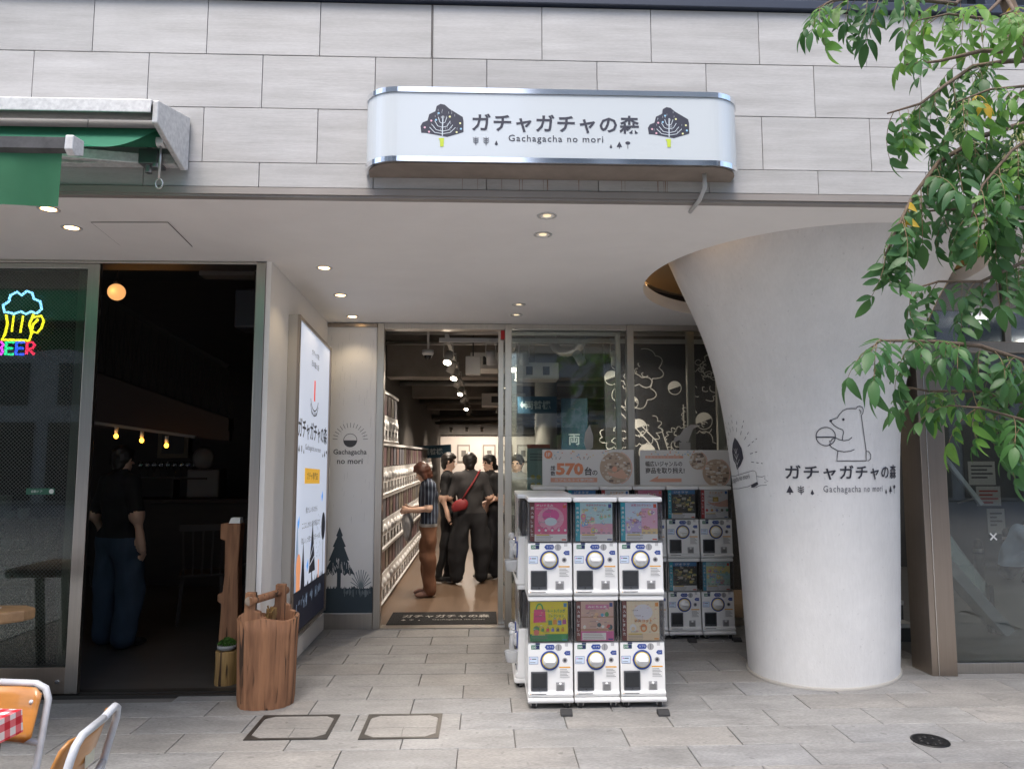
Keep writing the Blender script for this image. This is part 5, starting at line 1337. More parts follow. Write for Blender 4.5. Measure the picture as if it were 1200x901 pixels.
# ================================================================== chairs, tables
M_ply = pm('honey_plywood', (0.52, 0.22, 0.045), 0.35, var=.3, scale=5, stretch=(1, 1, 6), coat=.4)
M_plyb = pm('brown_ply_back', (0.28, 0.10, 0.045), 0.5, var=.25, scale=5, stretch=(1, 1, 5))
M_tubeg = pm('grey_enamel_tube', (0.52, 0.54, 0.57), 0.4, var=.15, scale=30)
def school_chair(label, loc, rz):
    """local: the sitter faces +Y; the backrest stands at y = -0.2"""
    t = thing('school_chair', label, 'chair', loc, rz, 'school chairs by the red checked table')
    for s_ in (-1, 1):
        mb = MB(); mb.tube([(s_ * .175, -.16, .015), (s_ * .175, -.165, .25), (s_ * .178, -.18, .45), (s_ * .18, -.215, .60), (s_ * .18, -.24, .70), (s_ * .165, -.247, .735), (s_ * .13, -.25, .752), (0, -.262, .757)], .0125, 10); mb.build('back_tube', M_tubeg, t)
        mb = MB(); mb.tube([(s_ * .175, -.15, .02), (s_ * .175, .16, .02)], .0125, 10); mb.build('floor_tube', M_tubeg, t)
        mb = MB(); mb.tube([(s_ * .175, -.17, .40), (s_ * .175, -.05, .41), (s_ * .175, .12, .415), (s_ * .175, .17, .39), (s_ * .175, .165, .02)], .0125, 10); mb.build('leg', M_tubeg, t)
    mb = MB(); mb.tube([(-.178, -.205, .56), (-.09, -.222, .565), (0, -.228, .565), (.09, -.222, .565), (.178, -.205, .56)], .012, 10); mb.build('cross_tube', M_tubeg, t)
    def bent(w_, z0, z1, yoff, mat, name, th=.009):
        mb = MB(); nx_, nz_ = 12, 6; vs = []; fs = []
        for side in (0, 1):
            for i in range(nx_ + 1):
                for j in range(nz_ + 1):
                    u = -1 + 2 * i / nx_; v = j / nz_
                    c_ = .06 if abs(u) > .8 else 0
                    z = z0 + (z1 - z0) * v
                    if abs(u) > .82: z = z0 + (z1 - z0) * (.5 + (v - .5) * (1 - ((abs(u) - .82) / .18) ** 2 * .22))
                    vs.append((u * w_, yoff - .045 * (1 - u * u) * 1.0 - .10 * v * .55 + side * th, z))
        N = (nx_ + 1) * (nz_ + 1)
        for i in range(nx_):
            for j in range(nz_):
                a = i * (nz_ + 1) + j; b = a + nz_ + 1
                fs.append((a, b, b + 1, a + 1)); fs.append((N + a, N + a + 1, N + b + 1, N + b))
        rim = [i * (nz_ + 1) for i in range(nx_ + 1)] + [nx_ * (nz_ + 1) + j for j in range(1, nz_ + 1)] + [i * (nz_ + 1) + nz_ for i in range(nx_ - 1, -1, -1)] + [j for j in range(nz_ - 1, 0, -1)]
        for q in range(len(rim)): a, b = rim[q], rim[(q + 1) % len(rim)]; fs.append((a, b, N + b, N + a))
        mb._add(vs, fs, 0, True)
        return mb.build(name, mat, t)
    br_ = bent(.172, .575, .745, -.158, M_ply, 'backrest')
    mb = MB(); mb.box(-.035, .035, -.2285, -.2270, .62, .67); q = mb.build('label_sticker', flat('chair_sticker', (.6, .58, .45)), br_)
    for s_ in (-1, 1):
        mb = MB(); mb.lathe([(0.0001, .006), (.007, .004), (.009, 0)], (s_ * .14, -.2045, .70), 10, axis='Y', cap=False); mb.build('rivet', M_tubeg, br_)
    mb = MB(); mb.prism([(-.18, -.15), (.18, -.15), (.185, .12), (.15, .2), (-.15, .2), (-.185, .12)], .425, .437, 'Z'); mb.build('seat', M_ply, t, .004)
    return t
school_chair('honey wood school chair facing the street behind the checked table', (-1.755, 2.585, 0), R(180 + 3))
school_chair('grey-framed school chair turned edge-on beside the checked table, back to the paving', (-1.46, 2.42, 0), R(97))
# table with checked cloth
def gingham():
    m, nt, out = _nt('red_gingham'); L = nt.links.new
    tc = nt.nodes.new('ShaderNodeTexCoord'); sp = nt.nodes.new('ShaderNodeSeparateXYZ'); L(tc.outputs['UV'], sp.inputs[0])
    ms = []
    for ax in ('X', 'Y'):
        a = nt.nodes.new('ShaderNodeMath'); a.operation = 'MULTIPLY'; a.inputs[1].default_value = 1 / 0.05; L(sp.outputs[ax], a.inputs[0])
        f_ = nt.nodes.new('ShaderNodeMath'); f_.operation = 'FRACT'; L(a.outputs[0], f_.inputs[0])
        g_ = nt.nodes.new('ShaderNodeMath'); g_.operation = 'GREATER_THAN'; g_.inputs[1].default_value = .5; L(f_.outputs[0], g_.inputs[0]); ms.append(g_)
    ad = nt.nodes.new('ShaderNodeMath'); ad.operation = 'ADD'; L(ms[0].outputs[0], ad.inputs[0]); L(ms[1].outputs[0], ad.inputs[1])
    hf = nt.nodes.new('ShaderNodeMath'); hf.operation = 'MULTIPLY'; hf.inputs[1].default_value = .5; L(ad.outputs[0], hf.inputs[0])
    rp = nt.nodes.new('ShaderNodeValToRGB'); rp.color_ramp.interpolation = 'CONSTANT'
    e = rp.color_ramp.elements; e[0].color = (.8, .78, .76, 1); e[0].position = 0; e[1].color = (.75, .16, .18, 1); e[1].position = .25
    x_ = e.new(.75); x_.color = (.55, .01, .025, 1)
    L(hf.outputs[0], rp.inputs[0])
    b = nt.nodes.new('ShaderNodeBsdfPrincipled'); b.inputs['Roughness'].default_value = .55; L(rp.outputs[0], b.inputs['Base Color']); L(b.outputs[0], out.inputs[0])
    return m
M_ging = gingham()
t = thing('cafe_table', 'black wire-legged cafe table under the red checked cloth', 'table', (-1.955, 2.40, 0))
mb = MB(); mb.box(-.34, .34, -.30, .30, .69, .715); mb.build('table_top', pm('table_board', (.12, .10, .08), .5), t)
for sx_ in (-1, 1):
    for sy_ in (-1, 1):
        mb = MB(); mb.tube([(sx_ * .30, sy_ * .26, .69), (sx_ * .28, sy_ * .24, .0)], .012, 8); mb.tube([(sx_ * .22, sy_ * .26, .69), (sx_ * .27, sy_ * .24, .03)], .005, 6); mb.build('leg', flat('black_steel', (.02, .02, .022), .4), t)
cl = MB(); vs = []; fs = []; uv = []
w_, h_ = .345, .305; dr = .075
ring = [(-w_, -h_), (w_, -h_), (w_, h_), (-w_, h_)]
cl._add([(a, b, .718) for a, b in ring], [(0, 1, 2, 3)])
for q in range(4):
    a, b = ring[q], ring[(q + 1) % 4]
    cl._add([(a[0], a[1], .718), (b[0], b[1], .718), (b[0] * 1.015, b[1] * 1.015, .718 - dr), (a[0] * 1.015, a[1] * 1.015, .718 - dr)], [(0, 3, 2, 1)])
o = cl.build('checked_tablecloth', M_ging); o.location = (-1.955, 2.40, 0)
ul = o.data.uv_layers.new(name='uv')
for pl in o.data.polygons:
    nrm = pl.normal
    for li in pl.loop_indices:
        co = o.data.vertices[o.data.loops[li].vertex_index].co
        if abs(nrm.z) > .7: ul.data[li].uv = (co.x, co.y)
        elif abs(nrm.x) > abs(nrm.y): ul.data[li].uv = (co.z, co.y)
        else: ul.data[li].uv = (co.x, co.z)
tag(o, 'red and white checked cloth on the cafe table', 'tablecloth')
o.rotation_euler = (0, 0, R(-6)); bpy.data.objects['cafe_table'].rotation_euler = (0, 0, R(-6))
# live-edge slab table
t = thing('slab_table', 'thick live-edge wooden slab table before the bar glass', 'table', (-3.03, 4.2, 0))
M_slab = pm('pale_slab_wood', (0.42, 0.25, 0.12), 0.55, var=.4, scale=6, stretch=(.5, 4, 2), bump=.2, bscale=20, col2=(.27, .15, .07))
for (pts, z0, z1) in (([(-.6, -.02), (.38, .02), (.46, .10), (.48, .18), (.40, .24), (-.6, .26)], .66, .725), ([(-.6, -.34), (.24, -.33), (.34, -.24), (.36, -.10), (.28, -.03), (-.6, -.03)], .655, .722)):
    mb = MB(); mb.prism(pts, z0, z1, 'Z'); mb.build('slab', M_slab, t, .014)
for (x, y_) in ((-.4, -.2), (.1, -.2), (-.4, .15), (.15, .15)):
    mb = MB(); mb.bar((x, y_, .66), (x + .05, y_, 0), .05, .05); mb.build('leg', pm('dark_leg', (.05, .04, .035), .6), t, .004)
mb = MB(); mb.box(.12, .30, .06, .16, .7255, .728); o = mb.build('menu_card', M_paper); o.location = (-3.03, 4.2, 0); tag(o, 'white menu card lying on the slab table', 'card')
# ================================================================== inside the capsule toy shop
BY = 26.0
M_sfloor = pm('shop_vinyl', (0.17, 0.115, 0.078), 0.35, var=.25, scale=3, stretch=(4, .4, 1), rvar=.1)
M_sceil = pm('dark_ceiling', (0.05, 0.046, 0.042), 0.85, var=.3, scale=4)
M_swall = pm('shop_white_wall', (0.62, 0.57, 0.53), 0.7)
M_conc = pm('concrete_beam', (0.30, 0.27, 0.24), 0.8, var=.3, scale=3)
M_duct = pm('galvanised_duct', (0.42, 0.41, 0.39), 0.4, 0.6)
M_offw = pm('off_white_plastic', (0.62, 0.60, 0.57), 0.45)
mb = MB(); mb.box(-1.58, 3.6, 7.06, BY, -0.2, 0.001); structure('shop_floor', mb, M_sfloor)
mb = MB(); mb.box(-1.58, 3.6, 7.2, BY, 3.4, 3.5); structure('shop_ceiling', mb, M_sceil)
mb = MB(); mb.box(-1.58, 3.6, BY, BY + .1, 0, 2.35); structure('shop_back_wall', mb, M_swall)
mb = MB(); mb.box(-1.6, 3.6, BY - .6, BY - .5, 2.3, 3.4); structure('shop_bulkhead', mb, M_sceil)
mb = MB(); mb.box(-1.60, -1.565, 7.0, BY, 0, 3.4); structure('shop_side_wall', mb, pm('dark_side_wall', (.09, .08, .072), .8))
mb = MB(); mb.box(3.6, 3.7, 7.0, BY, 0, 3.4); structure('shop_right_wall', mb, M_swall)
# ceiling beams, ducts and conduits
for k, y_ in enumerate((11.6, 15.6, 19.6)):
    mb = MB(); mb.box(-1.56, 3.6, y_, y_ + .45, 2.82, 3.4); o = mb.build('ceiling_beam', M_conc, None, .01)
    tag(o, ('concrete ceiling beam nearest the entrance', 'middle concrete ceiling beam in the shop', 'farthest concrete ceiling beam in the shop')[k], 'beam', 'ceiling beams in the shop')
for k, (y_, z, r_) in enumerate(((8.1, 2.95, .03), (9.6, 3.05, .02), (13.4, 2.9, .05), (14.2, 3.0, .03), (17.4, 2.85, .06), (21.5, 2.7, .07), (23.0, 2.6, .05))):
    mb = MB(); mb.cyl((-1.55, y_, z), (3.55, y_, z), r_, n=10); o = mb.build('ceiling_pipe', M_duct)
    tag(o, '%s ceiling pipe from the entrance across the shop' % ('first', 'second', 'third', 'fourth', 'fifth', 'sixth', 'seventh')[k], 'pipe', 'ceiling pipes in the shop')
def ac_unit(lab, x, y_, z, w_, d_, h_):
    t = thing('air_conditioner', lab, 'air conditioner', (x, y_, z))
    mb = MB(); mb.box(-w_ / 2, w_ / 2, 0, d_, 0, h_); mb.build('casing', M_offw, t, .01)
    for k in (-1, 1): mb = MB(); mb.box(k * w_ * .2 - w_ * .08, k * w_ * .2 + w_ * .08, -.004, 0, h_ * .25, h_ * .75); mb.build('grille', flat('grille_dark', (.03, .03, .03)), t)
ac_unit('white ceiling unit near the entrance above the door opening', .18, 9.6, 2.72, .75, .6, .22)
ac_unit('white ceiling unit deep in the shop over the aisle', .38, 15.0, 2.60, .9, .6, .26)
ac_unit('white ceiling unit behind the fixed pane left of the foil duct', .62, 8.6, 2.48, .50, .4, .20)
t = thing('ceiling_speaker', 'square white box speaker hanging inside the entrance', 'speaker', (-.14, 8.3, 2.50))
mb = MB(); mb.box(-.085, .085, 0, .12, 0, .21); mb.build('cabinet', M_offw, t, .008); mb = MB(); mb.cyl((0, .06, .21), (0, .06, .9), .008); mb.build('rod', M_dark, t)
t = thing('dome_camera', 'white dome security camera inside the entrance', 'camera', (-.62, 7.9, 2.66))
mb = MB(); mb.lathe([(.062, .06), (.065, .02), (.05, .0), (.0001, -.001)]); mb.build('housing', M_offw, t); mb = MB(); mb.sphere((0, 0, -.005), .042, 14, 8); mb.build('lens_dome', pm('black_dome', (.01, .01, .012), .06), t)
mb = MB(); mb.cyl((0, 0, .06), (0, 0, .7), .012); mb.build('stem', M_offw, t)
mb = MB()
pts = [(.96 + .15 * math.cos(a), 8.3 + .1 * a, 2.92 - .14 * math.sin(a)) for a in [math.pi * k / 26 for k in range(27)]]
mb.tube(pts, [.05 + .006 * (k % 2) for k in range(27)], 14); o = mb.build('foil_duct', pm('crumpled_foil', (.6, .58, .56), .3, 1.0, bump=.8, bscale=30)); tag(o, 'curved silver foil duct behind the fixed shop pane', 'duct')
# lighting tracks with spotlights
M_spotw = pm('spot_casing', (0.55, 0.53, 0.50), 0.4)
M_lens = pm('spot_lens', (1.0, 0.86, 0.68), 0.3, emit=10)
def spot(lab, x, y_, z, tgt, e=0, on_=True):
    t = thing('track_spotlight', lab, 'spotlight', (x, y_, z), 0, 'spotlights on the shop ceiling tracks')
    d = (Vector(tgt) - Vector((x, y_, z - .16))).normalized()
    q = Vector((0, 0, -.16))
    mb = MB(); mb.cyl(q - d * .07, q + d * .08, .047, .052, 16); mb.build('head', M_spotw, t)
    if on_: mb = MB(); mb.cyl(q + d * .0801, q + d * .082, .043, .043, 16); mb.build('lens', M_lens, t)
    mb = MB(); mb.box(-.02, .02, -.05, .05, 0, .03); mb.tube([(-.05, 0, 0), (-.056, 0, -.08), q + Vector((-.056, 0, 0))], .006, 6); mb.tube([(.05, 0, 0), (.056, 0, -.08), q + Vector((.056, 0, 0))], .006, 6); mb.bar((-.056, 0, 0), (.056, 0, 0), .02, .015); mb.build('bracket', M_spotw, t)
    if e: light('lamp', 'SPOT', q + d * .10, e, (1.0, 0.86, 0.72), t, .04, 95, q + d * 2)
    return t
tracks = []
for k, (x, y0, y1) in enumerate(((-.42, 7.9, 22.0), (.34, 8.6, 22.0))):
    mb = MB(); mb.box(x - .02, x + .02, y0, y1, 2.86, 2.90); o = mb.build('light_track', M_offw); tag(o, ('lighting track nearer the left machine wall', 'lighting track over the middle of the shop')[k], 'light track')
mb = MB(); mb.box(-.5, 2.6, 7.88, 7.92, 2.805, 2.85); o = mb.build('light_track', M_offw); tag(o, 'cross lighting track just inside the shop front', 'light track')
E_ = 40
ords = ('first', 'second', 'third', 'fourth', 'fifth', 'sixth', 'seventh', 'eighth')
for k, y_ in enumerate((8.35, 9.2, 10.1, 11.2, 12.7, 14.4, 16.8, 19.0)):
    spot('%s spotlight from the door on the left ceiling track' % ords[k], -.42, y_, 2.86, (-1.2, y_ + .6, .9) if k % 2 else (-.9, y_ - 1.6, .3), E_, True)
for k, y_ in enumerate((9.0, 10.2, 11.4, 13.2, 15.2, 18.0)):
    spot('%s spotlight from the door on the middle ceiling track' % ords[k], .34, y_, 2.86, ((.1, y_ + 1.0, 0) if k % 2 else (.5, y_ - 1.4, .2)), E_ * .7, True)
for k, x in enumerate((.06, .42, 1.02, 1.42)):
    spot('%s spotlight from the left on the cross track behind the glass' % ords[k], x, 7.9, 2.805, (x + .15, 8.8, .3) if k != 2 else (1.9, 8.9, 1.6), E_ * .8, k != 1)
for k, x in enumerate((-1.1, -.6, -.1, .5, 1.0)):
    spot('%s spotlight from the left washing the back wall of the shop' % ords[k], x, 24.0, 2.6, (x, 26, 1.2), 34, True)
# pictures on the back wall and blue banners
for k, x in enumerate((-.75, .15, .75, 1.35)):
    t = thing('framed_picture', '%s small framed picture from the left on the shop back wall' % ords[k], 'picture', (x, BY - .02, 1.35), 0, 'pictures on the back wall')
    mb = MB(); mb.box(-.22, .22, -.03, .0, 0, .62); mb.build('frame', flat('picture_frame', (.2, .17, .15)), t); mb = MB(); mb.box(-.18, .18, -.035, -.0301, .05, .57); mb.build('picture', flat('picture_paper', (.5, .48, .44)), t); mb = MB(); mb.box(-.08, .08, -.037, -.0351, .2, .42); mb.build('motif', flat('picture_motif', (.12, .11, .1)), t)
M_bblue = flat('banner_sky_blue', (0.018, 0.075, 0.13)); M_bbt = flat('banner_pale', (.45, .55, .6))
def bluesign(lab, x, y_, z, w_, h_, txt, sz_, tilt=0):
    t = thing('blue_sign', lab, 'sign', (x, y_, z)); t.rotation_euler = (0, tilt, 0)
    mb = MB(); mb.box(0, w_, 0, .01, 0, h_); mb.build('board', M_bblue, t)
    p = Print(); p.text(txt, w_ * .52, h_ / 2 - sz_ / 2, sz_, 0, align='C', bold=.02); p.poly([(w_ * .06, h_ / 2), (w_ * .13, h_ * .75), (w_ * .13, h_ * .6), (w_ * .2, h_ * .6), (w_ * .2, h_ * .4), (w_ * .13, h_ * .4), (w_ * .13, h_ * .25)], 0)
    p.build('lettering', onY(0, 0, -.001), [M_bbt], t)
bluesign('blue hanging sign reading change machine, deep behind the customers', -1.35, 14.0, 1.52, .72, .24, '両替機', .12, R(-3))
bluesign('blue sign reading change machine behind the fixed shop pane', .46, 10.4, 2.18, .56, .24, '両替機', .12)
t = thing('blue_board', 'tall dark blue board standing behind the fixed shop pane', 'board', (.98, 9.4, 0)); mb = MB(); mb.box(0, .34, 0, .06, 0, 2.32); mb.build('panel', M_bblue, t, .004); p = Print(); p.text('両', .09, 1.72, .14, 0, bold=.02); p.text('替', .09, 1.5, .14, 0, bold=.02); p.build('lettering', onY(0, 0, -.001), [M_bbt], t)
t = thing('notice_poster', 'pale green notice poster behind the fixed shop pane', 'poster', (.44, 7.7, 1.2)); mb = MB(); mb.box(0, .24, 0, .006, 0, .50); mb.build('sheet', flat('pale_green_sheet', (.35, .48, .44)), t)
p = Print(); p.rect(0, .24, .46, .50, 0)
for k in range(6): p.rect(.03, .2, .33 - k * .0 + (k % 3) * .03, .345 + (k % 3) * .03, 1)
for k in range(6): p.disc(.06 + (k % 3) * .06, .08 + (k // 3) * .08, .024, 2, 1, 10)
p.build('print', onY(0, 0, -.001), [flat('poster_red', (.5, .12, .06)), flat('poster_grey', (.2, .25, .25)), flat('poster_yellow', (.6, .5, .1))], t)
t = thing('round_pillar', 'pale round pillar inside the shop behind the fixed pane', 'pillar', (.88, 10.6, 0)); mb = MB(); mb.cyl((0, 0, 0), (0, 0, 3.4), .16, n=32); mb.build('shaft', M_swall, t); mb = MB(); mb.lathe([(.165, 0), (.17, .1), (.162, .11)], n=32, cap=False); mb.build('base_band', M_steel, t)

# black mural wall with white line drawings
mw = thing('mural_wall', 'black wall with white line drawing of trees bearing capsules', 'wall', (1.45, 8.8, 0))
mb = MB(); mb.box(0, 2.1, 0, .08, 0, 3.0); mb.build('wall_face', pm('blackboard', (.022, .022, .026), .6, var=.2, scale=3), mw)
p = Print(); rr = random.Random(21)
def crown(u, v, r_, n_, a0, a1):
    """scalloped outline of a tree crown"""
    pts = []
    for k in range(n_ * 6 + 1):
        t = k / 6; an = R(a0 + (a1 - a0) * t / n_); q = r_ * (1 + .22 * abs(math.sin(t * math.pi)) + .06 * math.sin(t * 5 + u * 9))
        pts.append((u + q * math.cos(an), v + q * .8 * math.sin(an)))
    p.line(pts, .009, 0)
for k in range(11):
    u, v, r_ = rr.uniform(.05, 1.8), rr.uniform(1.5, 2.75), rr.uniform(.14, .28)
    a0 = rr.uniform(0, 360); crown(u, v, r_, rr.randint(5, 8), a0, a0 + rr.uniform(150, 300))
    for q in range(5):
        a, b = u + rr.uniform(-.5, .5) * r_, v + rr.uniform(-.5, .5) * r_; crown(a, b, .035, 3, rr.uniform(0, 180), rr.uniform(200, 340))
for (u0, v0, u1, v1) in ((.12, 2.25, .62, 1.75), (.12, 2.16, .56, 1.70), (.62, 1.75, .75, 1.2), (.68, 1.9, .82, 1.3), (.95, 2.2, .92, 1.2), (1.02, 2.2, 1.0, 1.2), (1.4, 2.4, 1.3, 1.2), (1.5, 2.4, 1.42, 1.2)):
    p.line([(u0, v0), ((u0 + u1) / 2 + .02, (v0 + v1) / 2 - .01), (u1, v1)], .011, 0)
for (u, v, r_) in ((.08, 2.52, .085), (.32, 2.22, .08), (.40, 1.92, .10), (.50, 1.62, .10), (.85, 2.4, .08), (1.2, 2.0, .1), (1.15, 1.55, .1), (1.6, 2.2, .1)):
    p.disc(u, v, r_, 0, 2, 20, a0=20, a1=200); p.arc(u, v, r_, 0, 360, .009, 0, n=22)
p.build('line_drawing', onY(0, 0, -.001), [flat('chalk_white', (.55, .53, .5))], mw)
# white leaf and bird stickers on the pane
p = Print(); p.poly([(.97, 1.62), (1.03, 1.66), (1.035, 1.76), (1.0, 1.88), (.955, 1.80), (.945, 1.70)], 0)
p.poly([(1.80, 1.70), (1.86, 1.73), (1.90, 1.70), (1.95, 1.72), (2.0, 1.84), (2.07, 1.87), (1.98, 1.88), (1.91, 1.84), (1.87, 1.78), (1.82, 1.76)], 0); p.rect(1.86, 1.97, 1.60, 1.71, 0)
ob = p.build('pane_sticker', onY(0, 0, SY - .005), [flat('sticker_pale', (.55, .54, .52))], sf_); under(sf_, ob)

# bank of capsule machines along the left wall
def small_unit_mesh(k):
    b = MB()
    prof = [(0.022, 0.332), (0.0125, 0.036), (-0.004, 0.022), (0.016, 0.0), (UD, 0.0), (UD, 0.332)]
    b.prism(prof, -HW, HW, 'X', 0); b.box(-HW, HW, .012, UD, .590, .621, 0)
    b.box(-HW + .02, HW - .02, .05, UD - .01, .3335, .5895, 1)
    b.box(-.11, .11, .030, .036, .345, .585, 2)
    b.lathe([(.058, .002), (.058, -.006), (.044, -.006), (.042, -.018), (.0001, -.026)], (-.004, .018, .224), 16, 3, 'Y', cap=False)
    b.box(-.122, -.02, .008, .014, .045, .155, 4)
    b.box(.04, .09, .007, .0135, .05, .09, 5)
    return b.mesh('capsule_machine', [M_mw, M_bin, ink(((.20, .13, .12), (.14, .14, .16), (.22, .19, .15), (.17, .10, .11))[k]), M_mw, M_mdoor, M_mgrey])
def ORD(k):
    w = ('first', 'second', 'third', 'fourth', 'fifth', 'sixth', 'seventh', 'eighth', 'ninth', 'tenth', 'eleventh', 'twelfth', 'thirteenth', 'fourteenth', 'fifteenth', 'sixteenth', 'seventeenth', 'eighteenth', 'nineteenth', 'twentieth')
    return w[k] if k < 20 else 'twenty-' + w[k - 20]
SMU = [small_unit_mesh(k) for k in range(4)]
rr = random.Random(2)
for k in range(26):
    y_ = 7.52 + k * .2945
    n_ = 4 if y_ < 9.2 else 3
    for j in range(n_):
        o = mk('capsule_machine', SMU[rr.randint(0, 3)], None); o.location = (-1.06, y_, .03 + j * (UH - .06)); o.rotation_euler = (0, 0, math.pi / 2)
        o.scale = (1, 1, .91)
        tag(o, 'capsule machine along the shop left wall, %s column from the door, %s tier' % (ORD(k), ('bottom', 'second', 'third', 'fourth')[j]), 'capsule machine', 'capsule machines along the shop left wall')
# door mat
t = thing('door_mat', 'black door mat with the shop name inside the entrance', 'mat', (-.4, 7.35, 0.002))
mb = MB(); mb.box(-.52, .52, -.27, .27, 0, .012); mb.build('pile', pm('mat_pile', (.012, .012, .013), .95, bump=.6, bscale=300), t, .004)
p = Print(); p.text('ガチャガチャの森', -.40, .0, .13, 0, bold=.02, width=.85); p.text('Gachagacha no mori', -.1, -.12, .06, 0, width=.5); icons(p, -.4, -.11, .05, 0, ('fir', 'leaf', 'drop'))
p.build('lettering', lambda u, v, d: (u, v, .0125 + d), [flat('mat_white', (.35, .33, .3))], t)

# ================================================================== inside the bar
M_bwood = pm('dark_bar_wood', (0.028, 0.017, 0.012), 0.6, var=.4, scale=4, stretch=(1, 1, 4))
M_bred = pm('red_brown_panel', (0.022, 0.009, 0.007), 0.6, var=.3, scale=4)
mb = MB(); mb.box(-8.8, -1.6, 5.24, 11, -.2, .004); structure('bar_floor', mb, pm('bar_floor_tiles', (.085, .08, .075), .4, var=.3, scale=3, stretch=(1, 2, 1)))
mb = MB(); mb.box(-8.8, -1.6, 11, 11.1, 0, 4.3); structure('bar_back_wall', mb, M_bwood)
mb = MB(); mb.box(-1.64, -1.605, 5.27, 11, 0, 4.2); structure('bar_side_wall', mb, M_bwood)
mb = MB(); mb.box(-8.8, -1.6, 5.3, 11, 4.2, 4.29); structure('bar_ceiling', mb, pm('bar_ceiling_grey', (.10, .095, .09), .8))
t = thing('stair_railing', 'black lattice stair railing rising to the left in the bar', 'railing', (-3.8, 8.5, 2.0))
def rz_(x): return 3.40 - (x + 4.4) * .56
def rb_(x): return 2.50 - (x + 4.4) * .34
mb = MB(); mb.bar((-4.9, 8.5, rz_(-4.9)), (-2.95, 8.5, rz_(-2.95)), .05, .06); on(t, mb, 'handrail', M_black)
mb = MB(); mb.bar((-4.9, 8.5, rb_(-4.9)), (-2.95, 8.5, rb_(-2.95)), .05, .06); on(t, mb, 'bottom_rail', M_black)
for k in range(20):
    x = -4.85 + k * .1; mb = MB(); mb.bar((x, 8.5, rb_(x)), (x, 8.5, rz_(x)), .014, .014); mb.bar((x, 8.5, rb_(x)), (x + .1, 8.5, rz_(x) - .1), .01, .01); mb.bar((x + .1, 8.5, rb_(x)), (x, 8.5, rz_(x) - .1), .01, .01); on(t, mb, 'baluster', M_black)
mb = MB(); mb.prism([(-5.2, 2.62), (-2.9, 1.86), (-2.9, 2.0), (-5.2, 2.80)], 8.42, 8.6, 'Y'); mb.prism([(-5.2, 1.98), (-2.9, 1.75), (-2.9, 1.86), (-5.2, 2.62)], 8.46, 8.56, 'Y'); o = mb.build('stair_stringer', M_bred); tag(o, 'red-brown stair side panel below the lattice railing', 'stairs')
mb = MB(); mb.bar((-4.3, 8.0, 1.95), (-3.1, 8.0, 1.78), .04, .03); o = mb.build('lamp_rail', pm('rail_grey', (.2, .19, .18), .5)); tag(o, 'sloping rail carrying three bare bulbs in the bar', 'lamp rail')
for k, (x, z) in enumerate(((-3.936, 1.789), (-3.665, 1.744), (-3.403, 1.690))):
    b_ = thing('bare_bulb', ('left bare glowing bulb in the bar', 'middle bare glowing bulb in the bar', 'right bare glowing bulb in the bar')[k], 'bulb', (x, 8.0, z), 0, 'three bare bulbs in the bar')
    mb = MB(); mb.sphere((0, 0, 0), .022, 12, 8, sc=(1, 1, 1.2)); mb.build('glass_bulb', pm('amber_bulb', (1.0, .36, .03), .3, emit=3.5), b_); mb = MB(); mb.cyl((0, 0, .03), (0, 0, .10), .018); mb.build('socket', M_offw, b_)
    light('lamp', 'POINT', (0, -.05, 0), .08, (1, .5, .15), b_, .03)
t = thing('globe_pendant', 'half-lit round pendant lamp high in the bar', 'lamp', (-3.76, 7.5, 3.24))
mb = MB(); mb.sphere((0, 0, 0), .085, 20, 12); mb.build('globe', pm('opal_globe', (.9, .42, .14), .3, emit=.4), t); mb = MB(); mb.cyl((0, 0, .085), (0, 0, .95), .006); mb.build('cord', M_black, t); mb = MB(); mb.lathe([(.03, .08), (.035, .1), (.02, .13)]); mb.build('cap', M_dark, t)
light('lamp', 'POINT', (0, -.12, 0), .12, (1, .6, .3), t, .06)
t = thing('small_wall_lamp', 'small amber wall lamp behind the bar glass', 'lamp', (-3.22, 5.9, 2.66)); mb = MB(); mb.lathe([(.01, -.03), (.02, 0), (.012, .03)]); mb.build('bulb', MATS['amber_bulb'], t); mb = MB(); mb.box(-.02, .02, 0, .04, .03, .1); mb.build('holder', M_dark, t)
t = thing('framed_photo', 'small framed picture on the bar back wall', 'picture', (-4.55, 10.95, 1.55)); mb = MB(); mb.box(-.22, .22, -.03, 0, 0, .55); mb.build('frame', flat('gilt_frame', (.2, .15, .09)), t); mb = MB(); mb.box(-.16, .16, -.035, -.0301, .06, .49); mb.build('picture', flat('dim_picture', (.05, .045, .04)), t)
ct = thing('bar_counter', 'dark wooden bar counter at the back of the bar', 'counter', (-3.6, 9.3, 0)); mb = MB(); mb.box(-1.2, .9, 0, .5, 0, 1.0); mb.build('front', M_bwood, ct); mb = MB(); mb.box(-1.25, .95, -.08, .55, 1.001, 1.05); mb.build('top', M_bred, ct, .006)
t = thing('coffee_machine', 'pale espresso machine on the bar counter', 'coffee machine', (-3.55, 9.45, 1.051)); mb = MB(); mb.box(-.2, .2, 0, .3, 0, .36); mb.build('casing', pm('pale_machine', (.14, .135, .13), .4), t, .02); mb = MB(); mb.lathe([(.0001, -.02), (.11, -.02), (.14, 0), (.14, .02)], (.0, 0, .50), 24, axis='Y', cap=False); mb.build('plate_disc', MATS['pale_machine'], t); mb = MB(); mb.box(-.03, .03, .0, .04, .36, .40); mb.build('bracket', M_dark, t)
for k in range(9):
    t = thing('wine_glass', '%s stemmed glass from the left in the row on the bar counter' % ORD(k), 'glass', (-4.35 + k * .085, 9.5, 1.31), 0, 'stemmed glasses on the bar counter'); mb = MB(); mb.lathe([(.03, .2), (.036, .15), (.02, .10), (.004, .09), (.004, .01), (.028, .0)], n=12); mb.build('bowl', glass('wine_glass_glass', (.9, .9, .9), 4.0), t)
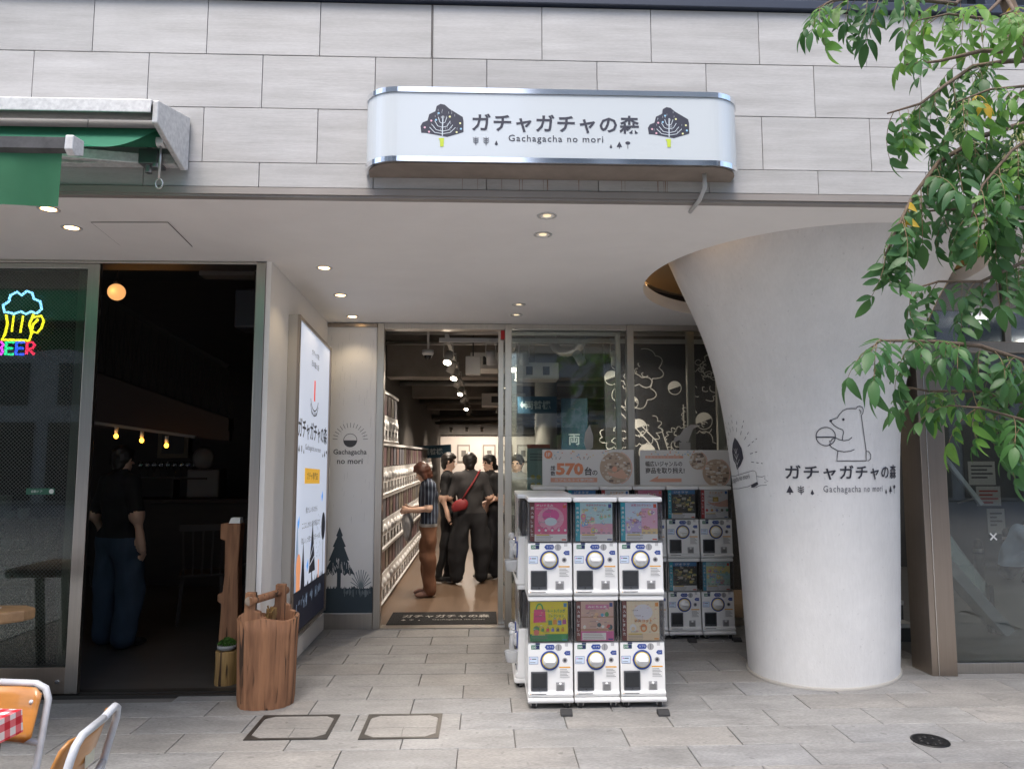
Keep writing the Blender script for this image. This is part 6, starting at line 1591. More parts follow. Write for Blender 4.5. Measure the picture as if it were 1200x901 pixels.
mb = MB(); mb.box(-4.5, -3.5, 9.42, 9.62, 1.285, 1.308); mb.box(-4.5, -4.47, 9.42, 9.62, 1.051, 1.2849); mb.box(-3.93, -3.9, 9.42, 9.62, 1.051, 1.2849); o = mb.build('glass_shelf', M_bwood); tag(o, 'little shelf for stemmed glasses on the bar counter', 'shelf')
def bar_chair(lab, x, y_, rz):
    t = thing('bar_chair', lab, 'chair', (x, y_, 0.004), rz, 'dark slatted chairs in the bar')
    mb = MB(); mb.box(-.2, .2, -.2, .2, .43, .46); mb.build('seat', M_bwood, t, .01)
    for sx_ in (-1, 1):
        for sy_ in (-1, 1): mb = MB(); mb.bar((sx_ * .17, sy_ * .17, .43), (sx_ * .2, sy_ * .2, 0), .03, .03); mb.build('leg', M_bwood, t)
    for k in range(5): mb = MB(); mb.bar((-.16 + k * .08, .19, .46), (-.18 + k * .09, .25, .88), .016, .016); mb.build('slat', M_bwood, t)
    mb = MB(); mb.bar((-.21, .25, .90), (.21, .25, .90), .03, .06); mb.build('top_rail', M_bwood, t)
bar_chair('dark slatted chair nearer the man in the bar', -2.75, 7.4, R(200)); bar_chair('dark slatted chair farther from the man in the bar', -2.3, 8.0, R(160))
t = thing('ceiling_fan', 'dark fan unit under the bar ceiling', 'fan', (-2.05, 6.6, 3.05)); mb = MB(); mb.box(-.16, .16, -.15, .15, -.35, 0); mb.build('casing', pm('dark_blue_unit', (.03, .035, .045), .5), t, .02); mb = MB(); mb.cyl((0, 0, 0), (0, 0, 1.1), .04); mb.build('stem', M_dark, t)
for k, (y_, z) in enumerate(((6.2, 3.35), (7.4, 3.4), (8.6, 3.45))):
    mb = MB(); mb.box(-2.9, -1.65, y_, y_ + .18, z, z + .06); o = mb.build('ceiling_slat', pm('ceiling_slat_grey', (.22, .2, .18), .7)); tag(o, ('nearest pale ceiling slat over the bar door', 'middle pale ceiling slat in the bar', 'farthest pale ceiling slat in the bar')[k], 'ceiling slat')
# shelves with crockery behind the wired glass
t = thing('crockery_shelf', 'wooden shelves of white bowls behind the wired glass', 'shelf', (-4.35, 6.3, 0))
for z in (.30, .52, .78, 1.02): mb = MB(); mb.box(-.65, .6, 0, .35, z, z + .025); mb.build('shelf_board', pm('shelf_wood', (.20, .13, .08), .6), t)
for x in (-.66, .6): mb = MB(); mb.box(x, x + .03, 0, .35, 0, 1.05); mb.build('upright', MATS['shelf_wood'], t)
M_bowl = pm('white_china', (.55, .55, .53), .3)
bm_ = MB(); bm_.lathe([(.02, 0), (.022, .008), (.05, .05), (.046, .05), (.02, .014), (.0001, .012)], n=16); bowl_me = bm_.mesh('bowl', M_bowl)
bm_ = MB(); bm_.box(-.035, .035, -.035, .035, 0, .065); block_me = bm_.mesh('box', M_bowl)
rr = random.Random(8); rowname = {.325: 'bottom', .545: 'second', .805: 'third', 1.045: 'top'}
for z in (.545, .805, 1.045):
    for k in range(10):
        for j in range(rr.randint(1, 3)):
            o = mk('bowl', bowl_me, None); o.location = (-4.93 + k * .115, 6.42, z + j * .022); tag(o, 'white bowl in %s stack from the left, %s in it, %s shelf behind wired glass' % (ORD(k), ('lowest', 'second', 'third')[j], rowname[z]), 'bowl', 'white bowls on the %s shelf' % rowname[z])
for k in range(14):
    o = mk('cup_box', block_me, None); q = k // 5; o.location = (-4.65 + (k % 5) * .1 + q * .1, 6.6, 1.045 + q * .07 + .05); tag(o, 'small white box behind the bowls, %s in %s layer of the pile' % (ORD(k % 5), ('bottom', 'middle', 'top')[q]), 'box', 'white boxes piled on the top shelf')
    o.location.z = 1.045 + q * .066; o.location.y = 6.58

# ================================================================== lobby behind the right-hand glass, stairs beside the column
M_lwall = pm('dark_stone_wall', (.12, .12, .12), .5, var=.3, scale=3)
mb = MB(); mb.box(3.7, 8.8, 10.5, 10.6, 0, 3.2); structure('lobby_back_wall', mb, M_lwall)
mb = MB(); mb.box(3.43, 8.8, 5.48, 10.5, -.2, .004); structure('lobby_floor', mb, pm('lobby_floor_stone', (.20, .20, .195), .35, var=.2, scale=4, stretch=(1, 3, 1)))
mb = MB(); mb.box(3.2, 8.8, 5.55, 10.5, 2.95, 3.05); structure('lobby_ceiling', mb, pm('lobby_ceiling_paint', (.4, .4, .39), .8))
for k, (x, y_) in enumerate(((4.6, 6.6), (6.4, 8.4))):  # unseen ceiling lamps, added to brighten the lobby
    t = thing('added_lobby_lamp', ('nearer round ceiling lamp added to brighten the lobby', 'farther round ceiling lamp added to brighten the lobby')[k], 'lamp', (x, y_, 2.948)); mb = MB(); mb.lathe([(.0001, -.012), (.07, -.010), (.085, 0)], n=20, cap=False); mb.build('diffuser', pm('added_lobby_diffuser', (1, .9, .75), .4, emit=4), t); mb = MB(); mb.lathe([(.085, -.002), (.10, -.006), (.104, .0)], n=20, cap=False); mb.build('trim_ring', M_steel, t); light('lamp', 'POINT', (0, 0, -.08), 12, (1, .92, .82), t, .08)
st_ = thing('side_staircase', 'narrow stair of pale-edged treads between column and lobby pillar', 'stairs', (3.5, 6.3, 0))
for k in range(9):
    mb = MB(); mb.box(-.30, .16, k * .13, k * .13 + .14, k * .165 + .12, k * .165 + .158); mb.build('tread', pm('tread_pale', (.6, .59, .57), .5), st_, .003)
    mb = MB(); mb.box(-.30, .16, k * .13 + .02, k * .13 + .03, k * .165 - .005, k * .165 + .12); mb.build('riser', M_lwall, st_)
for (lab, x, z, w_, h_) in (('paper notice highest on the lobby back wall', 7.02, 1.16, .40, .34), ('red-lettered paper notice in the middle of the lobby back wall', 7.12, .86, .36, .28), ('small paper notice lowest on the lobby back wall', 7.26, .46, .26, .36)):
    t = thing('wall_notice', lab, 'notice', (x, 10.49, z)); mb = MB(); mb.box(0, w_, -.004, 0, 0, h_); mb.build('sheet', flat('notice_paper', (.55, .55, .54)), t)
    p = Print()
    for k in range(4): p.rect(.04, w_ - .04 - (k % 2) * .08, h_ - .08 - k * .055, h_ - .055 - k * .055, 0 if 'red' not in lab else 1)
    p.build('print', onY(0, 0, -.0045), [flat('notice_ink', (.08, .08, .09)), flat('notice_red', (.4, .06, .05))], t)
t = thing('glass_balustrade', 'sloping glass stair balustrade with steel foot in the lobby', 'balustrade', (4.2, 6.6, 0))
mb = MB(); mb.hexa([(-.15, 0, .80), (.35, 0, .12), (.35, .014, .12), (-.15, .014, .80), (-.15, 0, 1.10), (.35, 0, .40), (.35, .014, .40), (-.15, .014, 1.10)]); mb.build('pane', glass('balustrade_glass', (.72, .84, .82), 3.5), t)
mb = MB(); mb.bar((-.20, -.02, .76), (.44, -.02, .02), .20, .10, up=(0, 0, 1)); mb.build('base_channel', pm('channel_grey', (.46, .46, .45), .45, .2), t, .004)
mb = MB(); mb.box(.33, .375, -.02, .03, .0, .42); mb.build('post', M_dark, t)
t = thing('handrail', 'bright white sloping handrail in the lobby', 'handrail', (4.23, 6.4, 1.35)); mb = MB(); mb.bar((-.16, 0, .22), (.155, 0, -.197), .03, .035); mb.build('rail', pm('rail_white', (.9, .9, .9), .3), t)
for x, z in ((-.10, .13), (.11, -.14)): mb = MB(); mb.bar((x, 0, z), (x, .25, z - .06), .012, .012); mb.build('bracket', M_steel, t)
for k, (x, y_) in enumerate(((5.55, 8.2), (6.75, 9.4))):
    t = thing('rail_post', ('nearer dark bollard post in the lobby', 'farther dark bollard post in the lobby')[k], 'bollard', (x, y_, 0.004)); mb = MB(); mb.lathe([(.05, 0), (.05, .6), (.03, .64), (.0001, .65)]); mb.build('shaft', M_dark, t); mb = MB(); mb.lathe([(.052, .5), (.052, .54)], cap=False); mb.build('band', M_steel, t)
# ================================================================== people: one continuous body each, from a blended distance field
def sd_cap(P, a, b, ra, rb, fl=1.0):
    a = np.array(a, float); b = np.array(b, float)
    if fl != 1.0:
        s = np.array([1, 1 / fl, 1]); P = P * s; a = a * s; b = b * s
    ba = b - a; t = np.clip(((P - a) @ ba) / max(ba @ ba, 1e-9), 0, 1)
    d = np.linalg.norm(P - a - t[:, None] * ba, axis=1) - (ra + (rb - ra) * t)
    return d * (fl if fl < 1 else 1), t
def surface_net(parts, lo, hi, h, post=None, k=.035, fold=0.0, zmax=9.0):
    """Blend the tapered limbs into one field (each only near itself) and pull a closed quad surface from it."""
    n = [int((hi[i] - lo[i]) / h) + 2 for i in range(3)]
    ax = [lo[i] + h * np.arange(n[i]) for i in range(3)]
    V = np.full(n, .12)
    for b in parts:
        a_, c_ = np.array(b[0]), np.array(b[1]); r_ = max(b[2], b[3]) + .085
        sl = []
        for i in range(3):
            i0 = max(0, int((min(a_[i], c_[i]) - r_ - lo[i]) / h)); i1 = min(n[i], int((max(a_[i], c_[i]) + r_ - lo[i]) / h) + 2); sl.append(slice(i0, i1))
        G = np.stack(np.meshgrid(*[ax[i][sl[i]] for i in range(3)], indexing='ij'), -1); shp = G.shape[:3]
        e, _ = sd_cap(G.reshape(-1, 3), *b[:4], fl=b[5] if len(b) > 5 and b[5] else 1.0); e = e.reshape(shp)
        d = V[tuple(sl)]; kk = b[6] if len(b) > 6 else k
        q = np.clip(.5 + .5 * (d - e) / kk, 0, 1); V[tuple(sl)] = d + (e - d) * q - kk * q * (1 - q)
    if fold or post:
        G = np.stack(np.meshgrid(*ax, indexing='ij'), -1)
        if fold:
            x, y, z = G[..., 0], G[..., 1], G[..., 2]
            w = np.clip((zmax - z) / .08, 0, 1) * np.clip((z - .10) / .05, 0, 1)
            V = V + w * fold * (np.sin(31 * x + 7 * z + 2.5 * np.sin(9 * z)) * np.sin(27 * y - 5 * z + 1.3) + .7 * np.sin(24 * z + 13 * x + 11 * y))
        if post: V = post(G.reshape(-1, 3), V.reshape(-1)).reshape(n)
    S = V < 0
    c = np.zeros([k - 1 for k in n], int)
    for dx in (0, 1):
        for dy in (0, 1):
            for dz in (0, 1): c += S[dx:n[0] - 1 + dx, dy:n[1] - 1 + dy, dz:n[2] - 1 + dz]
    act = (c > 0) & (c < 8)
    idx = -np.ones(act.shape, int); I = np.argwhere(act); idx[act] = np.arange(len(I))
    acc = np.zeros((len(I), 3)); cnt = np.zeros(len(I))
    corners = [(0, 0, 0), (1, 0, 0), (0, 1, 0), (1, 1, 0), (0, 0, 1), (1, 0, 1), (0, 1, 1), (1, 1, 1)]
    for p_ in range(8):
        for q_ in range(p_ + 1, 8):
            A, B = np.array(corners[p_]), np.array(corners[q_])
            if abs(A - B).sum() != 1: continue
            va = V[tuple((I + A).T)]; vb = V[tuple((I + B).T)]
            m = (va < 0) != (vb < 0)
            t = np.where(m, va / np.where(m, va - vb, 1), 0)
            acc[m] += (A + t[:, None] * (B - A))[m]; cnt[m] += 1
    verts = np.array(lo) + h * (I + acc / cnt[:, None])
    faces = []
    for axd in range(3):
        u, v = [(1, 2), (2, 0), (0, 1)][axd]
        sl = [slice(1, n[k] - 1) for k in range(3)]; sl[axd] = slice(0, n[axd] - 1)
        sl2 = list(sl); sl2[axd] = slice(1, n[axd])
        a = S[tuple(sl)]; b = S[tuple(sl2)]
        E = np.argwhere(a != b); off = np.array([s.start for s in sl]); sign = a[tuple(E.T)]; E = E + off
        eu = np.zeros(3, int); eu[u] = 1; ev = np.zeros(3, int); ev[v] = 1
        q = [idx[tuple((E - eu - ev).T)], idx[tuple((E - ev).T)], idx[tuple(E.T)], idx[tuple((E - eu).T)]]
        Q = np.stack(q, 1); Q[~sign] = Q[~sign][:, ::-1]
        faces.append(Q)
    return verts, np.concatenate(faces)
def mesh_from(verts, faces, name, mats, mi=None):
    me = bpy.data.meshes.new(name); me.from_pydata(verts.tolist(), [], faces.tolist())
    for m in mats: me.materials.append(m)
    if mi is not None: me.polygons.foreach_set('material_index', mi.tolist())
    me.polygons.foreach_set('use_smooth', [True] * len(faces))
    return me
SKIN, SHIRT, PANTS, SHOE, SOLE, EYE, HEM = range(7)
def person(label, loc, rz, cols, J=None, H=1.65, hem=.93, sleeve=.75, leg_w=(.085, .062, .05), torso_w=1.0, hair='short', haircol=(.015, .012, .01), voxel=.0125, hemband=None, stripes=False):
    """local frame: faces -Y, feet at z=0, default joints for 1.65 m scaled to H"""
    s = H / 1.65
    j = dict(pel=(0, .0, .90), waist=(0, 0, 1.06), chest=(0, .005, 1.27), neck=(0, .015, 1.40), nk2=(0, .0, 1.46), head=(0, -.012, 1.545),
             lh=(-.085, 0, .88), lk=(-.095, -.015, .48), la=(-.095, .02, .085), lt=(-.105, -.15, .03),
             rh=(.085, 0, .88), rk=(.095, -.015, .48), ra=(.095, .02, .085), rt=(.105, -.15, .03),
             ls=(-.165, .01, 1.355), le=(-.215, .03, 1.09), lw=(-.215, -.04, .86),
             rs=(.165, .01, 1.355), re=(.215, .03, 1.09), rw=(.215, -.04, .86))
    if J: j.update(J)
    j = {k: np.array(v, float) * s for k, v in j.items()}
    tw = torso_w * s
    hd = j['head'] - j['nk2']; hd /= np.linalg.norm(hd)
    fwd = np.array(j.get('face', (0.0, -1.0, 0.0)), float); fwd = fwd / np.linalg.norm(fwd)
    side = np.cross(hd, fwd); side /= np.linalg.norm(side)
    B = []
    add = lambda a, b, ra, rb, m, fl=None, k=.035: B.append((a, b, ra, rb, m, fl, k))
    add(j['pel'] + [0, 0, -.02 * s], j['waist'], .145 * tw, .135 * tw, 'torso', .72)
    add(j['waist'], j['chest'], .135 * tw, .150 * tw, 'torso', .70)
    add(j['chest'], j['chest'] + [0, 0, .05 * s], .150 * tw, .12 * tw, 'torso', .66)
    add(j['ls'], j['rs'], .058 * tw, .058 * tw, 'torso')
    add(j['neck'] - [0, 0, .04 * s], j['nk2'], .054 * s, .046 * s, SKIN)
    hc = j['head']
    add(hc - hd * .015 * s, hc + hd * .035 * s + -fwd * .012 * s, .072 * s, .078 * s, SKIN)
    add(hc + fwd * .030 * s - hd * .055 * s, hc + fwd * .055 * s - hd * .072 * s, .048 * s, .026 * s, SKIN, None, .02)
    add(hc + fwd * .085 * s - hd * .008 * s, hc + fwd * .098 * s - hd * .026 * s, .008 * s, .013 * s, SKIN, None, .012)
    add(hc + fwd * .078 * s - hd * .055 * s, hc + fwd * .082 * s - hd * .058 * s, .012 * s, .012 * s, SKIN, None, .01)
    for q in (-1, 1):
        add(hc + side * q * .078 * s - hd * .01 * s, hc + side * q * .082 * s + hd * .012 * s, .013 * s, .017 * s, SKIN, None, .008)
        add(hc + side * q * .030 * s + fwd * .072 * s + hd * .008 * s, hc + side * q * .034 * s + fwd * .072 * s + hd * .008 * s, .010 * s, .010 * s, EYE, None, .003)
    for L in 'lr':
        a, b, c_ = j[L + 's'], j[L + 'e'], j[L + 'w']
        add(a, b, .056 * tw, .046 * tw if sleeve < .99 else .05 * tw, 'arm'); add(b, c_, .040 * s, .028 * s, 'fore')
        d = (c_ - b) / np.linalg.norm(c_ - b)
        inw = np.array([1.0 if L == 'l' else -1.0, 0, 0]); inw = inw - d * (inw @ d); inw /= np.linalg.norm(inw)
        fr = np.cross(d, inw)
        if fr[1] > 0: fr = -fr
        palm = c_ + d * .055 * s
        add(c_, palm, .026 * s, .030 * s, SKIN, None, .02)
        for f_ in range(4):
            o_ = fr * (.024 - .016 * f_) * s
            base = palm + o_ + d * .012 * s; ln = (.068, .076, .070, .054)[f_] * s
            mid = base + d * ln * .5 + inw * .006 * s; tip = base + d * ln * .92 + inw * .028 * s
            add(base, mid, .0100 * s, .0092 * s, SKIN, None, .006); add(mid, tip, .0092 * s, .008 * s, SKIN, None, .006)
        tb = c_ + d * .018 * s + fr * .022 * s
        add(tb, tb + d * .032 * s + fr * .022 * s + inw * .014 * s, .012 * s, .010 * s, SKIN, None, .008); add(tb + d * .032 * s + fr * .022 * s + inw * .014 * s, tb + d * .062 * s + fr * .020 * s + inw * .026 * s, .010 * s, .0085 * s, SKIN, None, .006)
        h_, k_, an_, to = j[L + 'h'], j[L + 'k'], j[L + 'a'], j[L + 't']
        add(h_, k_, .088 * s * leg_w[0] / .085, leg_w[1] * s * 1.05, PANTS, None, .03); add(k_, an_ + [0, 0, .0], leg_w[1] * s * 1.05, leg_w[2] * s, PANTS, None, .03)
        add(an_ + np.array([0, .025, -.035]) * s, to + np.array([0, .03, .008]) * s, .036 * s, .034 * s, SHOE, None, .012); add(to + np.array([0, .03, .008]) * s, to + np.array([0, -.02, .0]) * s, .036 * s, .026 * s, SHOE, None, .012)
    pts = np.array([b[0] for b in B] + [b[1] for b in B]); lo = pts.min(0) - .2; hi = pts.max(0) + .2; lo[2] = -.02
    verts, faces = surface_net(B, lo, hi, voxel * s, fold=.008, zmax=1.34 * s if not J or 'pel' not in J else .6)
    verts[:, 2] = np.maximum(verts[:, 2], 0.0)
    # material of each face from the nearest limb
    cen = verts[faces].mean(1)
    D = []; T = []
    for b in B:
        d, t = sd_cap(cen, *b[:4], fl=b[5] or 1.0); D.append(d); T.append(t)
    D = np.array(D); near = D.argmin(0); mi = np.zeros(len(faces), int)
    for i, b in enumerate(B):
        m = near == i
        if not m.any(): continue
        z = cen[m, 2]; t = T[i][m]
        if b[4] == 'torso': mi[m] = np.where(z > hem * s, SHIRT, np.where((hemband is not None) & (z > (hem - (hemband or 0)) * s), HEM, PANTS))
        elif b[4] == 'arm': mi[m] = np.where(t < sleeve, SHIRT, SKIN)
        elif b[4] == 'fore': mi[m] = SHIRT if sleeve > 1.0 else SKIN
        elif b[4] == PANTS: mi[m] = np.where(z > hem * s, SHIRT, np.where((hemband is not None) & (z > (hem - (hemband or 0)) * s), HEM, PANTS))
        else: mi[m] = b[4]
    sh = mi == SHOE
    mi[sh & (cen[:, 2] < .022 * s)] = SOLE
    t = thing('person', label, 'person', loc, rz)
    key = label.split(' in ')[0].replace(' ', '_')[:24] + str(len(label))
    mats = [pm('skin_tone', (.66, .43, .32), .5), pm('shirt_' + key, cols[0], .85, bump=.25, bscale=12, bstretch=(1, 1, .5), var=.2, scale=9) if not stripes else stripes, pm('trousers_' + key, cols[1], .85, bump=.3, bscale=9, bstretch=(1.6, 1.6, .35), var=.25, scale=8, stretch=(2, 2, .5)),
            pm('shoes_' + key, cols[2], .6), pm('sole_' + key, cols[3] if len(cols) > 3 else (.5, .5, .48), .7), flat('eye_dark', (.02, .015, .012), .2), pm('hem_cloth', (.32, .32, .31), .9)]
    mk('body', mesh_from(verts, faces, 'body', mats, mi), t)
    if hair:
        HB = []
        ad = lambda a, b, ra, rb, k=.03: HB.append((a, b, ra, rb, 0, None, k))
        up = hc + hd * .035 * s - fwd * .016 * s
        ad(up, up + hd * .012 * s, .088 * s, .084 * s)
        ad(up - fwd * .02 * s, hc - hd * .045 * s - fwd * .04 * s, .08 * s, .06 * s)
        if hair == 'bob':
            for q in (-1, 1): ad(hc + side * q * .062 * s + hd * .03 * s - fwd * .005 * s, hc + side * q * .072 * s - hd * .075 * s + fwd * .008 * s, .040 * s, .030 * s)
            ad(hc - fwd * .06 * s, hc - hd * .085 * s - fwd * .05 * s, .062 * s, .05 * s); ad(hc + hd * .075 * s + fwd * .03 * s, hc + hd * .055 * s + fwd * .06 * s, .035 * s, .024 * s)
        elif hair == 'bun':
            ad(hc - hd * .03 * s - fwd * .08 * s, hc - hd * .06 * s - fwd * .105 * s, .035 * s, .04 * s); ad(hc + hd * .08 * s + fwd * .03 * s, hc + hd * .06 * s + fwd * .065 * s, .03 * s, .02 * s)
        else:
            ad(hc + hd * .082 * s + fwd * .02 * s, hc + hd * .075 * s + fwd * .055 * s, .036 * s, .028 * s)
            for q in (-1, 1): ad(hc + side * q * .068 * s + hd * .05 * s, hc + side * q * .072 * s + hd * .01 * s - fwd * .012 * s, .022 * s, .014 * s)
        def hf(P, d):
            n_ = (np.sin(P[:, 0] * 160) * np.sin(P[:, 1] * 140 + 1) + np.sin(P[:, 2] * 120 + P[:, 0] * 60)) * .0018
            f1, _ = sd_cap(P, hc + fwd * .085 * s - hd * .01 * s, hc + fwd * .085 * s - hd * .08 * s, .058 * s, .05 * s)   # keep the face free
            return np.maximum(d + n_, -f1)
        v2, f2 = surface_net(HB, hc - .2 * s, hc + .2 * s, .009 * s, hf, .03)
        mk('hair', mesh_from(v2, f2, 'hair', [pm('hair_%d' % int(haircol[0] * 1000), haircol, .45, var=.4, scale=40, stretch=(1, 1, .2))]), t)
    return t, j
def stripes_mat():
    m, nt, out = _nt('navy_striped_cloth'); L = nt.links.new
    tc = nt.nodes.new('ShaderNodeTexCoord'); w = nt.nodes.new('ShaderNodeTexWave'); w.bands_direction = 'Y'; w.inputs['Scale'].default_value = 8.0; w.inputs['Distortion'].default_value = .6
    L(tc.outputs['Object'], w.inputs['Vector']); rp = nt.nodes.new('ShaderNodeValToRGB'); rp.color_ramp.elements[0].position = .86; rp.color_ramp.elements[0].color = (.012, .017, .035, 1); rp.color_ramp.elements[1].position = .95; rp.color_ramp.elements[1].color = (.16, .20, .26, 1)
    L(w.outputs['Fac'], rp.inputs[0]); b = nt.nodes.new('ShaderNodeBsdfPrincipled'); b.inputs['Roughness'].default_value = .85; L(rp.outputs[0], b.inputs['Base Color']); L(b.outputs[0], out.inputs[0]); return m
# woman at the machines: in profile, facing the left wall, hands raised over a grey bag
w_, jw = person('woman with brown bob, navy striped top and brown trousers at the machines', (-.64, 8.55, .001), R(-82), ((.015, .02, .04), (.19, .085, .045), (.30, .17, .13), (.3, .2, .16)), H=1.50, hem=.90, hemband=.045, sleeve=.85, leg_w=(.095, .085, .075), torso_w=1.08, hair='bob', haircol=(.10, .035, .02), stripes=stripes_mat(),
    J=dict(chest=(0, -.015, 1.27), neck=(0, -.015, 1.40), nk2=(0, -.045, 1.455), head=(0, -.095, 1.53), face=(0, -.86, -.5), le=(-.21, -.02, 1.09), lw=(-.12, -.24, 1.08), re=(.21, -.02, 1.09), rw=(.12, -.26, 1.06), lt=(-.11, -.13, .03), rt=(.11, -.12, .03)))
sb = MB(); sb.sphere((0, 0, 0), 1.0, 20, 14, sc=(.10, .06, .18))
for i, v in enumerate(sb.v): sb.v[i] = (v[0] * (1 + .12 * math.sin(v[2] * 31)), v[1] * (1 + .2 * math.sin(v[2] * 23 + v[0] * 20)), v[2])
o = sb.build('shopping_bag', pm('grey_bag_cloth', (.30, .30, .30), .8, bump=.4, bscale=10)); o.location = (-.64 - .235, 8.55 - .08, .80); o.rotation_euler = (0, 0, R(-82)); tag(o, 'grey cloth bag hanging from the hands of the woman in stripes', 'bag')
person('slim person in black turned right, behind the woman in stripes', (-.47, 9.5, .001), R(84), ((.012, .012, .013), (.012, .012, .013), (.012, .012, .012), (.5, .5, .48)), H=1.60, hem=.86, sleeve=.9, leg_w=(.078, .052, .042), torso_w=.95, J=dict(la=(-.095, .10, .085), lk=(-.09, .02, .48), lt=(-.105, -.07, .03)))
m_, jm = person('man seen from behind in dark grey shirt and wide black trousers', (-.19, 9.36, .001), R(186), ((.035, .033, .034), (.010, .010, .012), (.30, .27, .23), (.45, .42, .38)), H=1.60, hem=.90, sleeve=.95, leg_w=(.110, .122, .085), torso_w=1.12, J=dict(lh=(-.10, 0, .88), rh=(.10, 0, .88), lk=(-.165, 0, .44), rk=(.155, .02, .44), la=(-.15, .02, .10), ra=(.17, .06, .10), lt=(-.17, -.13, .03), rt=(.20, -.09, .03), le=(-.26, .02, 1.10), re=(.26, .0, 1.10), lw=(-.22, -.12, .93), rw=(.20, -.15, .95)))
person('person in black top with black hair beside the man with the red bag', (.06, 9.75, .001), R(-60), ((.012, .012, .013), (.014, .014, .018), (.3, .28, .25)), H=1.58, hem=.88, sleeve=.95, leg_w=(.10, .10, .08), torso_w=1.12, hair='bun', J=dict(lw=(-.15, -.2, 1.0), rw=(.15, -.2, 1.0)))
person('customer in grey top behind the fixed shop pane above the machines', (.40, 9.2, .001), R(-20), ((.18, .18, .17), (.03, .03, .035), (.1, .1, .1)), H=1.58, hem=.9, torso_w=1.1, hair='short')
# red cross-body bag on the man's back
bg_ = thing('red_shoulder_bag', 'red cross-body bag on the back of the man', 'bag', (-.19, 9.36, 0))
mb = MB(); mb.sphere((0, 0, 0), 1, 18, 12, sc=(.105, .045, .085)); 
for i, v in enumerate(mb.v): mb.v[i] = (v[0] - .12, v[1] - .155, max(v[2], -.06) + .965 + (v[0] * .25))
mb.build('pouch', pm('red_nylon', (.22, .018, .022), .6), bg_)
mb = MB(); mb.tube([(-.10, -.165, 1.02), (-.03, -.185, 1.14), (.05, -.175, 1.26), (.11, -.12, 1.37), (.13, -.03, 1.40)], .011, 8); mb.build('strap', MATS['red_nylon'], bg_)
# man in the bar
person('man in black T-shirt and loose blue jeans standing in the bar doorway', (-3.11, 6.45, .006), R(150), ((.010, .010, .011), (.045, .075, .12), (.012, .012, .012), (.05, .05, .05)), H=1.64, hem=.90, sleeve=.9, leg_w=(.11, .105, .095), torso_w=1.18, J=dict(lh=(-.10, 0, .88), rh=(.10, 0, .88), lk=(-.15, -.04, .48), rk=(.12, 0, .48), la=(-.18, .04, .085), lt=(-.20, -.12, .03), le=(-.26, .02, 1.08), re=(.27, .05, 1.08), lw=(-.26, -.03, .85), rw=(.26, -.06, .83)))
# man mirrored in the lobby glass, built behind it as a stand-in
person('man in pale blue shirt crouching behind the lobby glass', (6.45, 9.0, .004), R(62), ((.34, .45, .62), (.014, .014, .016), (.02, .02, .02), (.1, .1, .1)), H=1.68, hem=.24, sleeve=.9, hair='short', J=dict(pel=(0, .0, .24), waist=(0, -.04, .38), chest=(0, -.13, .56), neck=(0, -.20, .67), nk2=(0, -.25, .71), head=(0, -.31, .76), face=(0, -.8, -.6),
    lh=(-.09, 0, .22), rh=(.09, 0, .22), lk=(-.14, -.34, .42), rk=(.14, -.34, .42), la=(-.13, -.20, .085), ra=(.13, -.20, .085), lt=(-.14, -.36, .03), rt=(.14, -.36, .03), ls=(-.17, -.15, .62), rs=(.17, -.15, .62), le=(-.22, -.28, .44), re=(.22, -.28, .44), lw=(-.10, -.44, .40), rw=(.10, -.44, .40)))
# ================================================================== street tree whose branches hang in from the right
def leaf_mat(name, c1, c2, tr_):
    m, nt, out = _nt(name); L = nt.links.new
    oi = nt.nodes.new('ShaderNodeObjectInfo'); gm = nt.nodes.new('ShaderNodeNewGeometry')
    ad = nt.nodes.new('ShaderNodeMath'); ad.operation = 'ADD'; L(oi.outputs['Random'], ad.inputs[0]); L(gm.outputs['Random Per Island'], ad.inputs[1])
    hf = nt.nodes.new('ShaderNodeMath'); hf.operation = 'MULTIPLY'; hf.inputs[1].default_value = .5; L(ad.outputs[0], hf.inputs[0])
    mx = nt.nodes.new('ShaderNodeMix'); mx.data_type = 'RGBA'; mx.inputs['A'].default_value = (*c1, 1); mx.inputs['B'].default_value = (*c2, 1); L(hf.outputs[0], mx.inputs['Factor'])
    b = nt.nodes.new('ShaderNodeBsdfPrincipled'); b.inputs['Roughness'].default_value = .48; L(mx.outputs['Result'], b.inputs['Base Color'])
    t = nt.nodes.new('ShaderNodeBsdfTranslucent'); hs = nt.nodes.new('ShaderNodeHueSaturation'); hs.inputs['Value'].default_value = 1.8; hs.inputs['Hue'].default_value = .48; L(mx.outputs['Result'], hs.inputs['Color']); L(hs.outputs[0], t.inputs[0])
    ms = nt.nodes.new('ShaderNodeMixShader'); ms.inputs[0].default_value = tr_; L(b.outputs[0], ms.inputs[1]); L(t.outputs[0], ms.inputs[2]); L(ms.outputs[0], out.inputs[0])
    return m
M_leaf = leaf_mat('leaf_green', (.030, .105, .030), (.085, .20, .055), .38)
M_leafy = leaf_mat('leaf_young', (.085, .23, .04), (.16, .32, .06), .45)
M_leafold = leaf_mat('leaf_yellow', (.5, .35, .03), (.45, .30, .02), .3)
M_bark = pm('tree_bark', (.16, .115, .08), .85, var=.4, scale=12, stretch=(2, 2, .5), bump=.5, bscale=40)
M_twig = pm('twig_bark', (.20, .14, .08), .8)
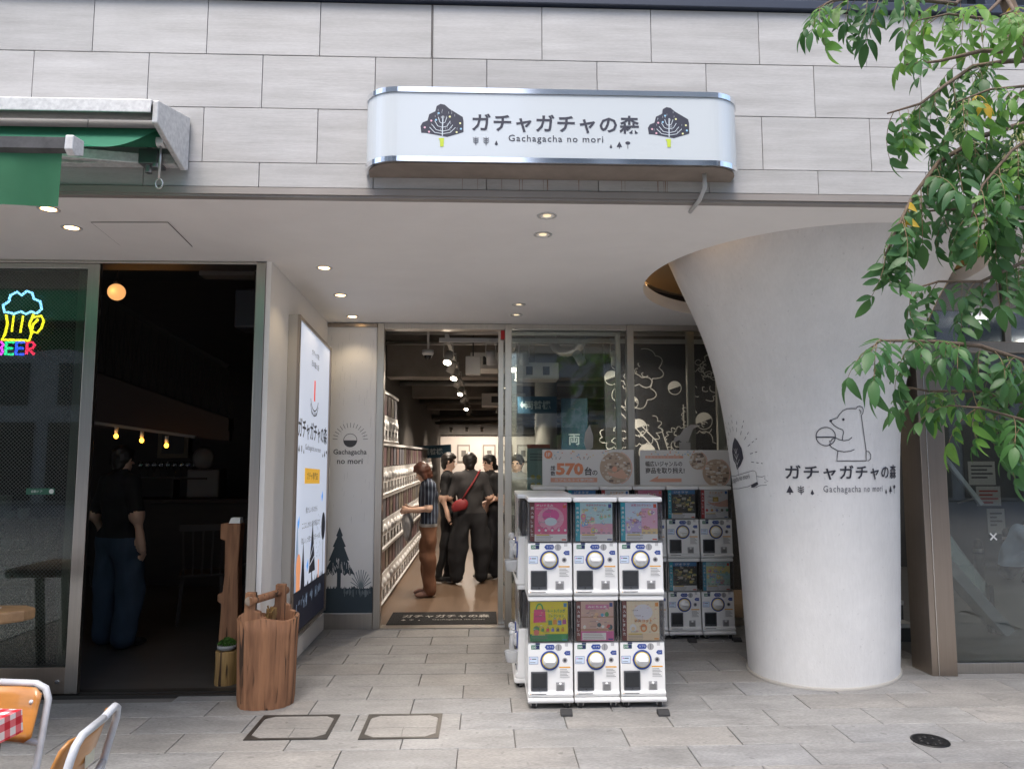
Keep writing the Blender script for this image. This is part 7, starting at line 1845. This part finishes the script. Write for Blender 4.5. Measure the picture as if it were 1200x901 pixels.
def leaflet(mb, base, d, up, ln, wd, rr, curl=.25):
    d = d.normalized(); s = d.cross(up).normalized(); u = s.cross(d).normalized()
    n = 5; L_ = []; Cc = []; Rr = []
    for i in range(n + 1):
        t = i / n; w = wd * math.sin(math.pi * min(1, t ** .8 * .97 + .015)) ** .85 * (1.0 if t < .98 else 0)
        c = base + d * ln * t - u * ln * curl * t * t
        L_.append(c + s * w * .5 + u * w * .12); Cc.append(c); Rr.append(c - s * w * .5 + u * w * .12)
    vs = L_ + Cc + Rr; N = n + 1; fs = []
    for i in range(n): fs += [(i, i + 1, N + i + 1, N + i), (N + i, N + i + 1, 2 * N + i + 1, 2 * N + i)]
    mb._add(vs, fs, 0, True)
def leaf_mesh(seed, mat, np_):
    rr = random.Random(seed); mb = MB()
    n = np_; ln = .038 * n + .02
    def C_(t): return Vector((0, ln * t * (1 - .1 * t), -ln * .42 * t * t))
    pts = [C_(i / 8) for i in range(9)]
    mb.tube(pts, [.0016 - .0001 * i for i in range(9)], 4, 1)
    for k in range(n):
        t = .22 + .72 * k / max(1, n - 1); b = C_(t); tg = (C_(min(1, t + .05)) - C_(t - .05)).normalized()
        for sd_ in (-1, 1):
            d = (tg * .55 + Vector((sd_ * 1.0, 0, -.25 + rr.uniform(-.25, .2)))).normalized()
            sz_ = rr.uniform(.65, 1.2) * (.8 if k == 0 else 1)
            leaflet(mb, b, d, Vector((rr.uniform(-.2, .2), rr.uniform(-.2, .2), 1)), .064 * sz_, .027 * sz_, rr, rr.uniform(.1, .8))
    leaflet(mb, C_(1), (C_(1) - C_(.9)), Vector((.1, .2, 1)), .074, .031, rr, .3)
    return mb.mesh('leaf', [mat, M_twig])
LV = [leaf_mesh(i, M_leaf, n_) for i, n_ in enumerate((4, 3, 4, 5, 3))]
LY = [leaf_mesh(i + 20, M_leafy, n_) for i, n_ in enumerate((3, 4, 3))]
LO = leaf_mesh(40, M_leafold, 2)
tree = thing('street_tree', 'leafy street tree with drooping pinnate leaves at the right edge', 'tree', (2.62, 2.75, 0))
trunk_path = [(2.62, 2.75, 0), (2.60, 2.76, .6), (2.56, 2.74, 1.3), (2.48, 2.72, 2.0), (2.36, 2.70, 2.6), (2.2, 2.66, 3.0), (2.07, 2.66, 3.3), (2.03, 2.75, 3.7), (2.1, 2.8, 4.3)]
mb = MB(); mb.tube(trunk_path, [.085, .07, .065, .06, .05, .036, .026, .022, .016], 14); on(tree, mb, 'trunk', M_bark)
twigs = [
 ([(2.05, 2.72, 3.55), (1.801, 2.6, 3.306), (1.476, 2.5, 3.267), (1.216, 2.4, 3.175), (1.15, 2.38, 3.13)], .010, 1.0, 'mix'),
 ([(2.07, 2.66, 3.25), (1.9, 2.5, 3.06), (1.781, 2.45, 3.03), (1.588, 2.4, 2.959), (1.471, 2.4, 2.944)], .012, .25, 'mix'),
 ([(2.12, 2.66, 3.12), (1.95, 2.55, 3.05), (1.781, 2.5, 2.999), (1.598, 2.4, 2.865), (1.481, 2.35, 2.776), (1.337, 2.3, 2.715)], .011, .9, 'mix'),
 ([(2.25, 2.68, 2.9), (2.088, 2.6, 2.85), (1.796, 2.5, 2.733), (1.567, 2.4, 2.592), (1.439, 2.35, 2.451), (1.345, 2.3, 2.316), (1.304, 2.3, 2.23)], .012, 1.25, 'dark'),
 ([(2.40, 2.70, 2.45), (2.115, 2.7, 2.382), (1.896, 2.6, 2.442), (1.701, 2.5, 2.461), (1.528, 2.45, 2.433)], .011, .9, 'dark'),
 ([(2.40, 2.68, 2.42), (1.972, 2.5, 2.292), (1.727, 2.45, 2.184), (1.543, 2.4, 2.171), (1.415, 2.35, 2.13)], .009, .75, 'dark'),
 ([(2.50, 2.7, 2.0), (1.939, 2.5, 1.90), (1.673, 2.4, 1.95), (1.495, 2.35, 1.955), (1.36, 2.3, 1.95), (1.26, 2.27, 1.945), (1.215, 2.24, 1.92)], .010, 1.1, 'dark'),
 ([(2.52, 2.7, 1.85), (2.011, 2.6, 1.763), (1.707, 2.5, 1.806), (1.52, 2.45, 1.80), (1.41, 2.4, 1.81)], .009, 1.0, 'mix'),
 ([(2.54, 2.7, 1.75), (1.889, 2.45, 1.69), (1.661, 2.4, 1.74), (1.52, 2.35, 1.745)], .008, .75, 'mix'),
 ([(2.2, 2.66, 3.0), (2.0, 2.68, 2.75), (1.864, 2.65, 2.72), (1.668, 2.6, 2.736)], .009, 1.1, 'dark'),
 ([(2.1, 2.6, 3.1), (1.937, 2.4, 2.878), (1.729, 2.35, 2.832), (1.572, 2.3, 2.758)], .008, .9, 'mix'),
 ([(2.3, 2.68, 2.75), (2.05, 2.5, 2.62), (1.85, 2.42, 2.5), (1.72, 2.38, 2.38)], .009, 1.0, 'dark'),
 ([(2.25, 2.7, 2.95), (2.0, 2.45, 2.75), (1.8, 2.36, 2.62), (1.66, 2.32, 2.48), (1.6, 2.3, 2.36)], .009, 1.0, 'mix'),
 ([(2.06, 2.68, 3.4), (1.9, 2.6, 3.25), (1.7, 2.5, 3.2), (1.55, 2.45, 3.14)], .008, .9, 'young'),
 ([(2.06, 2.68, 3.4), (1.95, 2.5, 3.22), (1.86, 2.4, 3.15), (1.78, 2.35, 3.10)], .008, .8, 'young'),
]
rr = random.Random(31)
def along(pts, s):
    P = [Vector(p) for p in pts]; ls = [(P[i + 1] - P[i]).length for i in range(len(P) - 1)]; T = sum(ls); s *= T
    for i, l in enumerate(ls):
        if s <= l: return P[i].lerp(P[i + 1], s / l), (P[i + 1] - P[i]).normalized()
        s -= l
    return P[-1], (P[-1] - P[-2]).normalized()
nleaf = 0
for pts, r_, dens, kind in twigs:
    mb = MB(); mb.tube(pts, [r_ * (1 - .75 * i / (len(pts) - 1)) for i in range(len(pts))], 8); on(tree, mb, 'branch', M_bark)
    T = sum((Vector(pts[i + 1]) - Vector(pts[i])).length for i in range(len(pts) - 1))
    n = int(T * 21 * dens)
    for k in range(n):
        s = .30 + .70 * (k + rr.random()) / n
        if s > 1: s = 1.0
        p_, tg = along(pts, s)
        me = rr.choice(LY) if (kind == 'young' or (kind == 'mix' and rr.random() < .3)) else rr.choice(LV)
        if rr.random() < .012: me = LO
        side = tg.cross(Vector((0, 0, 1))).normalized() * rr.choice((-1, 1))
        d = (tg * rr.uniform(.2, 1.0) + side * rr.uniform(.1, .9) + Vector((0, 0, rr.uniform(-1.1, .15)))).normalized()
        x_ = d.cross(Vector((rr.uniform(-.3, .3), rr.uniform(-.3, .3), 1))).normalized(); z_ = x_.cross(d).normalized()
        o = mk('leaf', me, tree)
        sc_ = rr.uniform(.62, 1.2)
        Mx = Matrix((x_, d, z_)).transposed().to_4x4(); Mx = Matrix.Translation(p_ - Vector(tree.location)) @ Mx @ Matrix.Scale(sc_, 4)
        o.matrix_local = Mx; nleaf += 1
# pale seed clusters
M_seed = pm('pale_seed', (.42, .45, .22), .7)
for (cx_, cy_, cz_) in ((1.62, 2.35, 2.76), (1.85, 2.4, 2.68)):
    mb = MB()
    for k in range(90):
        a = rr.uniform(0, 6.28); q = rr.random() ** .5 * .05; z = rr.uniform(-.12, .05)
        mb.bar((cx_ + q * math.cos(a) * (1 - abs(z) * 4), cy_ + q * math.sin(a), cz_ + z), (cx_ + q * math.cos(a) * 1.2, cy_ + q * math.sin(a), cz_ + z - .012), .002, .003)
    o = on(tree, mb, 'seed_cluster', M_seed); o['kind'] = 'stuff'
# ================================================================== the far side of the street, seen in the glass and chrome
ac = thing('opposite_building', 'pale tiled building across the street, mirrored in the shop glass', 'building', (0, -15, 0))
M_op = pm('pale_tile_facade', (.42, .41, .40), .5, var=.15, scale=1)
mb = MB(); mb.box(-26, -3.5, -6, 0, 0, 20); mb.build('wall', M_op, ac)
mb = MB(); mb.box(1.5, 24, -6, 0, 0, 19); mb.build('wall', M_op, ac)
for x in [-24 + k * 2.6 for k in range(8)] + [2.6 + k * 2.6 for k in range(8)]:
    for z in (3.3, 5.6, 8.2, 10.8):
        mb = MB(); mb.box(x - .8, x + .8, -.01, .06, z, z + 1.4); mb.build('window', pm('dark_window', (.04, .05, .06), .08), ac)
    mb = MB(); mb.box(x - 1.05, x + 1.05, -.01, .08, .1, 2.7); mb.build('shopfront', pm('dark_shopfront', (.07, .065, .06), .15), ac)
